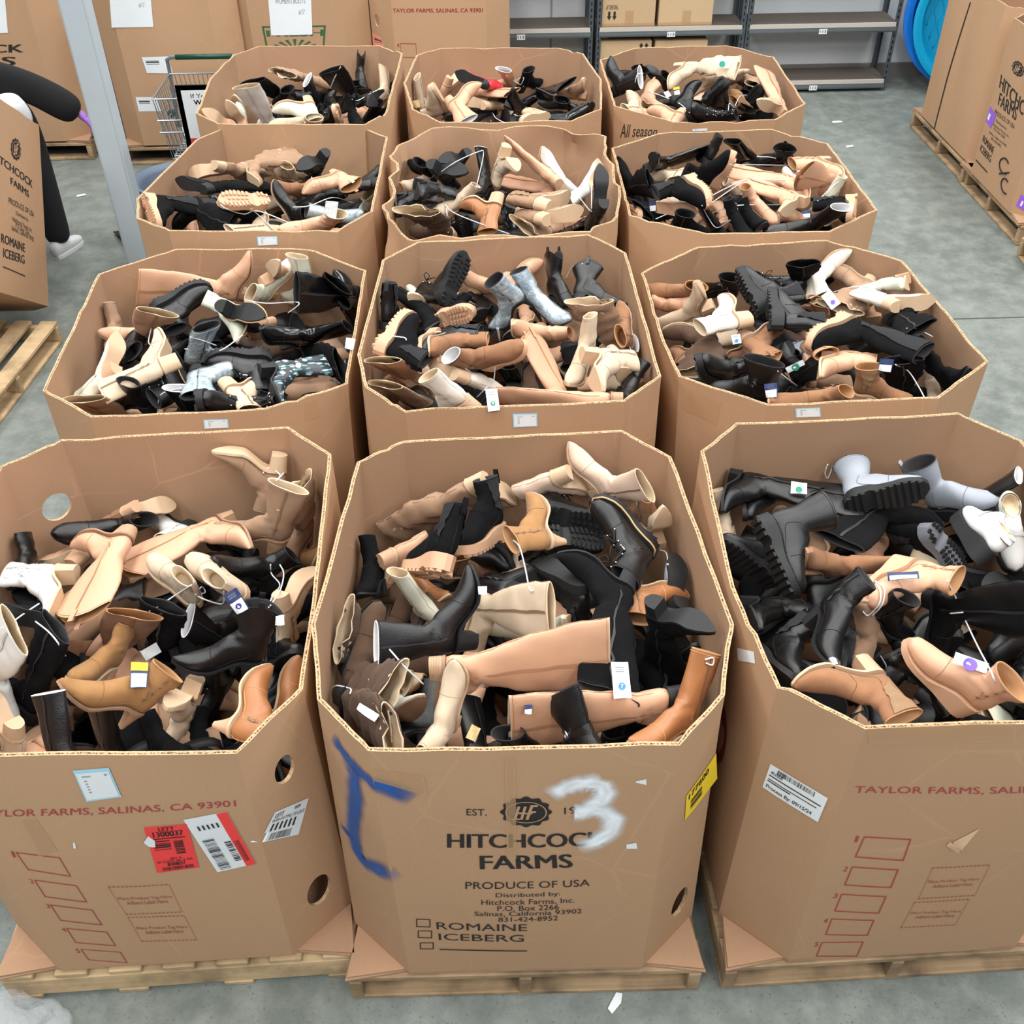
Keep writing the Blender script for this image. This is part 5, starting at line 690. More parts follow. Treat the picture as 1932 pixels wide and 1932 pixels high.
TIES = [[39, [[-0.255, 1.795, 1.164], [-0.212, 1.724, 1.176], [-0.173, 1.733, 1.1]]], [46, [[-0.43, 1.846, 0.962], [-0.409, 1.814, 1.01], [-0.375, 1.782, 1.038], [-0.36, 1.751, 1.067], [-0.361, 1.734, 1.07]]], [46, [[-0.248, 1.593, 1.173], [-0.245, 1.58, 1.127], [-0.246, 1.573, 1.077]]], [59, [[0.075, 2.242, 1.123], [0.091, 2.183, 1.148], [0.104, 2.139, 1.111], [0.11, 2.005, 1.156], [0.119, 1.991, 1.166]]], [65, [[0.53, 2.35, 0.967], [0.544, 2.32, 0.982], [0.522, 2.188, 1.057]]], [72, [[0.528, 1.703, 1.19], [0.552, 1.718, 1.178], [0.55, 1.709, 1.162], [0.531, 1.7, 1.18]]], [12, [[-0.846, 2.159, 1.064], [-0.922, 2.2, 0.982], [-0.962, 2.157, 0.981], [-0.972, 2.126, 0.998]]], [12, [[-0.853, 2.19, 0.996], [-0.917, 2.418, 0.807], [-0.91, 2.417, 0.783], [-0.852, 2.198, 0.981], [-0.788, 2.197, 0.947], [-0.754, 2.145, 1.051]]], [14, [[-0.673, 2.379, 0.931], [-0.675, 2.376, 0.894], [-0.643, 2.327, 0.892], [-0.633, 2.188, 0.981], [-0.601, 2.019, 1.104]]], [14, [[-0.646, 2.384, 0.925], [-0.631, 2.352, 0.915], [-0.616, 2.216, 0.975], [-0.596, 2.021, 1.109]]], [11, [[-1.292, 2.161, 1.008], [-1.308, 2.088, 1.037], [-1.289, 1.975, 1.11], [-1.28, 1.936, 1.143]]], [11, [[-1.245, 2.032, 1.066], [-1.192, 1.982, 1.076], [-1.161, 1.951, 1.064], [-1.166, 1.968, 0.993]]], [0, [[-0.719, 2.68, 1.056], [-0.705, 2.708, 1.057], [-0.66, 2.656, 1.066], [-0.638, 2.509, 1.158], [-0.627, 2.572, 1.137]]], [87, [[1.232, 1.969, 1.172], [1.291, 1.996, 1.079], [1.312, 1.942, 1.036], [1.27, 1.79, 1.099], [1.173, 1.579, 1.255], [1.175, 1.556, 1.245]]], [93, [[1.281, 1.98, 1.033], [1.3, 1.954, 1.063]]], [87, [[1.058, 2.005, 1.135], [1.06, 1.971, 1.135], [1.054, 1.949, 1.11], [1.037, 1.954, 1.064], [1.018, 1.952, 1.081]]], [87, [[1.06, 2.017, 1.132], [1.072, 1.98, 1.138], [1.066, 1.954, 1.104], [1.051, 1.962, 1.052]]], [103, [[1.18, 2.08, 0.753], [1.192, 2.058, 0.738], [1.195, 2.053, 0.728]]], [82, [[1.125, 2.667, 1.035], [1.124, 2.669, 0.997], [1.138, 2.671, 0.973], [1.144, 2.668, 1.026]]], [123, [[-0.981, 3.912, 1.018], [-0.864, 3.802, 1.059], [-0.697, 3.598, 1.17], [-0.749, 3.625, 1.111]]], [119, [[-1.126, 3.457, 1.062], [-1.031, 3.422, 1.076], [-0.951, 3.325, 1.133], [-0.888, 3.417, 1.139]]], [111, [[-1.272, 3.574, 1.089], [-1.26, 3.473, 1.087], [-1.185, 3.301, 1.173]]], [119, [[-1.068, 3.368, 1.166], [-1.03, 3.38, 1.143], [-0.997, 3.43, 1.09]]], [118, [[-1.176, 3.155, 0.989], [-1.146, 3.142, 1.066], [-1.059, 3.113, 1.111], [-1.08, 3.129, 1.087]]], [135, [[-0.757, 3.047, 1.064], [-0.757, 3.113, 1.079], [-0.7, 3.081, 1.102]]], [154, [[0.371, 4.049, 1.007], [0.394, 4.009, 1.081], [0.418, 3.845, 1.178]]], [149, [[0.063, 3.63, 1.018], [0.075, 3.654, 0.943], [0.069, 3.628, 1.019]]], [145, [[-0.312, 3.229, 1.228], [-0.272, 3.228, 1.221], [-0.266, 3.218, 1.216]]], [147, [[0.045, 3.123, 1.154], [0.039, 3.142, 1.087], [0.009, 3.101, 1.08], [-0.022, 3.135, 1.023]]], [191, [[1.473, 3.861, 1.01], [1.522, 3.8, 1.066], [1.574, 3.738, 1.098], [1.555, 3.572, 1.154]]], [202, [[0.994, 2.939, 1.225], [1.122, 3.2, 1.023], [1.224, 3.359, 0.883]]], [200, [[1.458, 3.084, 1.146], [1.522, 3.105, 1.103], [1.542, 3.03, 1.08], [1.494, 2.885, 1.14]]], [196, [[1.541, 3.247, 1.194], [1.597, 3.293, 1.166], [1.675, 3.304, 1.122]]], [223, [[-1.112, 4.348, 1.246], [-1.092, 4.348, 1.227], [-1.037, 4.42, 1.168], [-0.97, 4.429, 1.176], [-0.789, 4.312, 1.154]]], [224, [[-0.827, 4.487, 1.166], [-0.746, 4.445, 1.189], [-0.695, 4.845, 1.053], [-0.632, 5.108, 0.909]]], [223, [[-1.001, 4.414, 1.196], [-0.981, 4.462, 1.142], [-0.915, 4.394, 1.106]]], [214, [[-0.801, 4.949, 1.115], [-0.783, 4.879, 1.096]]], [234, [[-0.167, 4.871, 1.158], [-0.091, 4.834, 1.222], [0.017, 5.024, 1.194], [0.039, 5.083, 1.161], [0.013, 4.942, 1.105], [-0.005, 4.706, 1.138]]], [246, [[-0.17, 4.703, 1.099], [-0.145, 4.634, 1.089], [-0.133, 4.337, 1.097]]], [246, [[-0.151, 4.638, 1.094], [-0.102, 4.524, 1.102], [0.022, 4.295, 1.15], [0.139, 4.329, 1.087]]], [244, [[0.482, 4.693, 1.094], [0.52, 4.622, 1.066], [0.517, 4.461, 1.125]]], [244, [[0.527, 4.59, 1.194], [0.52, 4.494, 1.122]]], [257, [[1.191, 4.728, 1.219], [1.377, 5.024, 1.097], [1.608, 5.189, 1.023]]], [259, [[1.43, 5.156, 1.086], [1.529, 5.18, 1.067], [1.608, 5.189, 1.023]]], [266, [[1.02, 4.396, 1.2], [1.168, 4.638, 1.146], [1.295, 4.765, 1.13], [1.484, 4.773, 1.119]]], [266, [[1.028, 4.386, 1.173], [1.147, 4.62, 1.118], [1.263, 4.746, 1.127]]], [284, [[1.119, 4.929, 0.862], [1.154, 4.724, 0.992], [1.167, 4.406, 1.161], [1.459, 4.84, 0.967], [1.675, 4.936, 0.924]]], [266, [[1.003, 4.392, 1.171], [1.079, 4.572, 1.032], [1.121, 4.548, 0.99], [1.135, 4.375, 1.106]]], [272, [[0.821, 4.571, 1.024], [0.88, 4.564, 1.055]]], [281, [[1.559, 4.499, 1.132], [1.653, 4.624, 1.14], [1.688, 4.638, 1.162]]], [296, [[-0.81, 6.1, 1.172], [-0.777, 6.06, 1.234], [-0.736, 6.048, 1.296]]], [300, [[-0.677, 5.922, 1.158], [-0.659, 6.046, 1.11], [-0.587, 6.073, 1.138], [-0.547, 6.089, 1.151]]], [312, [[0.197, 6.451, 1.104], [0.245, 6.498, 1.056], [0.306, 6.516, 1.017]]], [312, [[0.252, 6.529, 1.013], [0.267, 6.564, 1.041], [0.304, 6.476, 1.081], [0.291, 6.5, 1.035]]], [323, [[0.098, 6.348, 0.868], [0.107, 6.454, 0.883], [0.124, 6.007, 1.007], [0.157, 5.426, 1.188]]], [320, [[0.231, 6.341, 0.913], [0.253, 6.082, 0.991], [0.274, 5.715, 1.127]]], [326, [[0.926, 6.108, 1.158], [0.936, 6.109, 1.202], [0.977, 6.163, 1.191]]], [332, [[1.029, 6.27, 1.058], [1.1, 6.151, 1.063], [1.153, 5.916, 1.102], [1.129, 5.487, 1.199]]], [336, [[1.342, 5.518, 1.197], [1.401, 5.754, 1.151], [1.455, 5.856, 1.09]]], [335, [[1.462, 5.865, 1.1], [1.569, 6.21, 1.034], [1.63, 6.291, 1.013]]]]
# ---------------------------------------------------------------- the setting
def struct(name, bm, m, auto=None): return tag(obj(name, bm, m, None, auto=auto), kind='structure')
bm = bmesh.new(); r = bmesh.ops.create_grid(bm, x_segments=2, y_segments=2, size=8); bmesh.ops.translate(bm, verts=bm.verts, vec=(0, 4, 0)); struct('floor', bm, FLOOR)
bm = bmesh.new(); box(bm, (0, 9.80, 2.9), (16, .1, 5.8)); struct('wall_back', bm, WHITEW)
bm = bmesh.new(); box(bm, (0, 9.735, .06), (16, .03, .12)); struct('baseboard_back', bm, DARKW)
bm = bmesh.new()
for k in range(3): box(bm, (4.6-k*3.9, 9.742, 1.5), (.012, .016, 2.7))
struct('trim_1', bm, plain('wall_seam', (150, 154, 158), .8))
bm = bmesh.new(); box(bm, (-2.19, 6.3, 2.9), (.145, .145, 5.8)); bmesh.ops.bevel(bm, geom=[e for e in bm.edges], offset=.012, segments=2, affect='EDGES'); struct('pillar_left', bm, POLEM)
bm = bmesh.new(); box(bm, (0, 4, 5.85), (16, 16, .1)); struct('ceiling', bm, plain('white_ceiling', (222, 222, 218), .9))
# expansion joint of the slab
bm = bmesh.new(); box(bm, (3.0, 5.35, .0005), (3.4, .012, .002)); struct('trim_2', bm, plain('joint_shadow_gap', (78, 80, 78), .9))

# ---------------------------------------------------------------- pallets
def pallet(cx, cy, label, rz=0., along='y', w=1.04, d=1.24, m=None, top=.136, group='wooden pallets on the floor', gap=.05):
    """stringers run along y (their ends face the aisle) or along x"""
    t = empty('wooden_pallet', (cx, cy, 0), label, 'pallet', group); t.rotation_euler = (0, 0, rz)
    m = m or WOOD
    def part(name, bx):
        bm = bmesh.new(); box(bm, *bx); bmesh.ops.bevel(bm, geom=list(bm.edges), offset=.004, segments=1, affect='EDGES')
        o = obj(name, bm, m); o.parent = t; return o
    W, D = (w, d) if along == 'y' else (d, w)
    rot = (lambda c, s: (c, s)) if along == 'y' else (lambda c, s: ((c[1], c[0], c[2]), (s[1], s[0], s[2])))
    for sx in (-1, 0, 1): part('stringer', rot((sx*(W/2-.02), 0, .066), (.038, D, .088)))
    n = 7
    for k in range(n): part('deck_board', rot((0, -D/2+.05+k*(D-.10)/(n-1), top-.0125), (W, .095, .025-.001)))
    for k in range(4): part('bottom_board', rot((0, -D/2+.05+k*(D-.10)/3, .011), (W, .09, .021)))
    return t
# ---------------------------------------------------------------- cardboard bins
def wallpt(code, s, v, off=0., seg=None):
    B, T = BINS[code]; n = len(B)
    i = (int(math.floor(s)) % n) if seg is None else seg; u = s-(math.floor(s) if seg is None else seg); j = (i+1) % n
    b0, b1, t0, t1 = Vector(B[i]), Vector(B[j]), Vector(T[i]), Vector(T[j])
    p = (b0*(1-u)+b1*u)*(1-v)+(t0*(1-u)+t1*u)*v
    nr = (b1-b0).cross((t0+t1-b0-b1)).normalized()
    uu = min(1, max(0, u)); vv = min(1, max(0, v))
    L = (b1-b0).length
    bulge = (.016 if L > .4 else .004)*math.sin(math.pi*uu)*math.sin(math.pi*vv)
    seed = sum(ord(c) for c in code)
    bulge += noise.noise(p*3.1+Vector((seed, 0, 0)))*.006*math.sin(math.pi*vv)*math.sin(math.pi*uu)
    return p+nr*(bulge+off)
def decal_map(code, seg, uv):
    (a, b, c, d) = [Vector(q) for q in uv]        # tl tr br bl
    def f(x, y, off):
        q = (d*(1-x)+c*x)*(1-y)+(a*(1-x)+b*x)*y
        return wallpt(code, q.x, q.y, off, None if seg < 0 else seg)
    return f
def cover(o, vals):
    at = o.data.attributes.new('cover', 'FLOAT', 'POINT')
    for k, v in enumerate(vals): at.data[k].value = v
def d_rect(f, off, x0=0, y0=0, x1=1, y1=1, nx=4, ny=3, bm=None):
    bm = bm or bmesh.new(); g = [[bm.verts.new(f(x0+(x1-x0)*i/nx, y0+(y1-y0)*j/ny, off)) for i in range(nx+1)] for j in range(ny+1)]
    for j in range(ny):
        for i in range(nx): bm.faces.new((g[j][i], g[j][i+1], g[j+1][i+1], g[j+1][i]))
    return bm
def d_text(f, off, body, x0=0, y0=0, x1=1, y1=1, shear=0., bold=0., bm=None):
    bm = bm or bmesh.new(); vs, fs, _ = text_geo(body, shear, bold)
    n_ = max(1, len(body)); d = bold*2.2/n_ if bold > .01 else 0
    for sh in ((-d, 0, d) if d else (0,)):
        V = [bm.verts.new(f(x0+(x1-x0)*(x+sh), y0+(y1-y0)*y, off+abs(sh)*.0)) for x, y in vs]
        for fc in fs:
            try: bm.faces.new([V[i] for i in fc])
            except ValueError: pass
    return bm
def d_frame(f, off, bm=None, w=.035, wy=.06, dash=0):
    bm = bm or bmesh.new()
    if not dash:
        for (x0, y0, x1, y1) in ((0, 0, 1, wy), (0, 1-wy, 1, 1), (0, 0, w, 1), (1-w, 0, 1, 1)): d_rect(f, off, x0, y0, x1, y1, 3, 3, bm)
    else:
        for k in range(14):
            a = k/14; b = a+.6/14
            for y in (0, 1-wy): d_rect(f, off, a, y, b, y+wy, 1, 1, bm)
            for x in (0, 1-w): d_rect(f, off, x, a, x+w, b, 1, 1, bm)
    return bm
def d_bars(f, off, x0, y0, x1, y1, n, vertical=True, seed=1, bm=None):
    bm = bm or bmesh.new(); rnd = random.Random(seed)
    for k in range(n):
        a = k/n; b = a+rnd.choice((.25, .45, .7))/n
        if vertical: d_rect(f, off, x0+(x1-x0)*a, y0, x0+(x1-x0)*b, y1, 1, 1, bm)
        else: d_rect(f, off, x0, y0+(y1-y0)*a, x1, y0+(y1-y0)*b, 1, 1, bm)
    return bm
def bin_decals(code, root):
    P = lambda name, bm, m, par=root: _part(name, bm, m, par)
    def _part(name, bm, m, par):
        me = mesh_of(name, bm, m); o = bpy.data.objects.new(name, me); C.objects.link(o); o.parent = par
        if par == root: o.matrix_parent_inverse = Matrix.Translation(root.location).inverted()
        return o
    for (cd, seg, kind, col, txt, uv) in DECALS:
        if cd != code: continue
        f = decal_map(code, seg, uv); ink = {'ink': INK, 'redink': REDINK, 'green': GREENI}.get(col, INK)
        if kind in ('text', 'textb', 'texth'):
            small = txt.startswith(('Place', 'Adhere'))
            P('printed_lettering', d_text(f, .0015, txt, bold=.022 if kind == 'textb' else .006 if kind == 'texth' else .004, shear=.25 if kind == 'texth' else 0), DIMRED if small else ink)
        elif kind == 'rect': P('print_and_slit_line', d_rect(f, .0022, nx=8, ny=40 if code == 'RE' else 3), ink)  # printed underlines; on RE the dark of a panel slit, put in as colour
        elif kind == 'frame': P('printed_tick_box', d_frame(f, .0015, w=.07 if col == 'ink' else .025, wy=.10 if col == 'ink' else .05), ink)
        elif kind == 'dashed': P('printed_dashed_box', d_frame(f, .0015, dash=1, w=.012, wy=.03), DIMRED)
        elif kind == 'seal':
            bm = bmesh.new(); N = 96; ce = bm.verts.new(f(.5, .5, .0015)); ring = []
            for k in range(N):
                a = 2*math.pi*k/N; r = .47+.03*math.cos(12*a); ring.append(bm.verts.new(f(.5+r*math.cos(a), .5+r*math.sin(a), .0015)))
            for k in range(N): bm.faces.new((ce, ring[k], ring[(k+1) % N]))
            s = P('printed_seal', bm, ink)
            bm = bmesh.new()
            for k in range(N):
                q = []
                for kk, r in ((k, .40), (k+1, .40), (k+1, .375), (k, .375)):
                    a = 2*math.pi*kk/N; q.append(bm.verts.new(f(.5+r*math.cos(a), .5+r*.86*math.sin(a), .0028)))
                bm.faces.new(q)
            d_text(f, .0028, 'H', .27, .27, .50, .70, .45, .03, bm); d_text(f, .0028, 'F', .50, .27, .72, .74, .45, .03, bm)
            d_rect(f, .0028, .36, .45, .62, .50, 2, 1, bm); d_rect(f, .0028, .24, .26, .38, .31, 2, 1, bm)
            P('printed_monogram', bm, CARD, s)
        elif kind == 'scrap': P('paper_scrap', d_rect(f, .002, nx=1, ny=1), PAPER)
        elif kind == 'tape': P('packing_tape', d_rect(f, .0025), TAPE)
        elif kind == 'tear':
            bm = bmesh.new(); q = [bm.verts.new(f(x, y, o_)) for x, y, o_ in ((0, .5, .002), (.25, .1, .012), (.45, .55, .02), (.2, .75, .006))]; bm.faces.new(q)
            q = [bm.verts.new(f(x, y, o_)) for x, y, o_ in ((.25, .6, .002), (.5, 0, .002), (1, .95, .002))]; bm.faces.new(q)
            P('torn_patch', bm, CARD_TORN)
        elif kind == 'bluelabel':
            s = P('paper_label', d_rect(f, .002), BLUEP if col == 'blue' else PAPER)
            P('label_print', d_rect(f, .003, .05, .06, .95, .9) if col == 'blue' else d_bars(f, .003, .1, .55, .6, .85, 3, False), PAPER if col == 'blue' else INK, s)
            if col == 'blue':
                bm = d_rect(f, .0038, .18, .78, .42, .82, 1, 1); d_rect(f, .0038, .8, .78, .88, .84, 1, 1, bm)
                for k in range(5): d_rect(f, .0038, .2, .28+.09*k, .27, .32+.09*k, 1, 1, bm)
                P('label_print', bm, plain('grey_print', (150, 160, 168)), s)
        elif kind == 'red':
            s = P('red_label', d_rect(f, .002), REDP); bm = d_text(f, .003, 'LETT', .32, .90, .68, .98, bold=.02); d_text(f, .003, '1300037', .16, .78, .86, .89, bold=.03, bm=bm)
            d_rect(f, .003, .15, .73, .88, .75, 1, 1, bm); d_text(f, .003, '830837', .3, .13, .72, .20, bold=.04, bm=bm); d_bars(f, .003, .15, .03, .9, .11, 40, bm=bm)
            d_bars(f, .003, .1, .50, .5, .72, 5, False, 3, bm); d_bars(f, .003, .58, .38, .8, .70, 9, False, 5, bm); d_text(f, .003, 'SET 4', .4, .27, .65, .31, bold=.03, bm=bm); d_text(f, .003, '8/13/2024 08:13 AM', .08, .21, .9, .26, bm=bm)
            P('label_print', bm, INK, s)
            bm = bmesh.new(); bm.faces.new([bm.verts.new(f(x, y, .004)) for x, y in ((-.1, .70), (.05, .83), (.17, .72), (.14, .58), (0, .60))]); P('torn_patch', bm, PAPER, s)
        elif kind == 'redwhite':
            s = P('shipping_label', d_rect(f, .002), PAPER); P('red_band', d_rect(f, .003, .76, 0, 1, 1), REDP, s)
            bm = d_bars(f, .004, .12, .04, .40, .62, 26, False, 4); d_bars(f, .004, .58, .14, .74, .52, 12, False, 9, bm); d_bars(f, .004, .80, .10, .92, .5, 6, True, 2, bm)
            for k in range(5): d_rect(f, .004, .2+.11*k, .78, .24+.11*k, .86, 1, 1, bm)
            P('label_print', bm, INK, s)
        elif kind == 'shiplabel':
            s = P('shipping_label', d_rect(f, .0025, nx=8), PAPER); bm = d_text(f, .0038, 'LETT', .08, .78, .32, .92, bold=.02); d_text(f, .0038, '8:09', .62, .84, .78, .94, bold=.02, bm=bm)
            d_text(f, .0038, 'FIB BIN GAS P/PALL TAYLOR FF', .06, .64, .96, .74, bm=bm); d_bars(f, .0038, .2, .04, .75, .26, 28, True, 8, bm)
            for k in range(6): d_rect(f, .0038, .12+.12*k, .34, .17+.12*k, .58, 1, 2, bm)
            P('label_print', bm, INK, s)
        elif kind == 'date':
            s = P('date_label', d_rect(f, .002), PAPER); bm = d_bars(f, .003, .15, .78, .8, .96, 34, True, 5)
            d_text(f, .003, '451058', .05, .68, .26, .80, bold=.02, bm=bm); d_rect(f, .003, .04, .58, .95, .62, 3, 1, bm); d_rect(f, .003, .04, .44, .9, .47, 3, 1, bm); d_rect(f, .003, .04, .36, .45, .40, 3, 1, bm)
            d_text(f, .003, 'Process By: 09/15/24', .05, .06, .86, .24, bold=.02, bm=bm); P('label_print', bm, INK, s)
        elif kind == 'yellow':
            s = P('yellow_label', d_rect(f, .002), YELP); bm = d_text(f, .003, '177600', .08, .72, .72, .92, bold=.03); d_bars(f, .003, .15, .2, .5, .6, 7, False, 3, bm); P('label_print', bm, INK, s)
        elif kind == 'purple':
            s = P('purple_label', d_rect(f, .002), PURP); P('label_print', d_rect(f, .003, .35, .2, .55, .65, 1, 1), PAPER, s)
        elif kind == 'pink':
            s = P('salmon_label', d_rect(f, .002), PINKP); P('label_print', d_bars(f, .003, .2, .3, .9, .8, 3, False), INK, s)
        elif kind == 'redoval':
            bm = bmesh.new(); bm.faces.new([bm.verts.new(f(.5+.5*math.cos(2*math.pi*k/32), .5+.5*math.sin(2*math.pi*k/32), .0015)) for k in range(32)]); P('printed_oval', bm, plain('dark_red_print', (140, 34, 44), .7))
        elif kind == 'paper':
            s = P('paper_sheet', d_rect(f, .003), PAPER)
            if txt and code in ('BC', 'BB'):
                bm = d_text(f, .004, txt, .16, .52 if code == 'BC' else .50, .86, .60 if code == 'BC' else .54, .1); d_text(f, .004, '6/17', .70, .34, .84, .42, .3, bm=bm); P('paper_print', bm, plain('pencil_grey', (120, 128, 136), .8), s)
        elif kind == 'badge':
            bm = d_frame(f, .0015, w=.03, wy=.06); d_text(f, .0015, txt, .06, .60, .96, .84, bold=.02, bm=bm)
            for k in range(9):
                a = math.pi*(k+.5)/9; c0, s0 = math.cos(a), math.sin(a)
                bm.faces.new([bm.verts.new(f(.5+r*c0*.5-w_*s0, .05+r*s0*.55+w_*c0, .0015)) for r, w_ in ((.35, -.01), (.35, .01), (.8, .03), (.8, -.03))])
            P('printed_badge', bm, GREENI)
        elif kind == 'handC':
            bm = bmesh.new()
            arc = lambda cx, cy, rx, ry, a0, a1: [f(cx+rx*math.cos(a0+(a1-a0)*k/12), cy+ry*math.sin(a0+(a1-a0)*k/12), .003) for k in range(13)]
            tube(bm, arc(.45, .72, .35, .22, .6, 5.4), .005, 5); tube(bm, [f(.85, .62, .003), f(.15, .42, .003)], .005, 5); tube(bm, arc(.65, .2, .28, .2, .9, 5.2), .005, 5); P('handwriting', bm, INK)
    for k, (cd, col, wd, uv) in enumerate(STROKES):
        if cd != code: continue
        pts = []
        for a, b in zip(uv, uv[1:]):
            for q in range(5): pts.append((a[0]+(b[0]-a[0])*q/5, a[1]+(b[1]-a[1])*q/5))
        pts.append(uv[-1]); bm = bmesh.new(); vals = []; prev = None
        W3 = [wallpt(code, p[0], p[1], .0022+.0006*k) for p in pts]; M = 14
        for i in range(len(pts)):
            d = (W3[min(i+1, len(pts)-1)]-W3[max(0, i-1)]).normalized(); s = math.floor(pts[i][0])
            nr = (wallpt(code, s+.6, .5)-wallpt(code, s+.4, .5)).cross(wallpt(code, s+.5, .6)-wallpt(code, s+.5, .4)).normalized()
            t = d.cross(nr); row = []
            tw = .8+.35*noise.noise(Vector((i*.3, k, 0)))
            end = min(1, i/4, (len(pts)-1-i)/4)
            for q in range(M+1):
                x = q/M*2-1; row.append(bm.verts.new(W3[i]+t*x*wd*2.15*tw)); vals.append(max(0, min(1, (1-abs(x))**1.5*1.9))*min(1, end+.15)*(.86+.3*noise.noise(Vector((i*.21, q*.4, k*3)))))
            if prev:
                for q in range(M): bm.faces.new((prev[q], prev[q+1], row[q+1], row[q]))
            prev = row
        o = P('spray_paint', bm, SPRAYB if col == 'blue' else SPRAYW); cover(o, vals)
def make_bin(code, label, group, crumple=0., crease=True, flaps=True):
    B, T = BINS[code]; n = len(B); rnd = random.Random(code)
    cz = min(b[2] for b in B)
    c = sum((Vector(b) for b in B), Vector())/n; c.z = cz
    root = empty('cardboard_bin', c, label, 'box', group)
    SUB, VS, TH = 8, 14, .011
    bm = bmesh.new(); outer, inner = [], []
    ax = (sum((Vector(t) for t in T), Vector())-sum((Vector(b) for b in B), Vector())).normalized()
    N = n*SUB
    for vi in range(VS+1):
        v = vi/VS; ro, ri = [], []
        for k in range(N):
            s = k/SUB; p = wallpt(code, s, v)
            pa, pb = wallpt(code, (s-.25) % n, v), wallpt(code, (s+.25) % n, v)
            nr = (pb-pa).cross(ax).normalized()
            if crumple and v > .62:
                q = (v-.62)/.38; p = p+nr*crumple*noise.noise(p*6)*q*1.3+ax*crumple*noise.noise(p*5+Vector((3, 1, 7)))*q*q*.9
            if vi == VS:
                p = p+ax*(.0035*noise.noise(p*24)+.006*noise.noise(p*7+Vector((9, 0, 0)))); p = p+nr*.004*noise.noise(p*14)
                if rnd.random() < .03: p = p-ax*rnd.uniform(.004, .012)
            ro.append(bm.verts.new(p)); ri.append(bm.verts.new(p-nr*TH))
        outer.append(ro); inner.append(ri)
    for vi in range(VS):
        for k in range(N):
            j = (k+1) % N
            bm.faces.new((outer[vi][k], outer[vi][j], outer[vi+1][j], outer[vi+1][k])).material_index = 0
            bm.faces.new((inner[vi][j], inner[vi][k], inner[vi+1][k], inner[vi+1][j])).material_index = 1
    rv_ = {}
    def rimv(q, t_):
        if t_ == 0: return outer[VS][q]
        if t_ == 1: return inner[VS][q]
        if (q, t_) not in rv_: rv_[(q, t_)] = bm.verts.new(outer[VS][q].co.lerp(inner[VS][q].co, t_)-ax*(.002 if q % 2 else .0005))
        return rv_[(q, t_)]
    for k in range(N):
        j = (k+1) % N
        for a_, b_, mi_, dz_ in ((0, .3, 2, 0), (.3, .7, 3, -.003), (.7, 1, 2, 0)):
            bm.faces.new([rimv(q, t_) for q, t_ in ((k, a_), (j, a_), (j, b_), (k, b_))]).material_index = mi_
        bm.faces.new((outer[0][j], outer[0][k], inner[0][k], inner[0][j])).material_index = 0
    bmesh.ops.recalc_face_normals(bm, faces=bm.faces)
    me = bpy.data.meshes.new('wall_panel')
    bm.to_mesh(me); bm.free()
    for m in (CARD, CARD_IN, EDGE, FLUTE): me.materials.append(m)
    me.shade_smooth(); me.set_sharp_from_angle(angle=math.radians(24))
    wl = bpy.data.objects.new('wall_panels', me); C.objects.link(wl); wl.parent = root; wl.matrix_parent_inverse = Matrix.Translation(c).inverted()
    hs = [h for h in HOLES if h[0] == code]
    if hs:
        cb = bmesh.new()
        for (_, s, v, rw, rh) in hs:
            p = wallpt(code, s, v); sg = math.floor(s)
            du = (wallpt(code, s+.05, v)-wallpt(code, s-.05, v)).normalized(); dv = (wallpt(code, s, v+.03)-wallpt(code, s, v-.03)).normalized(); nr = du.cross(dv).normalized()
            M = Matrix.Translation(p) @ Matrix((du, dv, nr)).transposed().to_4x4() @ Matrix.Diagonal((rw, rh, 1, 1))
            bmesh.ops.create_cone(cb, cap_ends=True, segments=28, radius1=.5, radius2=.5, depth=.08, matrix=M)
        cm = bpy.data.meshes.new('cutter'); cb.to_mesh(cm); cb.free(); co = bpy.data.objects.new('cutter', cm); C.objects.link(co); cm.materials.append(EDGE)
        md = wl.modifiers.new('holes', 'BOOLEAN'); md.object = co; md.operation = 'DIFFERENCE'; md.solver = 'EXACT'
        try: md.material_mode = 'TRANSFER'
        except Exception: pass
        bpy.context.view_layer.update(); dg = bpy.context.evaluated_depsgraph_get(); me2 = bpy.data.meshes.new_from_object(wl.evaluated_get(dg))
        wl.modifiers.clear(); wl.data = me2; bpy.data.objects.remove(co); me2.name = 'wall_panel'
    # pressed fold lines inside, at the panel corners
    # floor of the bin and the corner flaps folded out under it
    bm = bmesh.new(); lo = [bm.verts.new(Vector(b)+ax*.004) for b in B]; hi = [bm.verts.new(Vector(b)+ax*.014) for b in B]
    bm.faces.new(list(reversed(lo))); bm.faces.new(hi)
    for k in range(n): bm.faces.new((lo[k], lo[(k+1) % n], hi[(k+1) % n], hi[k]))
    o = obj('bottom_panel', bm, CARD_IN); o.parent = root; o.matrix_parent_inverse = Matrix.Translation(c).inverted()
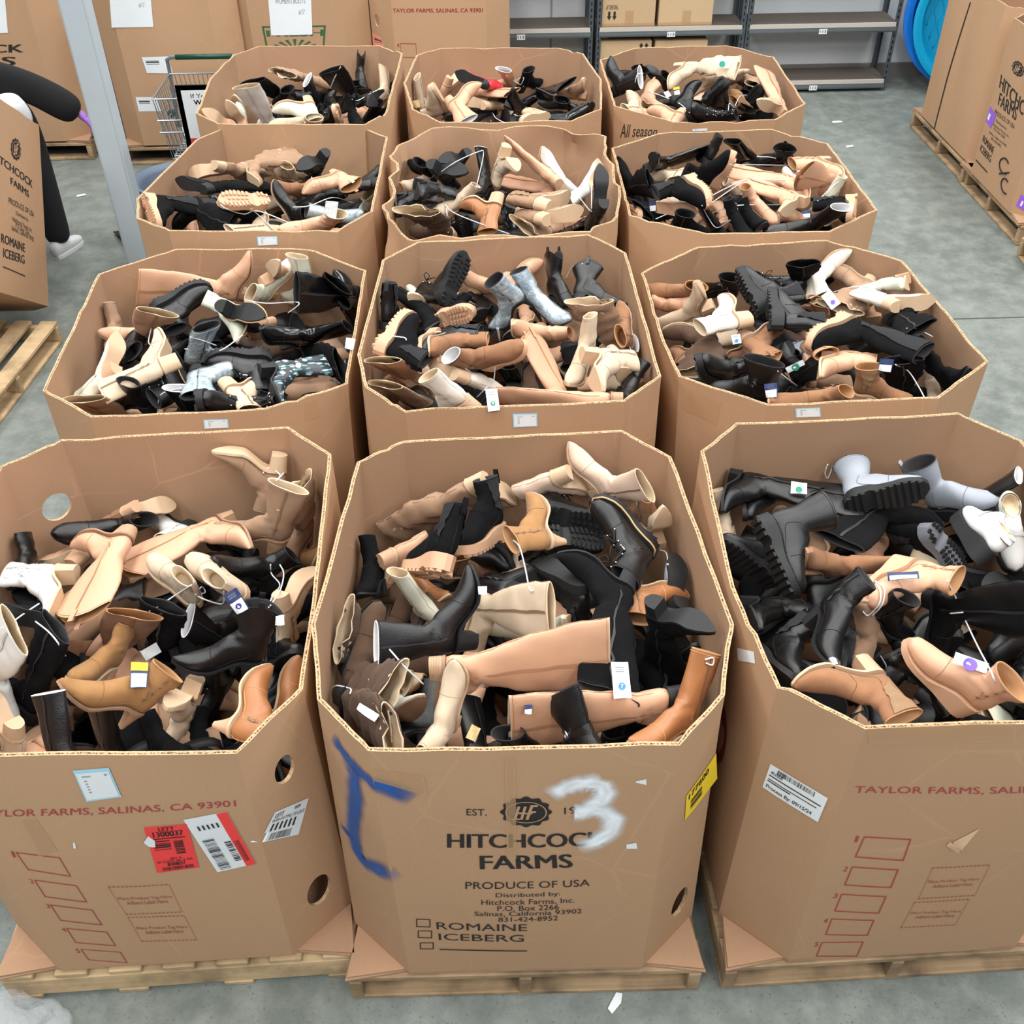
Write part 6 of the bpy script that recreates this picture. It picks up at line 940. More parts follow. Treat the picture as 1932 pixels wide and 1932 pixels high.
    if flaps:
        ex, ey = (Vector(B[5])-Vector(B[4])).normalized(), (Vector(B[1])-Vector(B[3])).normalized()
        for (i, j) in ((0, 1), (3, 4), (5, 6), (8, 9)):
            p, q = Vector(B[i]), Vector(B[j]); cc = (p+q)/2; d = (cc-c); d.z = 0
            k1 = p+ex*((q-p).dot(ex)); k2 = p+ey*((q-p).dot(ey)); kk = k1 if (k1-c).length > (k2-c).length else k2
            bm = bmesh.new(); ins = (c-cc).normalized()*.02
            for lv in range(2):
                z0 = -.001-.010*lv; z1 = z0-.0055+.004
                tri = [p+ins, q+ins, kk+(kk-cc).normalized()*(.012 if lv == 0 else .02)]
                a_ = [bm.verts.new(v+Vector((0, 0, z0+.006))) for v in tri]; b_ = [bm.verts.new(v+Vector((0, 0, z0))) for v in tri]
                bm.faces.new(a_); bm.faces.new(list(reversed(b_)))
                for k in range(3): bm.faces.new((a_[k], b_[k], b_[(k+1) % 3], a_[(k+1) % 3]))
            o = obj('corner_flap', bm, CARD_IN); o.parent = root; o.matrix_parent_inverse = Matrix.Translation(c).inverted()
    bin_decals(code, root)
    return root
GB = 'cardboard bins full of boots'
make_bin('L1', 'cardboard bin with red shipping sticker and farm address in front row', GB)
make_bin('C1', 'cardboard bin with blue and white spray paint and black farm logo', GB)
make_bin('R1', 'cardboard bin with white date label and numbered red boxes', GB)
make_bin('L2', 'boot bin behind the red-sticker bin, clear plastic on its rim corner', GB)
make_bin('C2', 'boot bin directly behind the spray-painted bin', GB)
make_bin('R2', 'boot bin directly behind the date-label bin', GB)
make_bin('L3', 'boot bin nearest the grey pole', GB)
make_bin('C3', 'boot bin with torn and crumpled far rim', GB, crumple=.045)
make_bin('R3', 'boot bin just in front of the one marked All season', GB)
make_bin('L4', 'boot bin beside the shopping cart', GB)
make_bin('C4', 'boot bin holding the single red boot', GB)
make_bin('R4', 'boot bin with All season handwritten on it', GB)
GT = 'tall brown bins around the boot bins'
make_bin('BA', 'tall brown bin with black farm lettering behind the reaching person', GT)
make_bin('BB', 'tall brown bin with paper sheet standing behind the shopping cart', GT)
make_bin('BC', 'tall brown bin with green badge and women\'s boots sheet', GT)
make_bin('BD', 'tall brown bin with red farm address next to the shelves', GT)
make_bin('RE', 'plain tall brown bin in front of the blue pools', GT)
make_bin('RF', 'tall brown bin with black farm lettering and purple stickers', GT)
make_bin('GL', 'tipped brown bin with faded farm lettering that a person leans over', GT, flaps=False)
# pallets under them
PG = 'wooden pallets on the floor'
PL = {'L1': ('pale stained pallet under the red-sticker bin', 'x', WOOD2), 'C1': ('dark pallet under the spray-painted bin', 'y', WOOD), 'R1': ('dark pallet under the date-label bin', 'y', WOOD)}
WHO = {'L2': 'bin behind the red-sticker bin', 'C2': 'bin behind the spray-painted bin', 'R2': 'bin behind the date-label bin', 'L3': 'bin nearest the grey pole', 'C3': 'crumpled-rim bin', 'R3': 'bin before the All season bin',
 'L4': 'bin beside the shopping cart', 'C4': 'red-boot bin', 'R4': 'All season bin', 'BA': 'bin behind the reaching person', 'BB': 'bin behind the shopping cart', 'BC': 'green-badge bin', 'BD': 'bin next to the shelves', 'RE': 'plain bin by the blue pools', 'RF': 'bin with purple stickers'}
for code in BINS:
    if code == 'GL': continue
    B = BINS[code][0]; c = sum((Vector(b) for b in B), Vector())/len(B); d = Vector(B[5])-Vector(B[4])
    lab, al, m = PL.get(code, ('wooden pallet under the '+WHO.get(code, ''), 'x' if code in ('RE', 'RF') else 'y', WOOD))
    pallet(c.x, c.y, lab, math.atan2(d.y, d.x), al, d=1.24 if code != 'RF' else 1.04, m=m)
pallet(-2.98, 4.86, 'empty pale pallet in front of the tipped bin', -.10, 'x', m=WOOD2, w=1.0, d=1.1)
pallet(4.02, 5.58, 'pallet at the picture edge in front of the purple-sticker bin', 0, 'x', w=1.04, d=1.1)
# ---------------------------------------------------------------- shelving, boxes, pools, cart, tote
def rack(x0, x1, label):
    t = empty('shelving_unit', ((x0+x1)/2, 9.55, 0), label, 'shelf', 'boltless shelving units along the wall')
    inv = Matrix.Translation(t.location).inverted()
    def part(name, bm, m):
        o = obj(name, bm, m); o.parent = t; o.matrix_parent_inverse = inv; return o
    for x in (x0+.02, x1-.02):
        for y in (9.36, 9.70):
            bm = bmesh.new(); s = 1 if x < (x0+x1)/2 else -1
            # angle post with a row of slots
            box(bm, (x, y, 1.1), (.040, .004, 2.2)); box(bm, (x-s*.018, y+(.018 if y < 9.5 else -.018), 1.1), (.004, .036, 2.2)); nf = len(bm.faces)
            for k in range(44): box(bm, (x, y-.0025 if y < 9.5 else y+.0025, .06+k*.05), (.011, .003, .024))
            bm.faces.ensure_lookup_table()
            for f_ in list(bm.faces)[nf:]: f_.material_index = 1
            part('post', bm, [POSTM, BLACKH])
    for z in (.075, .545, 1.15, 1.75):
        bm = bmesh.new(); box(bm, ((x0+x1)/2, 9.535, z+.012), (x1-x0-.03, .34, .022)); d = part('shelf_board', bm, DECK)
        bm = bmesh.new(); box(bm, ((x0+x1)/2, 9.358, z+.008), (x1-x0-.05, .012, .034)); o = obj('board_edge', bm, PBOARD); o.parent = d
        bm = bmesh.new(); box(bm, ((x0+x1)/2, 9.352, z-.03), (x1-x0-.04, .022, .036)); box(bm, ((x0+x1)/2, 9.338, z-.030), (x1-x0-.04, .012, .012)); part('beam', bm, STEEL)
        bm = bmesh.new(); box(bm, ((x0+x1)/2, 9.70, z-.02), (x1-x0-.04, .022, .05)); part('beam', bm, STEEL)
    for z in (.545, .075):
        bm = bmesh.new(); f = lambda x, y, o_: Vector(((x0+x1)/2-.035+.07*x, 9.330-o_, z-.052+.042*y)); d_rect(f, .0, nx=1, ny=1, bm=bm); o = part('shelf_tag', bm, PAPER)
        bm = d_text(f, .001, '113', .12, .25, .88, .75, bold=.02); q = obj('tag_print', bm, plain('tag_print', (110, 120, 130))); q.parent = o
    return t
rack(-.20, 1.03, 'grey shelving unit partly behind the red-address bin')
rack(1.06, 2.33, 'grey shelving unit holding four cardboard boxes')
rack(2.345, 3.655, 'empty grey shelving unit nearest the blue pools')
BOXM = mat_card('box_cardboard', (200, 172, 136), .06)
def carton(x0, x1, z0, h, label, arrows=None, y0=9.385, flip=False):
    t = empty('cardboard_box', ((x0+x1)/2, y0+.15, z0), label, 'box', 'boxes on the grey shelves'); inv = Matrix.Translation(t.location).inverted()
    bm = bmesh.new(); box(bm, ((x0+x1)/2, y0+.15, z0+h/2), (x1-x0, .30, h)); bmesh.ops.bevel(bm, geom=list(bm.edges), offset=.005, segments=2, affect='EDGES')
    o = obj('box_body', bm, BOXM); o.parent = t; o.matrix_parent_inverse = inv
    f = lambda x, y, off: Vector((x0+(x1-x0)*x, y0-off-.001, z0+h*y))
    bm = d_rect(f, .001, .0, .0, 1, .07); d_rect(f, .0012, .44, .0, .60, .30, bm=bm); o = obj('packing_tape', bm, TAPE); o.parent = t; o.matrix_parent_inverse = inv
    if arrows:
        ax0, ay0, up = arrows; bm = bmesh.new(); s = 1 if up else -1
        for k in range(2):
            cx = ax0+.10*k
            bm.faces.new([bm.verts.new(f(cx+a, ay0+s*b, .002)) for a, b in ((-.02, -.07), (.02, -.07), (.02, .02), (.04, .02), (0, .09), (-.04, .02), (-.02, .02))])
        if not up:
            d_rect(f, .002, ax0-.06, ay0+.30, ax0+.16, ay0+.34, bm=bm); g = lambda x, y, off: f(1-x, 1-y, off); d_text(g, .002, 'THIS END UP', 1-ax0-.16, 1-ay0-.19, 1-ax0+.06, 1-ay0-.11, bm=bm)
        o = obj('printed_arrows', bm, INK); o.parent = t; o.matrix_parent_inverse = inv
carton(1.10, 1.555, .568, .42, 'tan box with upside-down arrows on the middle shelf', (.14, .22, False))
carton(1.585, 2.045, .568, .40, 'plain tan box beside the upside-down arrow box')
carton(1.09, 1.545, .098, .355, 'tan box with upright arrows on the bottom shelf', (.80, .86, True))
carton(1.575, 2.03, .098, .35, 'tan box with shiny tape on the bottom shelf')
def pool(c, r, tilt, yaw, label, m):
    bm = bmesh.new(); N = 64; prof = [(0, 0), (.78, .0), (.80, .012), (.86, .17), (.875, .19), (.93, .20), (.955, .205), (1.0, .20), (1.0, .185), (.945, .187), (.925, .05), (.87, -.004), (.86, -.016), (0, -.016)]
    rows = []
    for (rr, z) in prof:
        rows.append([bm.verts.new((rr*r*math.cos(2*math.pi*k/N), rr*r*math.sin(2*math.pi*k/N), z)) for k in range(N)] if rr > 0 else [bm.verts.new((0, 0, z))])
    for a, b in zip(rows, rows[1:]):
        if len(a) == 1 or len(b) == 1:
            s, q = (a[0], b) if len(a) == 1 else (b[0], a)
            for k in range(N): bm.faces.new((s, q[k], q[(k+1) % N]))
        else:
            for k in range(N): bm.faces.new((a[k], a[(k+1) % N], b[(k+1) % N], b[k]))
    t = empty('kiddie_pool', c, label, 'pool', 'blue plastic pools against the wall'); t.rotation_euler = (tilt, 0, yaw)
    o = obj('pool_shell', bm, m, auto=35); o.parent = t
    bm = bmesh.new()
    for i in range(-9, 10):
        pts = []
        for k in range(25):
            y = (k/24-.5)*1.5*r; x = i*.08*r
            if math.hypot(x, y) < .74*r: pts.append((x+.016*math.sin(y*30)*(1 if i % 2 else -1), y, .001))
        if len(pts) > 2: tube(bm, pts, .005, 6)
    o = obj('embossed_waves', bm, m, smooth=True); o.parent = t
CYAN = plain('cyan_plastic', (8, 150, 196), .35, var=.05); BLUE = plain('blue_plastic', (20, 112, 206), .35, var=.05)
pool((4.34, 9.50, .60), .60, math.radians(80), math.radians(-12), 'outer blue plastic pool leaning on the wall', BLUE)
pool((4.36, 9.40, .575), .565, math.radians(80), math.radians(-12), 'inner cyan plastic pool nested in the blue one', CYAN)
# shopping cart
t = empty('shopping_cart', (-1.85, 7.30, 0), 'grey wire shopping cart with green handle', 'cart'); inv = Matrix.Translation(t.location).inverted()
WIRE = plain('chrome_wire', (150, 158, 166), .3, .7); GREENP = plain('dark_green_plastic', (18, 66, 52), .4)
def cpart(name, bm, m, smooth=False):
    o = obj(name, bm, m, smooth=smooth); o.parent = t; o.matrix_parent_inverse = inv; return o
bm = bmesh.new(); X0, X1, Y0, Y1 = -2.12, -1.60, 7.08, 7.60
bx = lambda z: ((z-.40)/.45)
for z in (.40, .58, .66, .80):
    e = .0 if z > .5 else .05
    tube(bm, [(X0+e, Y0+e, z), (X1-e, Y0+e, z), (X1-e, Y1, z), (X0+e, Y1, z), (X0+e, Y0+e, z)], .006, 6)
for k in range(17):
    x = X0+(X1-X0)*k/16; xe = X0+.05+(X1-X0-.10)*k/16
    tube(bm, [(x, Y0, .80), (xe, Y0+.05, .40), (xe, Y1, .40), (x, Y1, .80)], .0028, 5)
for k in range(12):
    y = Y0+(Y1-Y0)*k/11
    tube(bm, [(X0, y, .80), (X0+.05, y, .40), (X1-.05, y, .40), (X1, y, .80)], .0028, 5)
cpart('wire_basket', bm, WIRE)
bm = bmesh.new(); tube(bm, [(X0, Y1-.05, .45), (X0, Y1+.02, .82), (X0+.01, Y1-.02, .90), (X0+.05, Y1-.05, .925), (X1-.05, Y1-.05, .925), (X1-.01, Y1-.02, .90), (X1, Y1+.02, .82), (X1, Y1-.05, .45)], .013, 10)
tube(bm, [(X0+.04, Y0+.1, .12), (X0+.04, Y1, .12), (X0+.02, Y1-.05, .45)], .013, 8); tube(bm, [(X1-.04, Y0+.1, .12), (X1-.04, Y1, .12), (X1-.02, Y1-.05, .45)], .013, 8)
tube(bm, [(X0+.04, Y0+.1, .12), (X0+.05, Y0+.08, .40)], .012, 8); tube(bm, [(X1-.04, Y0+.1, .12), (X1-.05, Y0+.08, .40)], .012, 8)
cpart('frame', bm, WIRE, True)
bm = bmesh.new(); tube(bm, [(X0+.08, Y1-.05, .925), (X1-.05, Y1-.05, .925)], .018, 12); cpart('handle_grip', bm, GREENP, True)
bm = bmesh.new(); box(bm, (X0-.01, Y1-.12, .57), (.05, .06, .045)); bmesh.ops.bevel(bm, geom=list(bm.edges), offset=.01, segments=2, affect='EDGES'); cpart('corner_bumper', bm, GREENP)
for sx in (X0+.05, X1-.05):
    for sy in (Y0+.10, Y1-.04):
        bm = bmesh.new(); bmesh.ops.create_cone(bm, cap_ends=True, segments=20, radius1=.055, radius2=.055, depth=.03, matrix=Matrix.Translation((sx, sy, .056)) @ Matrix.Rotation(math.pi/2, 4, 'Y')); cpart('wheel', bm, BLACKH)
t = empty('sign_board', (-1.75, 7.05, .52), 'black framed notice board hanging on the cart front', 'sign'); inv = Matrix.Translation(t.location).inverted()
f = lambda x, y, off: Vector((-1.945+.42*x, 7.045-off, .46+.44*y+0*off))
bm = d_rect(f, 0, bm=None); d_rect(f, .012, bm=bm); box(bm, (-1.735, 7.04, .68), (.42, .014, .44)); cpart2 = lambda n_, b_, m_: (lambda o: (setattr(o, 'parent', t), setattr(o, 'matrix_parent_inverse', inv)))(obj(n_, b_, m_))
cpart2('board_frame', bm, BLACKH); cpart2('poster', d_rect(f, .016, .08, .06, .94, .93), PAPER); cpart2('poster_band', d_rect(f, .018, .08, .06, .94, .22), plain('red_band', (196, 72, 70)))
bm = d_text(f, .018, 'If You Need', .22, .82, .8, .88); d_text(f, .018, 'We need it', .25, .72, .78, .79, bold=.03, bm=bm); cpart2('poster_print', bm, INK)
bm = bmesh.new()
for k in range(24):
    bm.faces.new([bm.verts.new(f(.52+r*math.cos(a), .47+r*math.sin(a), .019)) for a, r in ((2*math.pi*k/24, .13), (2*math.pi*(k+1)/24, .13), (2*math.pi*(k+1)/24, .11), (2*math.pi*k/24, .11))])
cpart2('poster_ring', bm, PURP)
# grey tote tub behind the pole
t = empty('plastic_tub', (-1.98, 6.75, 0), 'grey-blue plastic tub behind the grey pole', 'tub'); inv = Matrix.Translation(t.location).inverted()
bm = bmesh.new(); prof = [(.0, .10), (.20, .10), (.25, .46), (.285, .47), (.29, .50), (.275, .505), (.25, .49), (.235, .47), (.19, .13), (0, .13)]; N = 40; rows = []
for rr, z in prof: rows.append([bm.verts.new((-1.98+rr*math.cos(2*math.pi*k/N), 6.75+rr*math.sin(2*math.pi*k/N), z-.10)) for k in range(N)] if rr > 0 else [bm.verts.new((-1.98, 6.75, z-.10))])
for a, b in zip(rows, rows[1:]):
    if len(a) == 1 or len(b) == 1:
        s, q = (a[0], b) if len(a) == 1 else (b[0], a)
        for k in range(N): bm.faces.new((s, q[k], q[(k+1) % N]))
    else:
        for k in range(N): bm.faces.new((a[k], a[(k+1) % N], b[(k+1) % N], b[k]))
o = obj('tub_shell', bm, plain('grey_blue_plastic', (92, 106, 124), .45), auto=40); o.parent = t; o.matrix_parent_inverse = inv
# bits on the floor
for k, (x, y, s, rz, lab) in enumerate([(.34, 1.413, .035, .9, 'small white paper scrap on the floor before the spray-painted bin'), (-2.90, 7.44, .035, .4, 'white paper crumb on the floor by the reaching person'),
                                        (3.02, 8.60, .045, 0, 'white crumb on the floor behind the All season bin'), (2.97, 8.06, .035, .2, 'white crumb on the aisle floor beside the All season bin')]):
    bm = bmesh.new(); q = [bm.verts.new((x+s*a*math.cos(rz)-s*b*math.sin(rz), y+s*a*math.sin(rz)+s*b*math.cos(rz), .002+.012*c)) for a, b, c in ((-1, -.3, 0), (.2, -.45, .3), (1, -.1, 0), (.7, .35, .4), (-.3, .3, .1), (-.9, .2, .5))]
    bm.faces.new(q); r = bmesh.ops.extrude_face_region(bm, geom=list(bm.faces)); bmesh.ops.translate(bm, verts=[v for v in r['geom'] if isinstance(v, bmesh.types.BMVert)], vec=(0, 0, .002))
    tag(obj('paper_scrap', bm, PAPER), lab, 'scrap', 'paper scraps on the floor')
bm = bmesh.new(); bm.faces.new([bm.verts.new(v) for v in ((-2.50, 6.78, .02), (-2.40, 6.62, .06), (-2.28, 6.45, .01), (-2.30, 6.66, .05), (-2.36, 6.82, .02))])
r = bmesh.ops.extrude_face_region(bm, geom=list(bm.faces)); bmesh.ops.translate(bm, verts=[v for v in r['geom'] if isinstance(v, bmesh.types.BMVert)], vec=(0, 0, -.008)); tag(obj('plastic_scrap', bm, BLACKH), 'black torn plastic piece on the floor at the pole foot', 'scrap')
# clear wrap beside the front pallet
t = NT('clear_film'); t.base(lin((226, 234, 238))); t.set(Roughness=.2, Alpha=.22); t.bump(t.noise(t.coord(), 30, 3), .8, .02); FILM = t.m
def film(c, s, seed, label):
    bm = bmesh.new(); bmesh.ops.create_icosphere(bm, subdivisions=4, radius=1)
    for v in bm.verts:
        n_ = noise.noise(v.co*1.6+Vector((seed, 0, 0)))*.45+noise.noise(v.co*3+Vector((0, seed, 0)))*.12
        v.co = Vector((v.co.x*s[0], v.co.y*s[1], v.co.z*s[2]))*(1+n_); v.co += Vector(c); v.co.z = max(.004, v.co.z)
    tag(obj('plastic_film', bm, FILM, smooth=True), label, 'plastic wrap', 'clumps of clear plastic wrap')
film((-1.60, 1.98, .20), (.10, .22, .22), 1.0, 'crumpled clear plastic wrap beside the red-sticker bin pallet')
film((-1.44, 1.36, .03), (.15, .16, .06), 5.0, 'crumpled clear plastic wrap on the floor before the pale pallet')
# ---------------------------------------------------------------- the person leaning over the tipped bin
def skin(name, pts, edges, mat, parent, sub=2, root=0):
    me = bpy.data.meshes.new(name); me.from_pydata([p[:3] for p in pts], edges, []); o = bpy.data.objects.new(name, me); C.objects.link(o)
    o.modifiers.new('skin', 'SKIN'); sk = me.skin_vertices[0].data
    for k, p in enumerate(pts): sk[k].radius = (p[3], p[4] if len(p) > 4 else p[3]); sk[k].use_root = (k == root)
    m = o.modifiers.new('sub', 'SUBSURF'); m.levels = sub; m.render_levels = sub
    bpy.context.view_layer.update(); dg = bpy.context.evaluated_depsgraph_get(); m2 = bpy.data.meshes.new_from_object(o.evaluated_get(dg)); bpy.data.objects.remove(o)
    m2.materials.append(mat); m2.shade_smooth(); q = bpy.data.objects.new(name, m2); C.objects.link(q); q.parent = parent; q.matrix_parent_inverse = Matrix.Translation(parent.location).inverted(); return q
PX, PY = -2.86, 6.52
per = empty('person', (PX, PY, 0), 'person in black cardigan and trousers bending over the tipped bin, reaching with purple glove', 'person')
SKIN = plain('skin', (206, 160, 132), .55); KNIT = plain('black_knit', (22, 22, 24), .95, var=.3, scale=300); TROU = plain('black_trousers', (26, 27, 30), .9); GLOVE = plain('purple_glove', (150, 104, 190), .45); SHOE = plain('white_trainer', (216, 218, 222), .55); SHIRT = plain('white_shirt', (228, 232, 236), .8)
J = dict(hip=(PX-.05, PY+.10, .90), waist=(PX-.10, PY+.06, 1.02), chest=(PX-.16, PY-.10, 1.16), neck=(PX-.22, PY-.22, 1.26), head=(PX-.26, PY-.30, 1.36), hl=(PX-.13, PY+.10, .88), hr=(PX+.05, PY+.10, .88),
         kl=(PX-.15, PY+.04, .48), kr=(PX+.09, PY+.03, .48), al=(PX-.14, PY+.06, .09), ar=(PX+.10, PY-.02, .09), sl=(PX-.33, PY-.12, 1.14), sr=(PX+.02, PY-.05, 1.17), el=(PX-.40, PY-.40, 1.02), er=(PX+.22, PY+.05, 1.03), wl=(PX-.30, PY-.62, .95), wr=(PX+.43, PY+.08, .87))
P3 = lambda k, r, r2=None: J[k]+((r, r2) if r2 else (r,))
ks = ['hip', 'waist', 'chest', 'neck', 'head', 'hl', 'kl', 'al', 'hr', 'kr', 'ar', 'sl', 'el', 'wl', 'sr', 'er', 'wr']
rs = [.13, .12, .13, .05, .085, .085, .058, .04, .085, .058, .04, .06, .042, .028, .06, .042, .028]
ix = {k: i for i, k in enumerate(ks)}
ed = [('hip', 'waist'), ('waist', 'chest'), ('chest', 'neck'), ('neck', 'head'), ('hip', 'hl'), ('hl', 'kl'), ('kl', 'al'), ('hip', 'hr'), ('hr', 'kr'), ('kr', 'ar'), ('chest', 'sl'), ('sl', 'el'), ('el', 'wl'), ('chest', 'sr'), ('sr', 'er'), ('er', 'wr')]
skin('body', [P3(k, r) for k, r in zip(ks, rs)], [(ix[a], ix[b]) for a, b in ed], SKIN, per)
# hair as a cap on the head (outside the frame)
bm = bmesh.new(); bmesh.ops.create_uvsphere(bm, u_segments=20, v_segments=12, radius=.118, matrix=Matrix.Translation(Vector(J['head'])+Vector((.015, .02, .035)))); o = obj('hair', bm, plain('dark_hair', (40, 30, 26), .6), smooth=True); o.parent = per; o.matrix_parent_inverse = Matrix.Translation(per.location).inverted()
# trousers
skin('trousers', [P3('waist', .135), P3('hip', .15), P3('hl', .105), P3('kl', .082), (J['al'][0], J['al'][1], .055, .075), P3('hr', .105), P3('kr', .086), (J['ar'][0]-.005, J['ar'][1], .06, .088)], [(0, 1), (1, 2), (2, 3), (3, 4), (1, 5), (5, 6), (6, 7)], TROU, per)
# cardigan with wide sleeves, open over a white shirt
er, wr, sr = Vector(J['er']), Vector(J['wr']), Vector(J['sr'])
skin('cardigan', [P3('waist', .155, .13), P3('chest', .165, .14), P3('sr', .105), tuple((sr+er)/2)+(.10,), P3('er', .098), tuple(er*.5+wr*.5)+(.105,), tuple(er*.02+wr*.98)+(.088,), P3('sl', .10), P3('el', .085), P3('wl', .06), (J['hip'][0], J['hip'][1], .84, .165), P3('neck', .075)],
     [(0, 1), (1, 2), (2, 3), (3, 4), (4, 5), (5, 6), (1, 7), (7, 8), (8, 9), (0, 10), (1, 11)], KNIT, per)
skin('shirt', [(PX+.10, PY-.05, .84, .10, .09), (PX+.11, PY-.13, .98, .10, .09), (PX+.10, PY-.19, 1.08, .085, .07)], [(0, 1), (1, 2)], SHIRT, per)
# gloved hands
def hand(w, d, name):
    d = d.normalized(); side = d.cross(Vector((0, 0, 1))).normalized(); upv = side.cross(d)
    w = w-d*.03; pts = [tuple(w)+(.034, .028), tuple(w+d*.045)+(.040, .020), tuple(w+d*.085)+(.038, .018)]; e = [(0, 1), (1, 2)]
    for k, (s, L) in enumerate(((-.030, .065), (-.010, .078), (.010, .074), (.030, .058))):
        b = len(pts); p0 = w+d*.085+side*s
        pts += [tuple(p0+d*L*.35-upv*.006)+(.0095,), tuple(p0+d*L*.7-upv*.022)+(.009,), tuple(p0+d*L*.9-upv*.045)+(.0075,)]; e += [(2, b), (b, b+1), (b+1, b+2)]
    b = len(pts); pts += [tuple(w+d*.045+side*-.048-upv*.012)+(.011,), tuple(w+d*.085+side*-.055-upv*.03)+(.009,)]; e += [(1, b), (b, b+1)]
    return skin(name, pts, e, GLOVE, per)
hand(wr, (wr-er)+Vector((0, 0, -.1)), 'glove'); hand(Vector(J['wl']), Vector(J['wl'])-Vector(J['el'])+Vector((0, 0, -.1)), 'glove')
for k in ('al', 'ar'):
    a = Vector(J[k]); bm = bmesh.new()
    prof = [(-.085, .030, .075), (-.06, .040, .10), (-.02, .042, .105), (.03, .044, .085), (.08, .047, .068), (.13, .046, .056), (.17, .036, .046), (.19, .015, .035)]; rows = []
    dr = Vector((.35, .93, 0)).normalized() if k == 'ar' else Vector((-.2, .95, 0)).normalized(); sd = dr.cross(Vector((0, 0, 1)))
    for x, w_, h_ in prof:
        rows.append([bm.verts.new(Vector((a.x, a.y, 0))+dr*x+sd*w_*math.copysign(abs(math.cos(q))**.7, math.cos(q))+Vector((0, 0, .012+h_*.5+h_*.5*math.sin(q)))) for q in [2*math.pi*i/16 for i in range(16)]])
    for p, q in zip(rows, rows[1:]):
        for i in range(16): bm.faces.new((p[i], p[(i+1) % 16], q[(i+1) % 16], q[i]))
    bm.faces.new(list(reversed(rows[0]))); bm.faces.new(rows[-1])
    s = obj('shoe', bm, SHOE, smooth=True); s.parent = per; s.matrix_parent_inverse = Matrix.Translation(per.location).inverted()
    bm = bmesh.new(); rows = []
    for z in (0, .022):
        rows.append([bm.verts.new(Vector((a.x, a.y, z))+dr*x+sd*w_*s_*1.1) for (x, w_, s_) in [(x, w_, 1) for x, w_, _ in prof]+[(x, w_, -1) for x, w_, _ in reversed(prof)]])
    n_ = len(rows[0]); bm.faces.new(list(reversed(rows[0]))); bm.faces.new(rows[1])
    for i in range(n_): bm.faces.new((rows[0][i], rows[0][(i+1) % n_], rows[1][(i+1) % n_], rows[1][i]))
    o = obj('shoe_sole', bm, SHOE); o.parent = s
# ---------------------------------------------------------------- boots
def interp(xs, ys, x):
    if x <= xs[0]: return ys[0]
    for i in range(len(xs)-1):
        if x <= xs[i+1]:
            t = (x-xs[i])/(xs[i+1]-xs[i]); t2 = t*t*(3-2*t)*.5+t*.5
            return ys[i]+(ys[i+1]-ys[i])*t2
    return ys[-1]
TOE = {'round': [.040,.0365,.029,.020,.004], 'almond': [.038,.031,.021,.0135,.003],
       'point': [.036,.026,.0155,.009,.002], 'square': [.038,.033,.026,.020,.014]}
SOLE_D = dict(L=.262, hh=.055, ts=.006, Hs=.22, toe='almond', rax=.045, ray=.032, rtx=.060, rty=.027, lean=.0, bend=0.,
              slouch=.0015, fold=.0, heel='block', sole='thin', peak=0., W=1., zip=0, gore=0, tab=0, lace=0, strap=0, vamp=.0, low=0)
def style(**k):
    d = dict(SOLE_D); d.update(k); return d
STYLES = {
 'an': style(zip=1), 'ab': style(toe='round', hh=.05, slouch=.003, fold=.004), 'ap': style(toe='point', hh=.06, heel='cone', Hs=.205, zip=1),
 'ag': style(toe='almond', hh=.06, gore=1, Hs=.215), 'we': style(toe='point', hh=.05, heel='angle', Hs=.24, peak=.018, rtx=.074, rty=.030, tab=2),
 'ch': style(toe='round', hh=.022, ts=.030, heel='none', sole='lug', Hs=.215, rtx=.058, gore=1, tab=1, W=1.08),
 'cl': style(toe='round', hh=.018, ts=.014, heel='none', sole='flat', Hs=.20, gore=1, tab=1),
 'co': style(toe='round', hh=.020, ts=.028, heel='none', sole='lug', Hs=.25, rtx=.056, lace=1, W=1.08),
 'mo': style(toe='round', hh=.028, heel='block', Hs=.24, rax=.05, rtx=.088, rty=.030, strap=1, fold=.003),
 'mi': style(toe='point', hh=.06, Hs=.315, rtx=.072, rty=.022, zip=1),
 'kn': style(toe='almond', hh=.035, Hs=.47, rtx=.098, rty=.018, zip=1, lean=.03, slouch=.003),
 'kx': style(toe='almond', hh=.035, Hs=.50, rax=.055, rtx=.135, rty=.020, zip=1, lean=.03, slouch=.003),
 'ks': style(toe='round', hh=.06, Hs=.43, rtx=.112, rty=.026, fold=.016, slouch=.009, bend=.05),
 'cw': style(toe='point', hh=.045, heel='angle', Hs=.40, rtx=.102, rty=.016, peak=.03, tab=2, zip=2),
 'ok': style(toe='point', hh=.05, Hs=.48, rtx=.092, rty=.02, fold=.006, slouch=.006, zip=1, bend=-.04),
 'kc': style(toe='round', hh=.022, ts=.030, heel='none', sole='lug', Hs=.40, rtx=.07, rty=.03, gore=1, W=1.08, slouch=.004),
 'ra': style(toe='round', hh=.020, ts=.026, heel='none', sole='ridge', Hs=.235, rtx=.064, rty=.048, tab=1, W=1.06, slouch=0),
 'lo': style(toe='round', hh=.020, ts=.036, heel='none', sole='flat', Hs=.105, rtx=.058, rty=.034, low=1, strap=2, W=1.05),
 'ck': style(toe='round', hh=.010, ts=.014, heel='none', sole='flat', Hs=.165, rtx=.054, rty=.024, tab=1, vamp=.004),
 'wd': style(toe='round', hh=.045, ts=.016, heel='wedge', sole='flat', Hs=.205, rtx=.062, rty=.038, zip=1),
 'st': style(toe='point', hh=.085, heel='pin', Hs=.27, rtx=.052, rty=.034, slouch=.005, zip=1),
 'so': style(toe='almond', hh=.055, Hs=.245, rtx=.062, rty=.024, fold=.005, slouch=.005),
}
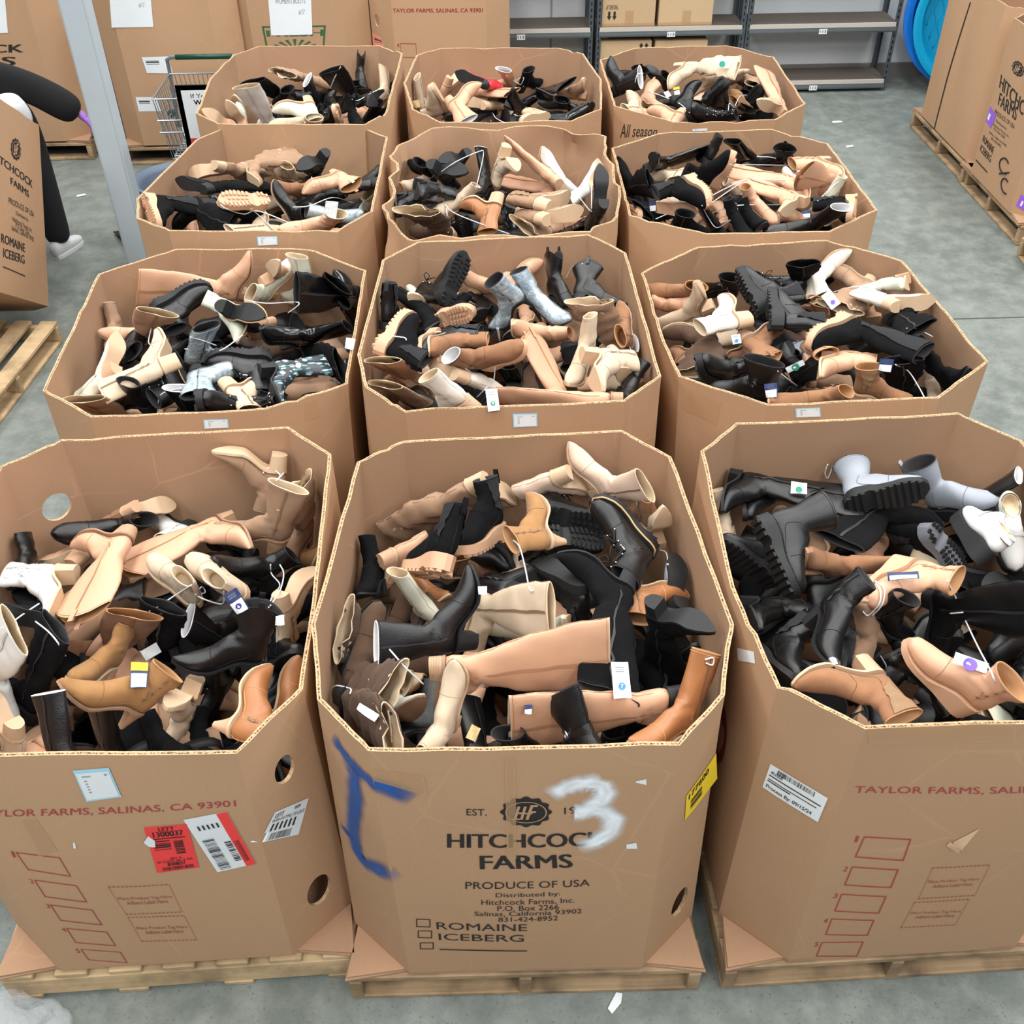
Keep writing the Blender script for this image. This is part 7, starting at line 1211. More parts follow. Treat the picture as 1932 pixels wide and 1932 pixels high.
STYLE_NAME = {'an':'ankle_boot','ab':'ankle_boot','ap':'ankle_boot','ag':'ankle_boot','we':'western_boot','ch':'chelsea_boot','cl':'chelsea_boot',
 'co':'combat_boot','mo':'harness_boot','mi':'mid_calf_boot','kn':'knee_boot','kx':'knee_boot','ks':'slouch_boot','cw':'cowboy_boot','ok':'knee_boot','kc':'chelsea_boot',
 'ra':'rain_boot','lo':'loafer_shoe','ck':'desert_boot','wd':'wedge_boot','st':'stiletto_boot','so':'sock_boot'}

def boot_geo(p, seed=0, detail=1):
    """loft of the upper: rings of points, the sole outline and a surface sampler"""
    L, hh, ts = p['L'], p['hh'], p['ts']; W = p['W']
    tw = TOE[p['toe']]
    wx = [0, .012, .05, .13, .28, .42, .58, .70, .80, .90, .96, 1.0]
    wyv = [.004, .013, .024, .031, .0315, .031, .037, .0405] + [tw[0]*.97, tw[1]*.86, tw[2]*.82, tw[4]]
    wy = lambda u: W*interp(wx, wyv, u)
    def zb(u):
        s = min(1, max(0, (.62-u)/.40)); s = s*s*(3-2*s)
        return ts + hh*s + (.010*((u-.74)/.26)**2 if u > .74 else 0) + (.003*(1-u/.2) if u < .2 and hh > .03 else 0)
    dz = [.115, .098, .078, .062, .049, .038, .028, .019, .012]
    if p['toe'] == 'round': dz = [.115, .100, .083, .069, .059, .051, .042, .030, .016]
    dx = [.44, .50, .58, .66, .74, .82, .90, .96, 1.0]
    zt = lambda u: zb(u)+interp(dx, dz, u)
    nt = 24
    rings = []          # (A, B, wA, wB, square)
    us = [1.0, .985, .96, .92, .87, .81, .74, .67, .60, .54, .49]
    for u in us:
        rings.append((Vector((u*L, 0, zt(u))), Vector((u*L, 0, zb(u))), wy(u)*.86, wy(u), 1.0))
    za = hh+ts+.100 if not p['low'] else hh+ts+.068
    xs = .195*L
    rax, ray = p['rax'], p['ray']
    A0 = Vector((.46*L, 0, zt(.47))); A1 = Vector((xs+rax, 0, za))
    if p['low']: A0.z = hh+ts+.080
    Ac = Vector((A1.x+.006, 0, min(A0.z, za)+.006)) if not p['low'] else (A0+A1)/2
    path = [(.42, 0), (.34, 0), (.26, 0), (.17, 0), (.09, 0), (.035, .002), (.0, .018), (-.008, .042), (.004, .068)]
    n = len(path)
    for k, (u, up) in enumerate(path):
        t = (k+1)/(n+1)
        A = A0*(1-t)**2 + Ac*2*t*(1-t) + A1*t*t
        B = Vector((u*L, 0, zb(max(u, 0))+up))
        w = wy(max(u, .13)) if k < 5 else .031*W
        rings.append((A, B, ray*.95, w, 1.0-k/n))
    Hs = p['Hs']; m = max(3, int((Hs-za)/.022)); m = min(m, 15)
    if p['low']: m = 2
    for k in range(m+1):
        t = k/m; z = za+(Hs-za)*t
        bulge = math.sin(math.pi*min(1, t*1.0))*.012 if Hs > .35 else 0
        rx = rax+(p['rtx']-rax)*(t**.8)+bulge; ry = ray+(p['rty']-ray)*(t**.8)
        cx = xs-p['lean']*t + p['bend']*t*t - .004
        rings.append((Vector((cx+rx, 0, z)), Vector((cx-rx, 0, z)), ry, ry, 0.))
    nshaft = m+1
    def pt(i, th, off=0.):
        i0 = max(0, min(len(rings)-1, int(math.floor(i)))); i1 = min(len(rings)-1, i0+1); f = i-i0
        def ev(j):
            A, B, wA, wB, sq = rings[j]
            c = (A+B)/2; h = (A-B)/2
            ct, st = math.cos(th), math.sin(th)
            ex = 1.0 if ct > 0 else 1-.45*sq
            uu = math.copysign(abs(ct)**ex, ct); vv = math.copysign(abs(st)**(1-.30*sq if ct < 0 else 1.0), st)
            wd = wB+(wA-wB)*(ct*.5+.5) if ct < 0 else (wA+wB)/2+(wA-(wA+wB)/2)*ct
            q = c+h*uu+Vector((0, wd*vv, 0))
            if j >= len(rings)-nshaft and p['peak']:
                tt = (j-(len(rings)-nshaft))/max(1, nshaft-1)
                q.z -= p['peak']*math.cos(2*th)*tt*tt
            if off:
                nrm = (h.normalized()*ct+Vector((0, st, 0))); q += nrm*off
            return q
        q = ev(i0)*(1-f)+ev(i1)*f
        return q
    def wr(q, i):
        k = (i-9)/8.; k = max(0, min(1, k))
        if i <= 8: k = .12
        a = p['slouch']; nz = noise.noise(Vector((q.x*22+seed*7.1, q.y*22, q.z*22+seed)))
        s = Vector((0, 0, 0))
        if a: s += Vector((nz*a, noise.noise(Vector((q.x*18, q.y*18+seed*3.3, q.z*18)))*a, 0))*k*1.6
        if p['fold']:
            kk = max(0, min(1, (q.z-hh-ts-.04)/.05)); ph = noise.noise(Vector((q.x*9+seed, q.y*9, q.z*9)))*4
            s += Vector(((q.x-xs), q.y*1.2, 0)).normalized()*math.sin(q.z*95+ph+q.x*25)*p['fold']*kk*.55
        if p['Hs'] > .15 and p['sole'] != 'ridge':
            kk = math.exp(-((q.z-g_za)/.045)**2); s += Vector((0, 1 if q.y > 0 else -1, 0))*kk*.0035*math.sin(q.z*210+q.x*60+4*noise.noise(Vector((q.x*12+seed, q.y*6, q.z*12))))
            if i > 9: s += Vector(((q.x-xs), q.y*2, 0)).normalized()*.0045*noise.noise(Vector((q.x*11+seed*1.7, q.y*11, q.z*13)))*k
        return q+s
    g_za = za-.01
    return dict(rings=rings, pt=pt, wr=wr, zb=zb, wy=wy, nt=nt, nshaft=nshaft, xs=xs, za=za)

def boot_meshes(code, seed=0):
    p = STYLES[code]; g = boot_geo(p, seed); R = g['rings']; nt = g['nt']; pt, wr = g['pt'], g['wr']
    L, hh, ts = p['L'], p['hh'], p['ts']; W = p['W']; out = {}
    # upper
    bm = bmesh.new(); rows = []
    for i in range(len(R)):
        rows.append([bm.verts.new(wr(pt(i, 2*math.pi*j/nt), i)) for j in range(nt)])
    for a, b in zip(rows, rows[1:]):
        for j in range(nt):
            bm.faces.new((a[j], a[(j+1) % nt], b[(j+1) % nt], b[j]))
    bm.faces.new(list(reversed(rows[0])))
    rim = [v.co.copy() for v in rows[-1]]
    out['upper'] = bm
    # lining: a rim and an inner wall down to the insole
    bm = bmesh.new(); rr = []; nr_ = len(R)
    def inner(i, k, dz=0.):
        q = [wr(pt(i, 2*math.pi*j/nt), int(i)) for j in range(nt)]; c = sum(q, Vector())/nt; row = []
        for v in q:
            d = v-c; L_ = max(1e-4, d.length); row.append(bm.verts.new(c+d*max(.25, 1-k/L_)+Vector((0, 0, dz))))
        rr.append(row)
    inner(nr_-1, -.0004); inner(nr_-1, -.0006, .0022); inner(nr_-1, .0035, .0024); inner(nr_-1, .0045, -.004)
    stop = max(nr_-g['nshaft']-3, nr_-9) if p['Hs'] < .3 else nr_-8
    for i in range(nr_-2, stop, -1): inner(i, .007)
    inner(stop, .012)
    for a, b in zip(rr, rr[1:]):
        for j in range(nt): bm.faces.new((a[j], a[(j+1) % nt], b[(j+1) % nt], b[j]))
    bm.faces.new(rr[-1])
    out['lining'] = bm
    # sole
    N = 26; zb, wy = g['zb'], g['wy']; e = .0028 if p['sole'] != 'thin' else .0016
    if p['sole'] in ('lug', 'ridge'): e = .006
    uu = [i/(N-1) for i in range(N)]
    def outline(u, s): return Vector((u*L + (e if u > .98 else -e if u < .02 else 0), s*(wy(u)+e), 0))
    bm = bmesh.new(); top, bot = [], []
    loop = [(u, 1) for u in uu]+[(u, -1) for u in reversed(uu)]
    thick = lambda u: ts if p['sole'] == 'thin' else None
    for (u, s) in loop:
        o = outline(u, s); z1 = zb(u)+.0025
        if p['sole'] == 'thin': z0 = zb(u)-ts
        elif p['sole'] == 'flat' and p['heel'] == 'none': z0 = 0 if u < .8 else .007*((u-.8)/.2)**2
        elif p['heel'] == 'wedge': z0 = 0 if u < .8 else .008*((u-.8)/.2)**2
        else: z0 = (.007 if not (.24 < u < .36) else .012)+(.008*((u-.8)/.2)**2 if u > .8 else 0)
        top.append(bm.verts.new((o.x, o.y, z1+(.003 if p['sole'] == 'lug' else 0)))); bot.append(bm.verts.new((o.x, o.y*(.97 if p['sole'] == 'thin' else .99), z0)))
    n = len(loop)
    for i in range(n):
        j = (i+1) % n; bm.faces.new((top[i], top[j], bot[j], bot[i]))
    h = N
    for k in range(N-1):
        for arr, fl in ((top, 1), (bot, 0)):
            q = [arr[k], arr[k+1], arr[n-2-k], arr[n-1-k]]
            bm.faces.new(q if not fl else list(reversed(q)))
    out['sole'] = bm
    if p['sole'] in ('lug', 'ridge'):
        bm = bmesh.new()
        if p['sole'] == 'ridge':
            for k in range(11):
                u = .04+k*.088
                if .27 < u < .36: continue
                w = (wy(u)+e)*.97
                box(bm, (u*L, 0, .004+(.008*((u-.8)/.2)**2 if u > .8 else 0)), (.013, 2*w, .010))
        else:
            for s in (1, -1):
                for k in range(12):
                    u = .03+k*.08
                    if .25 < u < .36: continue
                    w = wy(u)+e
                    box(bm, (u*L, s*w*.70, .004+(.008*((u-.8)/.2)**2 if u > .8 else 0)), (.0125, w*.58, .010), rz=s*.25*(1 if u > .4 else -1))
            for k in range(5): box(bm, ((.46+k*.09)*L, 0, .0045), (.012, .014, .008), rz=.785)
        out['tread'] = bm
    # heel
    if p['heel'] not in ('none', 'wedge'):
        kind = p['heel']; bm = bmesh.new(); u1 = {'block': .235, 'angle': .25, 'cone': .2, 'pin': .17}[kind]
        lev = 6; rows = []
        M = 8
        for k in range(lev+1):
            t = k/lev
            row = []
            for q in range(2*M+2):
                i = q if q <= M else 2*M+1-q; s = 1 if q <= M else -1
                u = u1*i/M; x = u*L; y = s*wy(u); z = zb(u)-ts
                if kind == 'block': tx, ty, cxx = 1-.12*t, 1-.08*t, .012
                elif kind == 'angle': tx, ty, cxx = 1-.34*t, 1-.2*t, .022
                elif kind == 'cone': tx, ty, cxx = 1-.72*t**.6, 1-.66*t**.6, .014
                else: tx, ty, cxx = 1-.88*t**.35, 1-.87*t**.35, .010
                x2 = cxx+(x-cxx)*tx
                row.append(bm.verts.new((x2, y*ty, z*(1-t))))
            rows.append(row)
        nn = 2*M+2
        for a, b in zip(rows, rows[1:]):
            for j in range(nn): bm.faces.new((a[j], a[(j+1) % nn], b[(j+1) % nn], b[j]))
        for k in range(M):
            bm.faces.new((rows[-1][k], rows[-1][k+1], rows[-1][nn-2-k], rows[-1][nn-1-k]))
        out['heel'] = bm
    nr = len(R); i0 = nr-g['nshaft']
    def ribbon(bm, pts, w, nrm=None):
        prev = None
        for k in range(len(pts)):
            a, b = pts[k]
            va, vb = bm.verts.new(a), bm.verts.new(b)
            if prev: bm.faces.new((prev[0], prev[1], vb, va))
            prev = (va, vb)
    P = lambda i, th, off: wr(pt(i, th), int(i)) + (pt(i, th, off)-pt(i, th))
    if p['zip']:
        bm = bmesh.new(); dth = .05 if p['zip'] == 1 else .025
        for s in (1, -1):
            pts = []
            for k in range(14):
                i = (i0-4)+(nr-1-.15-(i0-4))*k/13; pts.append((P(i, s*(1.57-dth), .0032), P(i, s*(1.57+dth), .0032)))
            ribbon(bm, pts, 0)
        out['zip' if p['zip'] == 1 else 'side_seam'] = bm
    if p['gore']:
        bm = bmesh.new()
        for s in (1, -1):
            g0 = i0-2.5
            for k in range(8):
                for q in range(6):
                    def pp(k, q):
                        i = g0+(nr-1.1-g0)*k/8; wdt = .25+.37*(k/8)
                        return P(i, s*(1.62+wdt*(q/6-.5)*2), .0042)
                    bm.faces.new([bm.verts.new(pp(*a)) for a in ((k, q), (k+1, q), (k+1, q+1), (k, q+1))])
        bmesh.ops.remove_doubles(bm, verts=bm.verts, dist=.0002)
        out['elastic_gore'] = bm
    bm = bmesh.new()
    if not p['low']:
        tube(bm, [P(i0-5+(nr-1.2-(i0-5))*k/12, math.pi, .0006) for k in range(13)], .0009, 4)
        if not p['gore']: tube(bm, [P(8.6-.9*math.cos(th*.9), th, .0006) for th in [(-1.9+3.8*k/20) for k in range(21)]], .0009, 4)
        else: tube(bm, [P(9.4+1.6*abs(math.sin(th))**3, th, .0006) for th in [(-1.9+3.8*k/20) for k in range(21)]], .0009, 4)
        for s_ in (1, -1): tube(bm, [P(9.5+(i0-2-9.5)*k/10, s_*(2.2-.9*(k/10)**2), .0006) for k in range(11)], .0009, 4)
        tube(bm, [P(nr-1.25, 2*math.pi*k/24, .0004) for k in range(25)], .0008, 4)
    else: tube(bm, [P(7.5+1.2*math.cos(th), th, .0008) for th in [(-1.3+2.6*k/16) for k in range(17)]], .001, 4)
    out['seam_line'] = bm
    if p['tab']:
        ths = [math.pi] if p['tab'] == 1 else [1.57, -1.57]
        for th in ths:
            bm = bmesh.new(); pts = []
            for k in range(9):
                a = math.pi*k/8; lift = math.sin(a)*.020
                base = P(nr-1, th, .003*math.cos(a)*1.5+.001) if True else 0
                base = base+Vector((0, 0, lift-.03*abs(math.cos(a))**3))
                t = Vector((-math.sin(th)*0-0 if p['tab'] == 1 else 1, 1 if p['tab'] == 1 else 0, 0))*.009
                pts.append((base-t, base+t))
            ribbon(bm, pts, 0); out.setdefault('tabs', []).append(bm)
    if p['lace']:
        bm = bmesh.new(); eb = bmesh.new(); ilo = 8.; ihi = nr-1.4; K = 8
        prevs = {}
        for k in range(K):
            i = ilo+(ihi-ilo)*k/(K-1)
            for s in (1, -1):
                q = P(i, s*.42, .004)
                bmesh.ops.create_icosphere(eb, subdivisions=1, radius=.0042, matrix=Matrix.Translation(q))
                if -s in prevs:
                    tube(bm, [prevs[-s], (prevs[-s]+q)/2+(P(i-.5, 0, .008)-(prevs[-s]+q)/2)*.8, q], .0026, 5)
            prevs = {s: P(i, s*.42, .005) for s in (1, -1)}
        q0 = P(ihi, 0, .012)
        for s in (1, -1): tube(bm, [q0, q0+Vector((.02, s*.02, .005)), q0+Vector((.03, s*.03, -.02)), q0+Vector((.02, s*.01, -.03)), q0], .0024, 5)
        out['laces'] = bm; out['eyelets'] = eb
    if p['strap']:
        bm = bmesh.new(); bb = bmesh.new(); i = i0-.5 if p['strap'] == 1 else 8.5
        pts = []
        lo, hi = (-math.pi, math.pi) if p['strap'] == 1 else (-1.5, 1.5)
        for k in range(25):
            th = lo+(hi-lo)*k/24; pts.append((P(i-.45, th, .0035), P(i+.45, th, .0035)))
        ribbon(bm, pts, 0); out['strap'] = bm
        if p['strap'] == 1:
            for s in (1, -1):
                c = P(i, s*1.2, .006); n_ = (P(i, s*1.2, .02)-P(i, s*1.2, 0)).normalized()
                bmesh.ops.create_cone(bb, cap_ends=False, segments=14, radius1=.016, radius2=.016, depth=.003, matrix=Matrix.Translation(c) @ n_.to_track_quat('Z', 'Y').to_matrix().to_4x4())
                bmesh.ops.create_cone(bb, cap_ends=False, segments=14, radius1=.012, radius2=.012, depth=.004, matrix=Matrix.Translation(c) @ n_.to_track_quat('Z', 'Y').to_matrix().to_4x4())
            out['buckle'] = bb
    return out
# ---------------------------------------------------------------- leathers
def leather(name, rgb, rough, bumpy=.25, var=.08):
    t = NT(name); c = lin(rgb); v = t.coord(); a = t.noise(v, 14, 4); f = t.noise(v, 420, 2)
    t.base(t.mix(a, mul(c, 1-var), mul(c, 1+var))); t.set(Roughness=rough); t.b.inputs['Specular IOR Level'].default_value = .5
    t.bump(t.mix(.5, a, f), bumpy, .004); return t.m
def suede(name, rgb, var=.16):
    t = NT(name); c = lin(rgb); v = t.coord(); a = t.noise(v, 16, 5, .65); f = t.noise(v, 500, 2)
    col = t.mix(t.ramp(a, [(.3, (0, 0, 0, 1)), (.7, (1, 1, 1, 1))]), mul(c, 1-var), mul(c, 1+var*.6)); t.base(col); t.set(Roughness=.96)
    t.b.inputs['Specular IOR Level'].default_value = .12
    t.b.inputs['Sheen Weight'].default_value = .0 if max(rgb) < 40 else .08; t.b.inputs['Sheen Roughness'].default_value = .5
    t.bump(f, .25, .002); return t.m
def floral():
    t = NT('floral_print'); v = t.coord(); c = lin((44, 50, 58))
    def leaf(rot, sc, lo, hi, off):
        tc = t.n('ShaderNodeTexCoord'); mp = t.n('ShaderNodeMapping'); mp.inputs['Rotation'].default_value = rot; mp.inputs['Location'].default_value = (off, off*.7, 0); mp.inputs['Scale'].default_value = (1, 1, .28); t.l(tc.outputs['Object'], mp.inputs['Vector'])
        vo = t.n('ShaderNodeTexVoronoi'); vo.inputs['Scale'].default_value = sc; t.l(mp.outputs[0], vo.inputs['Vector']); return t.ramp(vo.outputs['Distance'], [(lo, (1, 1, 1, 1)), (hi, (0, 0, 0, 1))])
    c = t.mix(leaf((.3, .9, .2), 62, .30, .34, 0), c, lin((84, 140, 146))); c = t.mix(leaf((.2, -.8, .5), 58, .26, .30, .3), c, lin((150, 196, 198)))
    vo = t.n('ShaderNodeTexVoronoi'); vo.inputs['Scale'].default_value = 19; t.l(v, vo.inputs['Vector'])
    c = t.mix(t.ramp(vo.outputs['Distance'], [(.22, (1, 1, 1, 1)), (.26, (0, 0, 0, 1))]), c, lin((226, 198, 192))); t.base(c); t.set(Roughness=.4); return t.m
def crinkle():
    t = NT('silver_blue_patent'); v = t.coord(); a = t.noise(v, 26, 4, .6)
    t.base(t.ramp(a, [(.3, lin((112, 132, 148))), (.5, lin((160, 184, 200))), (.68, lin((226, 238, 246)))])); t.set(Roughness=.14, Metallic=.35); t.bump(a, .9, .012); return t.m
UP = {'bk': leather('black_leather', (15, 16, 18), .26, .4), 'bs': suede('black_suede', (17, 17, 19), .25), 'bp': leather('black_patent', (10, 10, 12), .12, .12), 'tp': suede('taupe_suede', (158, 128, 104)),
 'bg': suede('beige_suede', (198, 178, 154), .1), 'cr': leather('cream_leather', (216, 218, 200), .42), 'ta': leather('tan_leather', (202, 156, 126), .5, .15), 'tn': suede('tan_suede', (156, 116, 76)), 'cg': leather('cognac_leather', (160, 106, 66), .38),
 'db': suede('dark_brown_suede', (82, 63, 50)), 'br': suede('brown_suede', (146, 106, 78)), 'gy': leather('grey_rubber', (146, 152, 162), .5), 'sv': crinkle(), 'fl': floral(), 'wh': leather('white_leather', (222, 224, 222), .36),
 'wh2': suede('white_suede', (222, 214, 202), .06), 'nu': leather('nude_leather', (202, 158, 128), .52, .15), 'nu2': suede('blush_suede', (212, 184, 164), .08), 'dl': leather('dark_brown_leather', (74, 55, 44), .4), 'rd': leather('red_leather', (196, 44, 58), .35)}
SUEDE_NAME = {'bk': 'black leather'}
UPD = {k: plain(k_+'_stitching', (0, 0, 0)) for k, k_ in ()}
for k_, m_ in UP.items():
    r_ = {'bk': (14, 14, 16), 'bs': (12, 12, 14), 'bp': (8, 8, 10), 'tp': (132, 104, 82), 'bg': (170, 146, 118), 'cr': (186, 184, 166), 'ta': (158, 116, 80), 'tn': (130, 94, 58), 'cg': (214, 160, 112), 'db': (52, 40, 32), 'br': (112, 80, 56), 'gy': (96, 100, 108), 'sv': (200, 210, 216), 'fl': (30, 34, 40), 'wh': (190, 190, 188), 'wh2': (196, 188, 176), 'nu': (168, 124, 92), 'nu2': (180, 152, 130), 'dl': (48, 36, 30), 'rd': (140, 26, 38)}[k_]
    UPD[k_] = plain('stitching_'+m_.name, r_, .8)
def stacked():
    t = NT('stacked_wood_heel'); v = t.coord(); wv = t.n('ShaderNodeTexWave'); wv.bands_direction = 'Z'; wv.inputs['Scale'].default_value = 70; wv.inputs['Distortion'].default_value = 1; t.l(v, wv.inputs['Vector'])
    t.base(t.mix(wv.outputs['Fac'], lin((142, 108, 82)), lin((190, 156, 124)))); t.set(Roughness=.6); return t.m
RUB = plain('black_rubber', (26, 27, 29), .6, var=.12, scale=60); TANS = plain('tan_sole', (196, 156, 126), .62, var=.06); NATS = plain('natural_sole', (196, 168, 138), .65); GRS = plain('grey_sole', (120, 124, 132), .6); STACK = stacked(); WELT = plain('tan_welt', (196, 160, 112), .6)
BRNS = plain('brown_sole', (150, 118, 94), .6)
LIN_W = plain('white_lining', (226, 226, 228), .85); LIN_T = plain('tan_lining', (176, 132, 92), .85); LIN_D = plain('dark_lining', (44, 42, 44), .9); LIN_B = plain('beige_lining', (208, 188, 160), .9)
ZIPD = plain('dark_zip', (38, 38, 42), .45); ZIPT = plain('tan_zip', (128, 100, 76), .55); GORED = plain('black_elastic', (30, 31, 34), .9, var=.2, scale=200); GOREB = plain('brown_elastic', (140, 112, 84), .9, var=.2, scale=200)
METAL = plain('silver_metal', (206, 210, 214), .22, 1.0); LACE = plain('black_lace', (24, 24, 26), .8)
SOLE_M = {'k': (RUB, RUB), 'n': (NATS, TANS), 's': (BRNS, STACK), 'w': (RUB, RUB), 'g': (GRS, GRS), 'v': (RUB, RUB)}
DARKUP = ('bk', 'bs', 'bp', 'sv', 'fl', 'gy')
def part_mat(part, st, col, so):
    dark = col in DARKUP
    if part == 'upper': return UP[col]
    if part == 'lining':
        if (st == 'mi' and col in ('bk', 'nu')) or (st == 'cl' and col == 'br'): return LIN_W
        if dark: return LIN_D
        return LIN_T if col in ('cg', 'tn', 'br', 'ta') else LIN_B
    if part == 'sole': return TANS if (so == 'n' and st in ('ch', 'kc', 'cl', 'wd')) else SOLE_M[so][0]
    if part == 'tread': return TANS if so == 'n' else RUB
    if part == 'heel': return SOLE_M[so][1] if not (so == 'n' and col in ('tp', 'bg', 'nu2', 'wh2', 'wh')) else NATS
    if part in ('zip', 'side_seam'): return ZIPD if dark else (UPD[col] if col in ('ta', 'nu', 'cr', 'wh', 'wh2') else ZIPT)
    if part == 'elastic_gore': return GORED if dark else GOREB
    if part in ('eyelets', 'buckle', 'toe_cap'): return METAL
    if part == 'laces': return LACE
    if part == 'welt': return WELT
    if part == 'seam_line': return UPD[col]
    return UP[col]
# ---------------------------------------------------------------- one of each kind, then copies
PROTO = {}
def proto(st):
    if st in PROTO: return PROTO[st]
    g = boot_meshes(st, seed=len(st)*3+ord(st[0])+ord(st[1])); L = []
    names = {'tabs': 'pull_tab'}
    for k, v in g.items():
        for bm in (v if isinstance(v, list) else [v]):
            auto = None if k in ('upper', 'laces', 'eyelets', 'lining', 'seam_line') else 40
            L.append((k if k != 'tabs' else 'pull_tab', mesh_of(k, bm, RUB, smooth=k in ('upper', 'lining', 'laces', 'eyelets'), auto=auto)))
    # optional pieces
    p = STYLES[st]; gg = boot_geo(p, 0); 
    bm = bmesh.new(); nt = 16; rows = [[bm.verts.new(gg['pt'](i, 2*math.pi*j/nt, .0018)) for j in range(nt)] for i in (0, .6, 1.2, 2., 2.6)]
    for a, b in zip(rows, rows[1:]):
        for j in range(nt): bm.faces.new((a[j], a[(j+1) % nt], b[(j+1) % nt], b[j]))
    bm.faces.new(list(reversed(rows[0]))); cap = mesh_of('toe_cap', bm, METAL, smooth=True)
    bm = bmesh.new(); pts = []
    for k in range(41):
        a = k/40; u = 1-abs(1-2*a); s = 1 if a < .5 else -1; u = u if u > .0 else 0
        pts.append(Vector((u*p['L']+(.004 if u > .95 else 0), s*(gg['wy'](u)+.0045), gg['zb'](u)+.004)))
    tube(bm, pts, .0032, 6); welt = mesh_of('welt', bm, WELT, smooth=True)
    bm = bmesh.new(); bm.from_mesh(L[0][1])
    for v in bm.verts:
        n_ = v.normal; v.co += n_*(.004+.006*max(0, noise.noise(v.co*30)))
    wrap = mesh_of('plastic_wrap', bm, FILM, smooth=True)
    # flare: photograph shows perforations only on one boot
    PROTO[st] = (L, cap, welt, wrap); return PROTO[st]
def add_part(root, name, me, m):
    o = bpy.data.objects.new(name, me); C.objects.link(o); o.parent = root
    o.material_slots[0].link = 'OBJECT'; o.material_slots[0].material = m; return o
COLN = {}
BOOT_OBJ = []
first = {}
def set_mat(o, m):
    o.material_slots[0].link = 'OBJECT'; o.material_slots[0].material = m
for i, (bn, st, col, so, loc, q, s, lab) in enumerate(BOOTS):
    L, cap, welt, wrap = proto(st)
    if st not in first:
        root = empty(STYLE_NAME[st]); parts = [add_part(root, n_, me, part_mat(n_, st, col, so)) for n_, me in L]; first[st] = root
    else:
        src = first[st]; root = src.copy(); C.objects.link(root); parts = []
        for ch in [c_ for c_ in src.children if c_.name.split('.')[0] not in ('toe_cap', 'welt', 'plastic_wrap', 'hang_tag', 'plastic_tie')]:
            c2 = ch.copy(); c2.parent = root; C.objects.link(c2); parts.append(c2)
        for o in parts: set_mat(o, part_mat(o.name.split('.')[0], st, col, so))
    root.rotation_mode = 'QUATERNION'; root.location = loc; root.rotation_quaternion = q; root.scale = (s, s, s)
    cat = 'shoe' if st == 'lo' else 'boot'
    tag(root, lab+' '+BIN_PHRASE[bn], cat, 'boots '+BIN_PHRASE[bn])
    if so == 'v': add_part(root, 'toe_cap', cap, METAL)
    if so == 'w' or (so == 'n' and col in DARKUP and st == 'co'): add_part(root, 'welt', welt, WELT)
    if col == 'sv': add_part(root, 'plastic_wrap', wrap, FILM)
    BOOT_OBJ.append(root)
for root, row in zip(BOOT_OBJ, BOOTS):
    if row[7].startswith('white perforated'):
        gg = boot_geo(STYLES[row[1]], 0); bm = bmesh.new(); nr_ = len(gg['rings']); r3 = random.Random(4)
        for k in range(90):
            i_ = nr_-gg['nshaft']-3+(gg['nshaft']+1.5)*r3.random(); th = r3.choice((1, -1))*(.7+1.6*r3.random())
            p_ = gg['pt'](i_, th, .0045); n_ = (gg['pt'](i_, th, .02)-gg['pt'](i_, th, 0)).normalized()
            bmesh.ops.create_circle(bm, cap_ends=True, segments=8, radius=.0022, matrix=Matrix.Translation(p_) @ n_.to_track_quat('Z', 'Y').to_matrix().to_4x4())
        add_part(root, 'perforation', mesh_of('perforation', bm, RUB), plain('hole_shadow_grey', (150, 150, 148), .8))
# ---------------------------------------------------------------- the boots underneath that fill the bins
def low_boot(st):
    L = proto(st)[0]; V, F, K = [], [], []
    for n_, me in L:
        if n_ not in ('upper', 'sole', 'heel', 'lining'): continue
        b = len(V); V += [v.co.copy() for v in me.vertices]; F += [tuple(b+i for i in p.vertices) for p in me.polygons]; K += [n_]*len(me.polygons)
    return V, F, K
LOW = {k: low_boot(k) for k in ('an', 'ch', 'we', 'cl')}
def inside(code, p, mg):
    B, T = BINS[code]; n = len(B); v = min(1, max(0, (p.z-B[0][2])/(T[0][2]-B[0][2])))
    for i in range(n):
        j = (i+1) % n
        ax_, ay_ = B[i][0]*(1-v)+T[i][0]*v, B[i][1]*(1-v)+T[i][1]*v; bx_, by_ = B[j][0]*(1-v)+T[j][0]*v, B[j][1]*(1-v)+T[j][1]*v
        dx_, dy_ = bx_-ax_, by_-ay_; L_ = math.hypot(dx_, dy_)
        if L_ > 1e-4 and (dx_*(p.y-ay_)-dy_*(p.x-ax_))/L_ < mg: return False
    return True
rnd = random.Random(11); HV, HF, HM = [], [], []
HMATS = [UP['bk'], UP['bs'], UP['db'], UP['ta'], UP['bg'], UP['tp'], RUB, TANS, LIN_D]; WT = [0, 0, 0, 1, 1, 1, 2, 3, 4, 5]
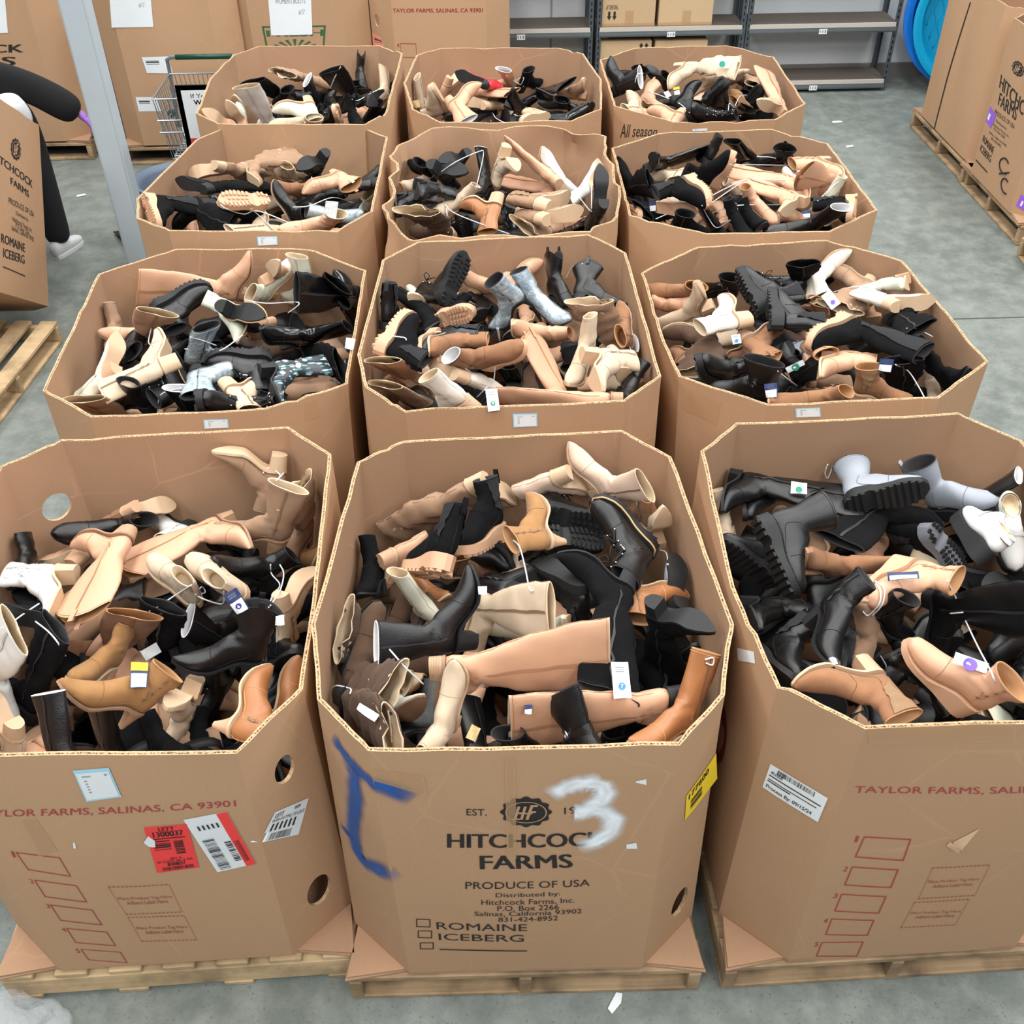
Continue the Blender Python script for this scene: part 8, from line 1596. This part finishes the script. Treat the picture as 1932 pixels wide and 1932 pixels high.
for code in DROP:
    T = [Vector(t) for t in BINS[code][1]]; c = sum(T, Vector())/len(T); z0 = T[0].z-DROP[code]-.02
    for lay in range(4 if code in ('L1', 'C1') else 2):
        for gx in range(4):
            for gy in range(5):
                x = c.x+(gx-1.5)*.225+rnd.uniform(-.03, .03); y = c.y+(gy-2)*.225+rnd.uniform(-.03, .03)
                corner = abs(gx-1.5) > 1 and abs(gy-2) > 1.5
                if corner: x = c.x+(x-c.x)*.80; y = c.y+(y-c.y)*.80
                z = z0-.13-.14*lay+rnd.uniform(-.03, .03)
                k = rnd.choice(('an', 'ch', 'we', 'cl')); V, F, K = LOW[k]; s = rnd.uniform(.82, .95)
                M = Matrix.Translation((x, y, z)) @ Matrix.Rotation(rnd.uniform(0, 6.28), 4, 'Z') @ Matrix.Rotation(math.pi/2+rnd.uniform(-.35, .35), 4, 'X') @ Matrix.Rotation(rnd.uniform(-.5, .5), 4, 'Y') @ Matrix.Scale(s, 4) @ Matrix.Translation((-.10, 0, -.09))
                b = len(HV); mi = rnd.choice(WT); W_ = [M @ v for v in V]
                for _ in range(14):           # keep it off the cardboard
                    if all(inside(code, q_, .03) for q_ in W_[::5]): break
                    sh = (c-sum(W_, Vector())/len(W_))*.12; sh.z = 0; W_ = [q_+sh for q_ in W_]
                HV += W_; HF += [tuple(b+i for i in f) for f in F]
                HM += [mi if n_ == 'upper' else 8 if n_ == 'lining' else (6 if mi < 3 else 7) for n_ in K]
me = bpy.data.meshes.new('boot_heap'); me.from_pydata([tuple(v) for v in HV], [], HF)
for m in HMATS: me.materials.append(m)
me.polygons.foreach_set('material_index', HM); me.shade_smooth()
o = bpy.data.objects.new('boot_heap', me); C.objects.link(o); tag(o, 'rest of the mixed boots heaped underneath in the twelve bins', 'boots', kind='stuff')
# ---------------------------------------------------------------- hang tags and white ties
WTIE = plain('white_plastic_tie', (226, 230, 234), .5); NAVY = plain('navy_tag', (44, 56, 96), .55); KRAFT = plain('kraft_tag', (206, 178, 128), .7)
TAGM = {'w': PAPER, 'n': NAVY, 'k': KRAFT, 'y': NAVY}
DOTM = {'g': plain('green_dot', (24, 132, 108), .5), 'b': plain('blue_dot', (54, 128, 196), .5), 'p': plain('purple_dot', (110, 80, 190), .5), 'd': plain('dark_blue_dot', (48, 44, 140), .5)}
def child_world(o, root):
    o.parent = root; o.matrix_parent_inverse = (Matrix.LocRotScale(root.location, root.rotation_quaternion, root.scale)).inverted()
for (bi, c, nx, ny, nz, w_, h_, col, dot, txt) in TAGS:
    c = Vector(c); X, Y, Z = Vector(nx), Vector(ny), Vector(nz); f = lambda x, y, off: c+X*(x-.5)*w_+Y*(y-.5)*h_+Z*(off+.006*math.sin(3*x+2*y))
    bm = d_rect(f, 0); d_rect(f, -.0012, bm=bm)
    t = obj('hang_tag', bm, TAGM[col]); child_world(t, BOOT_OBJ[bi])
    if col in ('n', 'y'):
        q = obj('tag_panel', d_rect(f, .0015, .06, .03, .94, .55), PAPER); q.parent = t
        if col == 'y': q = obj('tag_band', d_rect(f, .0015, .02, .66, .98, .98), YELP); q.parent = t
    if dot != '-':
        cy = .32; r = .5*w_*.42
        bm = bmesh.new(); bm.faces.new([bm.verts.new(f(.5+r/w_*math.cos(2*math.pi*k/24), cy+r/h_*math.sin(2*math.pi*k/24), .002)) for k in range(24)])
        q = obj('tag_dot', bm, DOTM[dot]); q.parent = t
        if txt: bm = d_text(f, .003, txt, .5-r/w_*.35, cy-r/h_*.55, .5+r/w_*.35, cy+r/h_*.55, bold=.03); q = obj('tag_number', bm, PAPER); q.parent = t
        bm = d_bars(f, .002, .2, .72, .75, .90, 3, False, 7); q = obj('tag_print', bm, plain('grey_tag_print', (120, 126, 134))); q.parent = t
for (bi, pts) in TIES:
    P_ = [Vector(p) for p in pts]; S_ = []
    for a in range(len(P_)-1):
        p0, p1, p2, p3 = P_[max(0, a-1)], P_[a], P_[a+1], P_[min(len(P_)-1, a+2)]
        for k in range(6):
            u = k/6; S_.append(.5*((2*p1)+(p2-p0)*u+(2*p0-5*p1+4*p2-p3)*u*u+(3*p1-p0-3*p2+p3)*u**3))
    S_.append(P_[-1]); bm = bmesh.new(); tube(bm, S_, .0022, 6); o = obj('plastic_tie', bm, WTIE, smooth=True); child_world(o, BOOT_OBJ[bi])
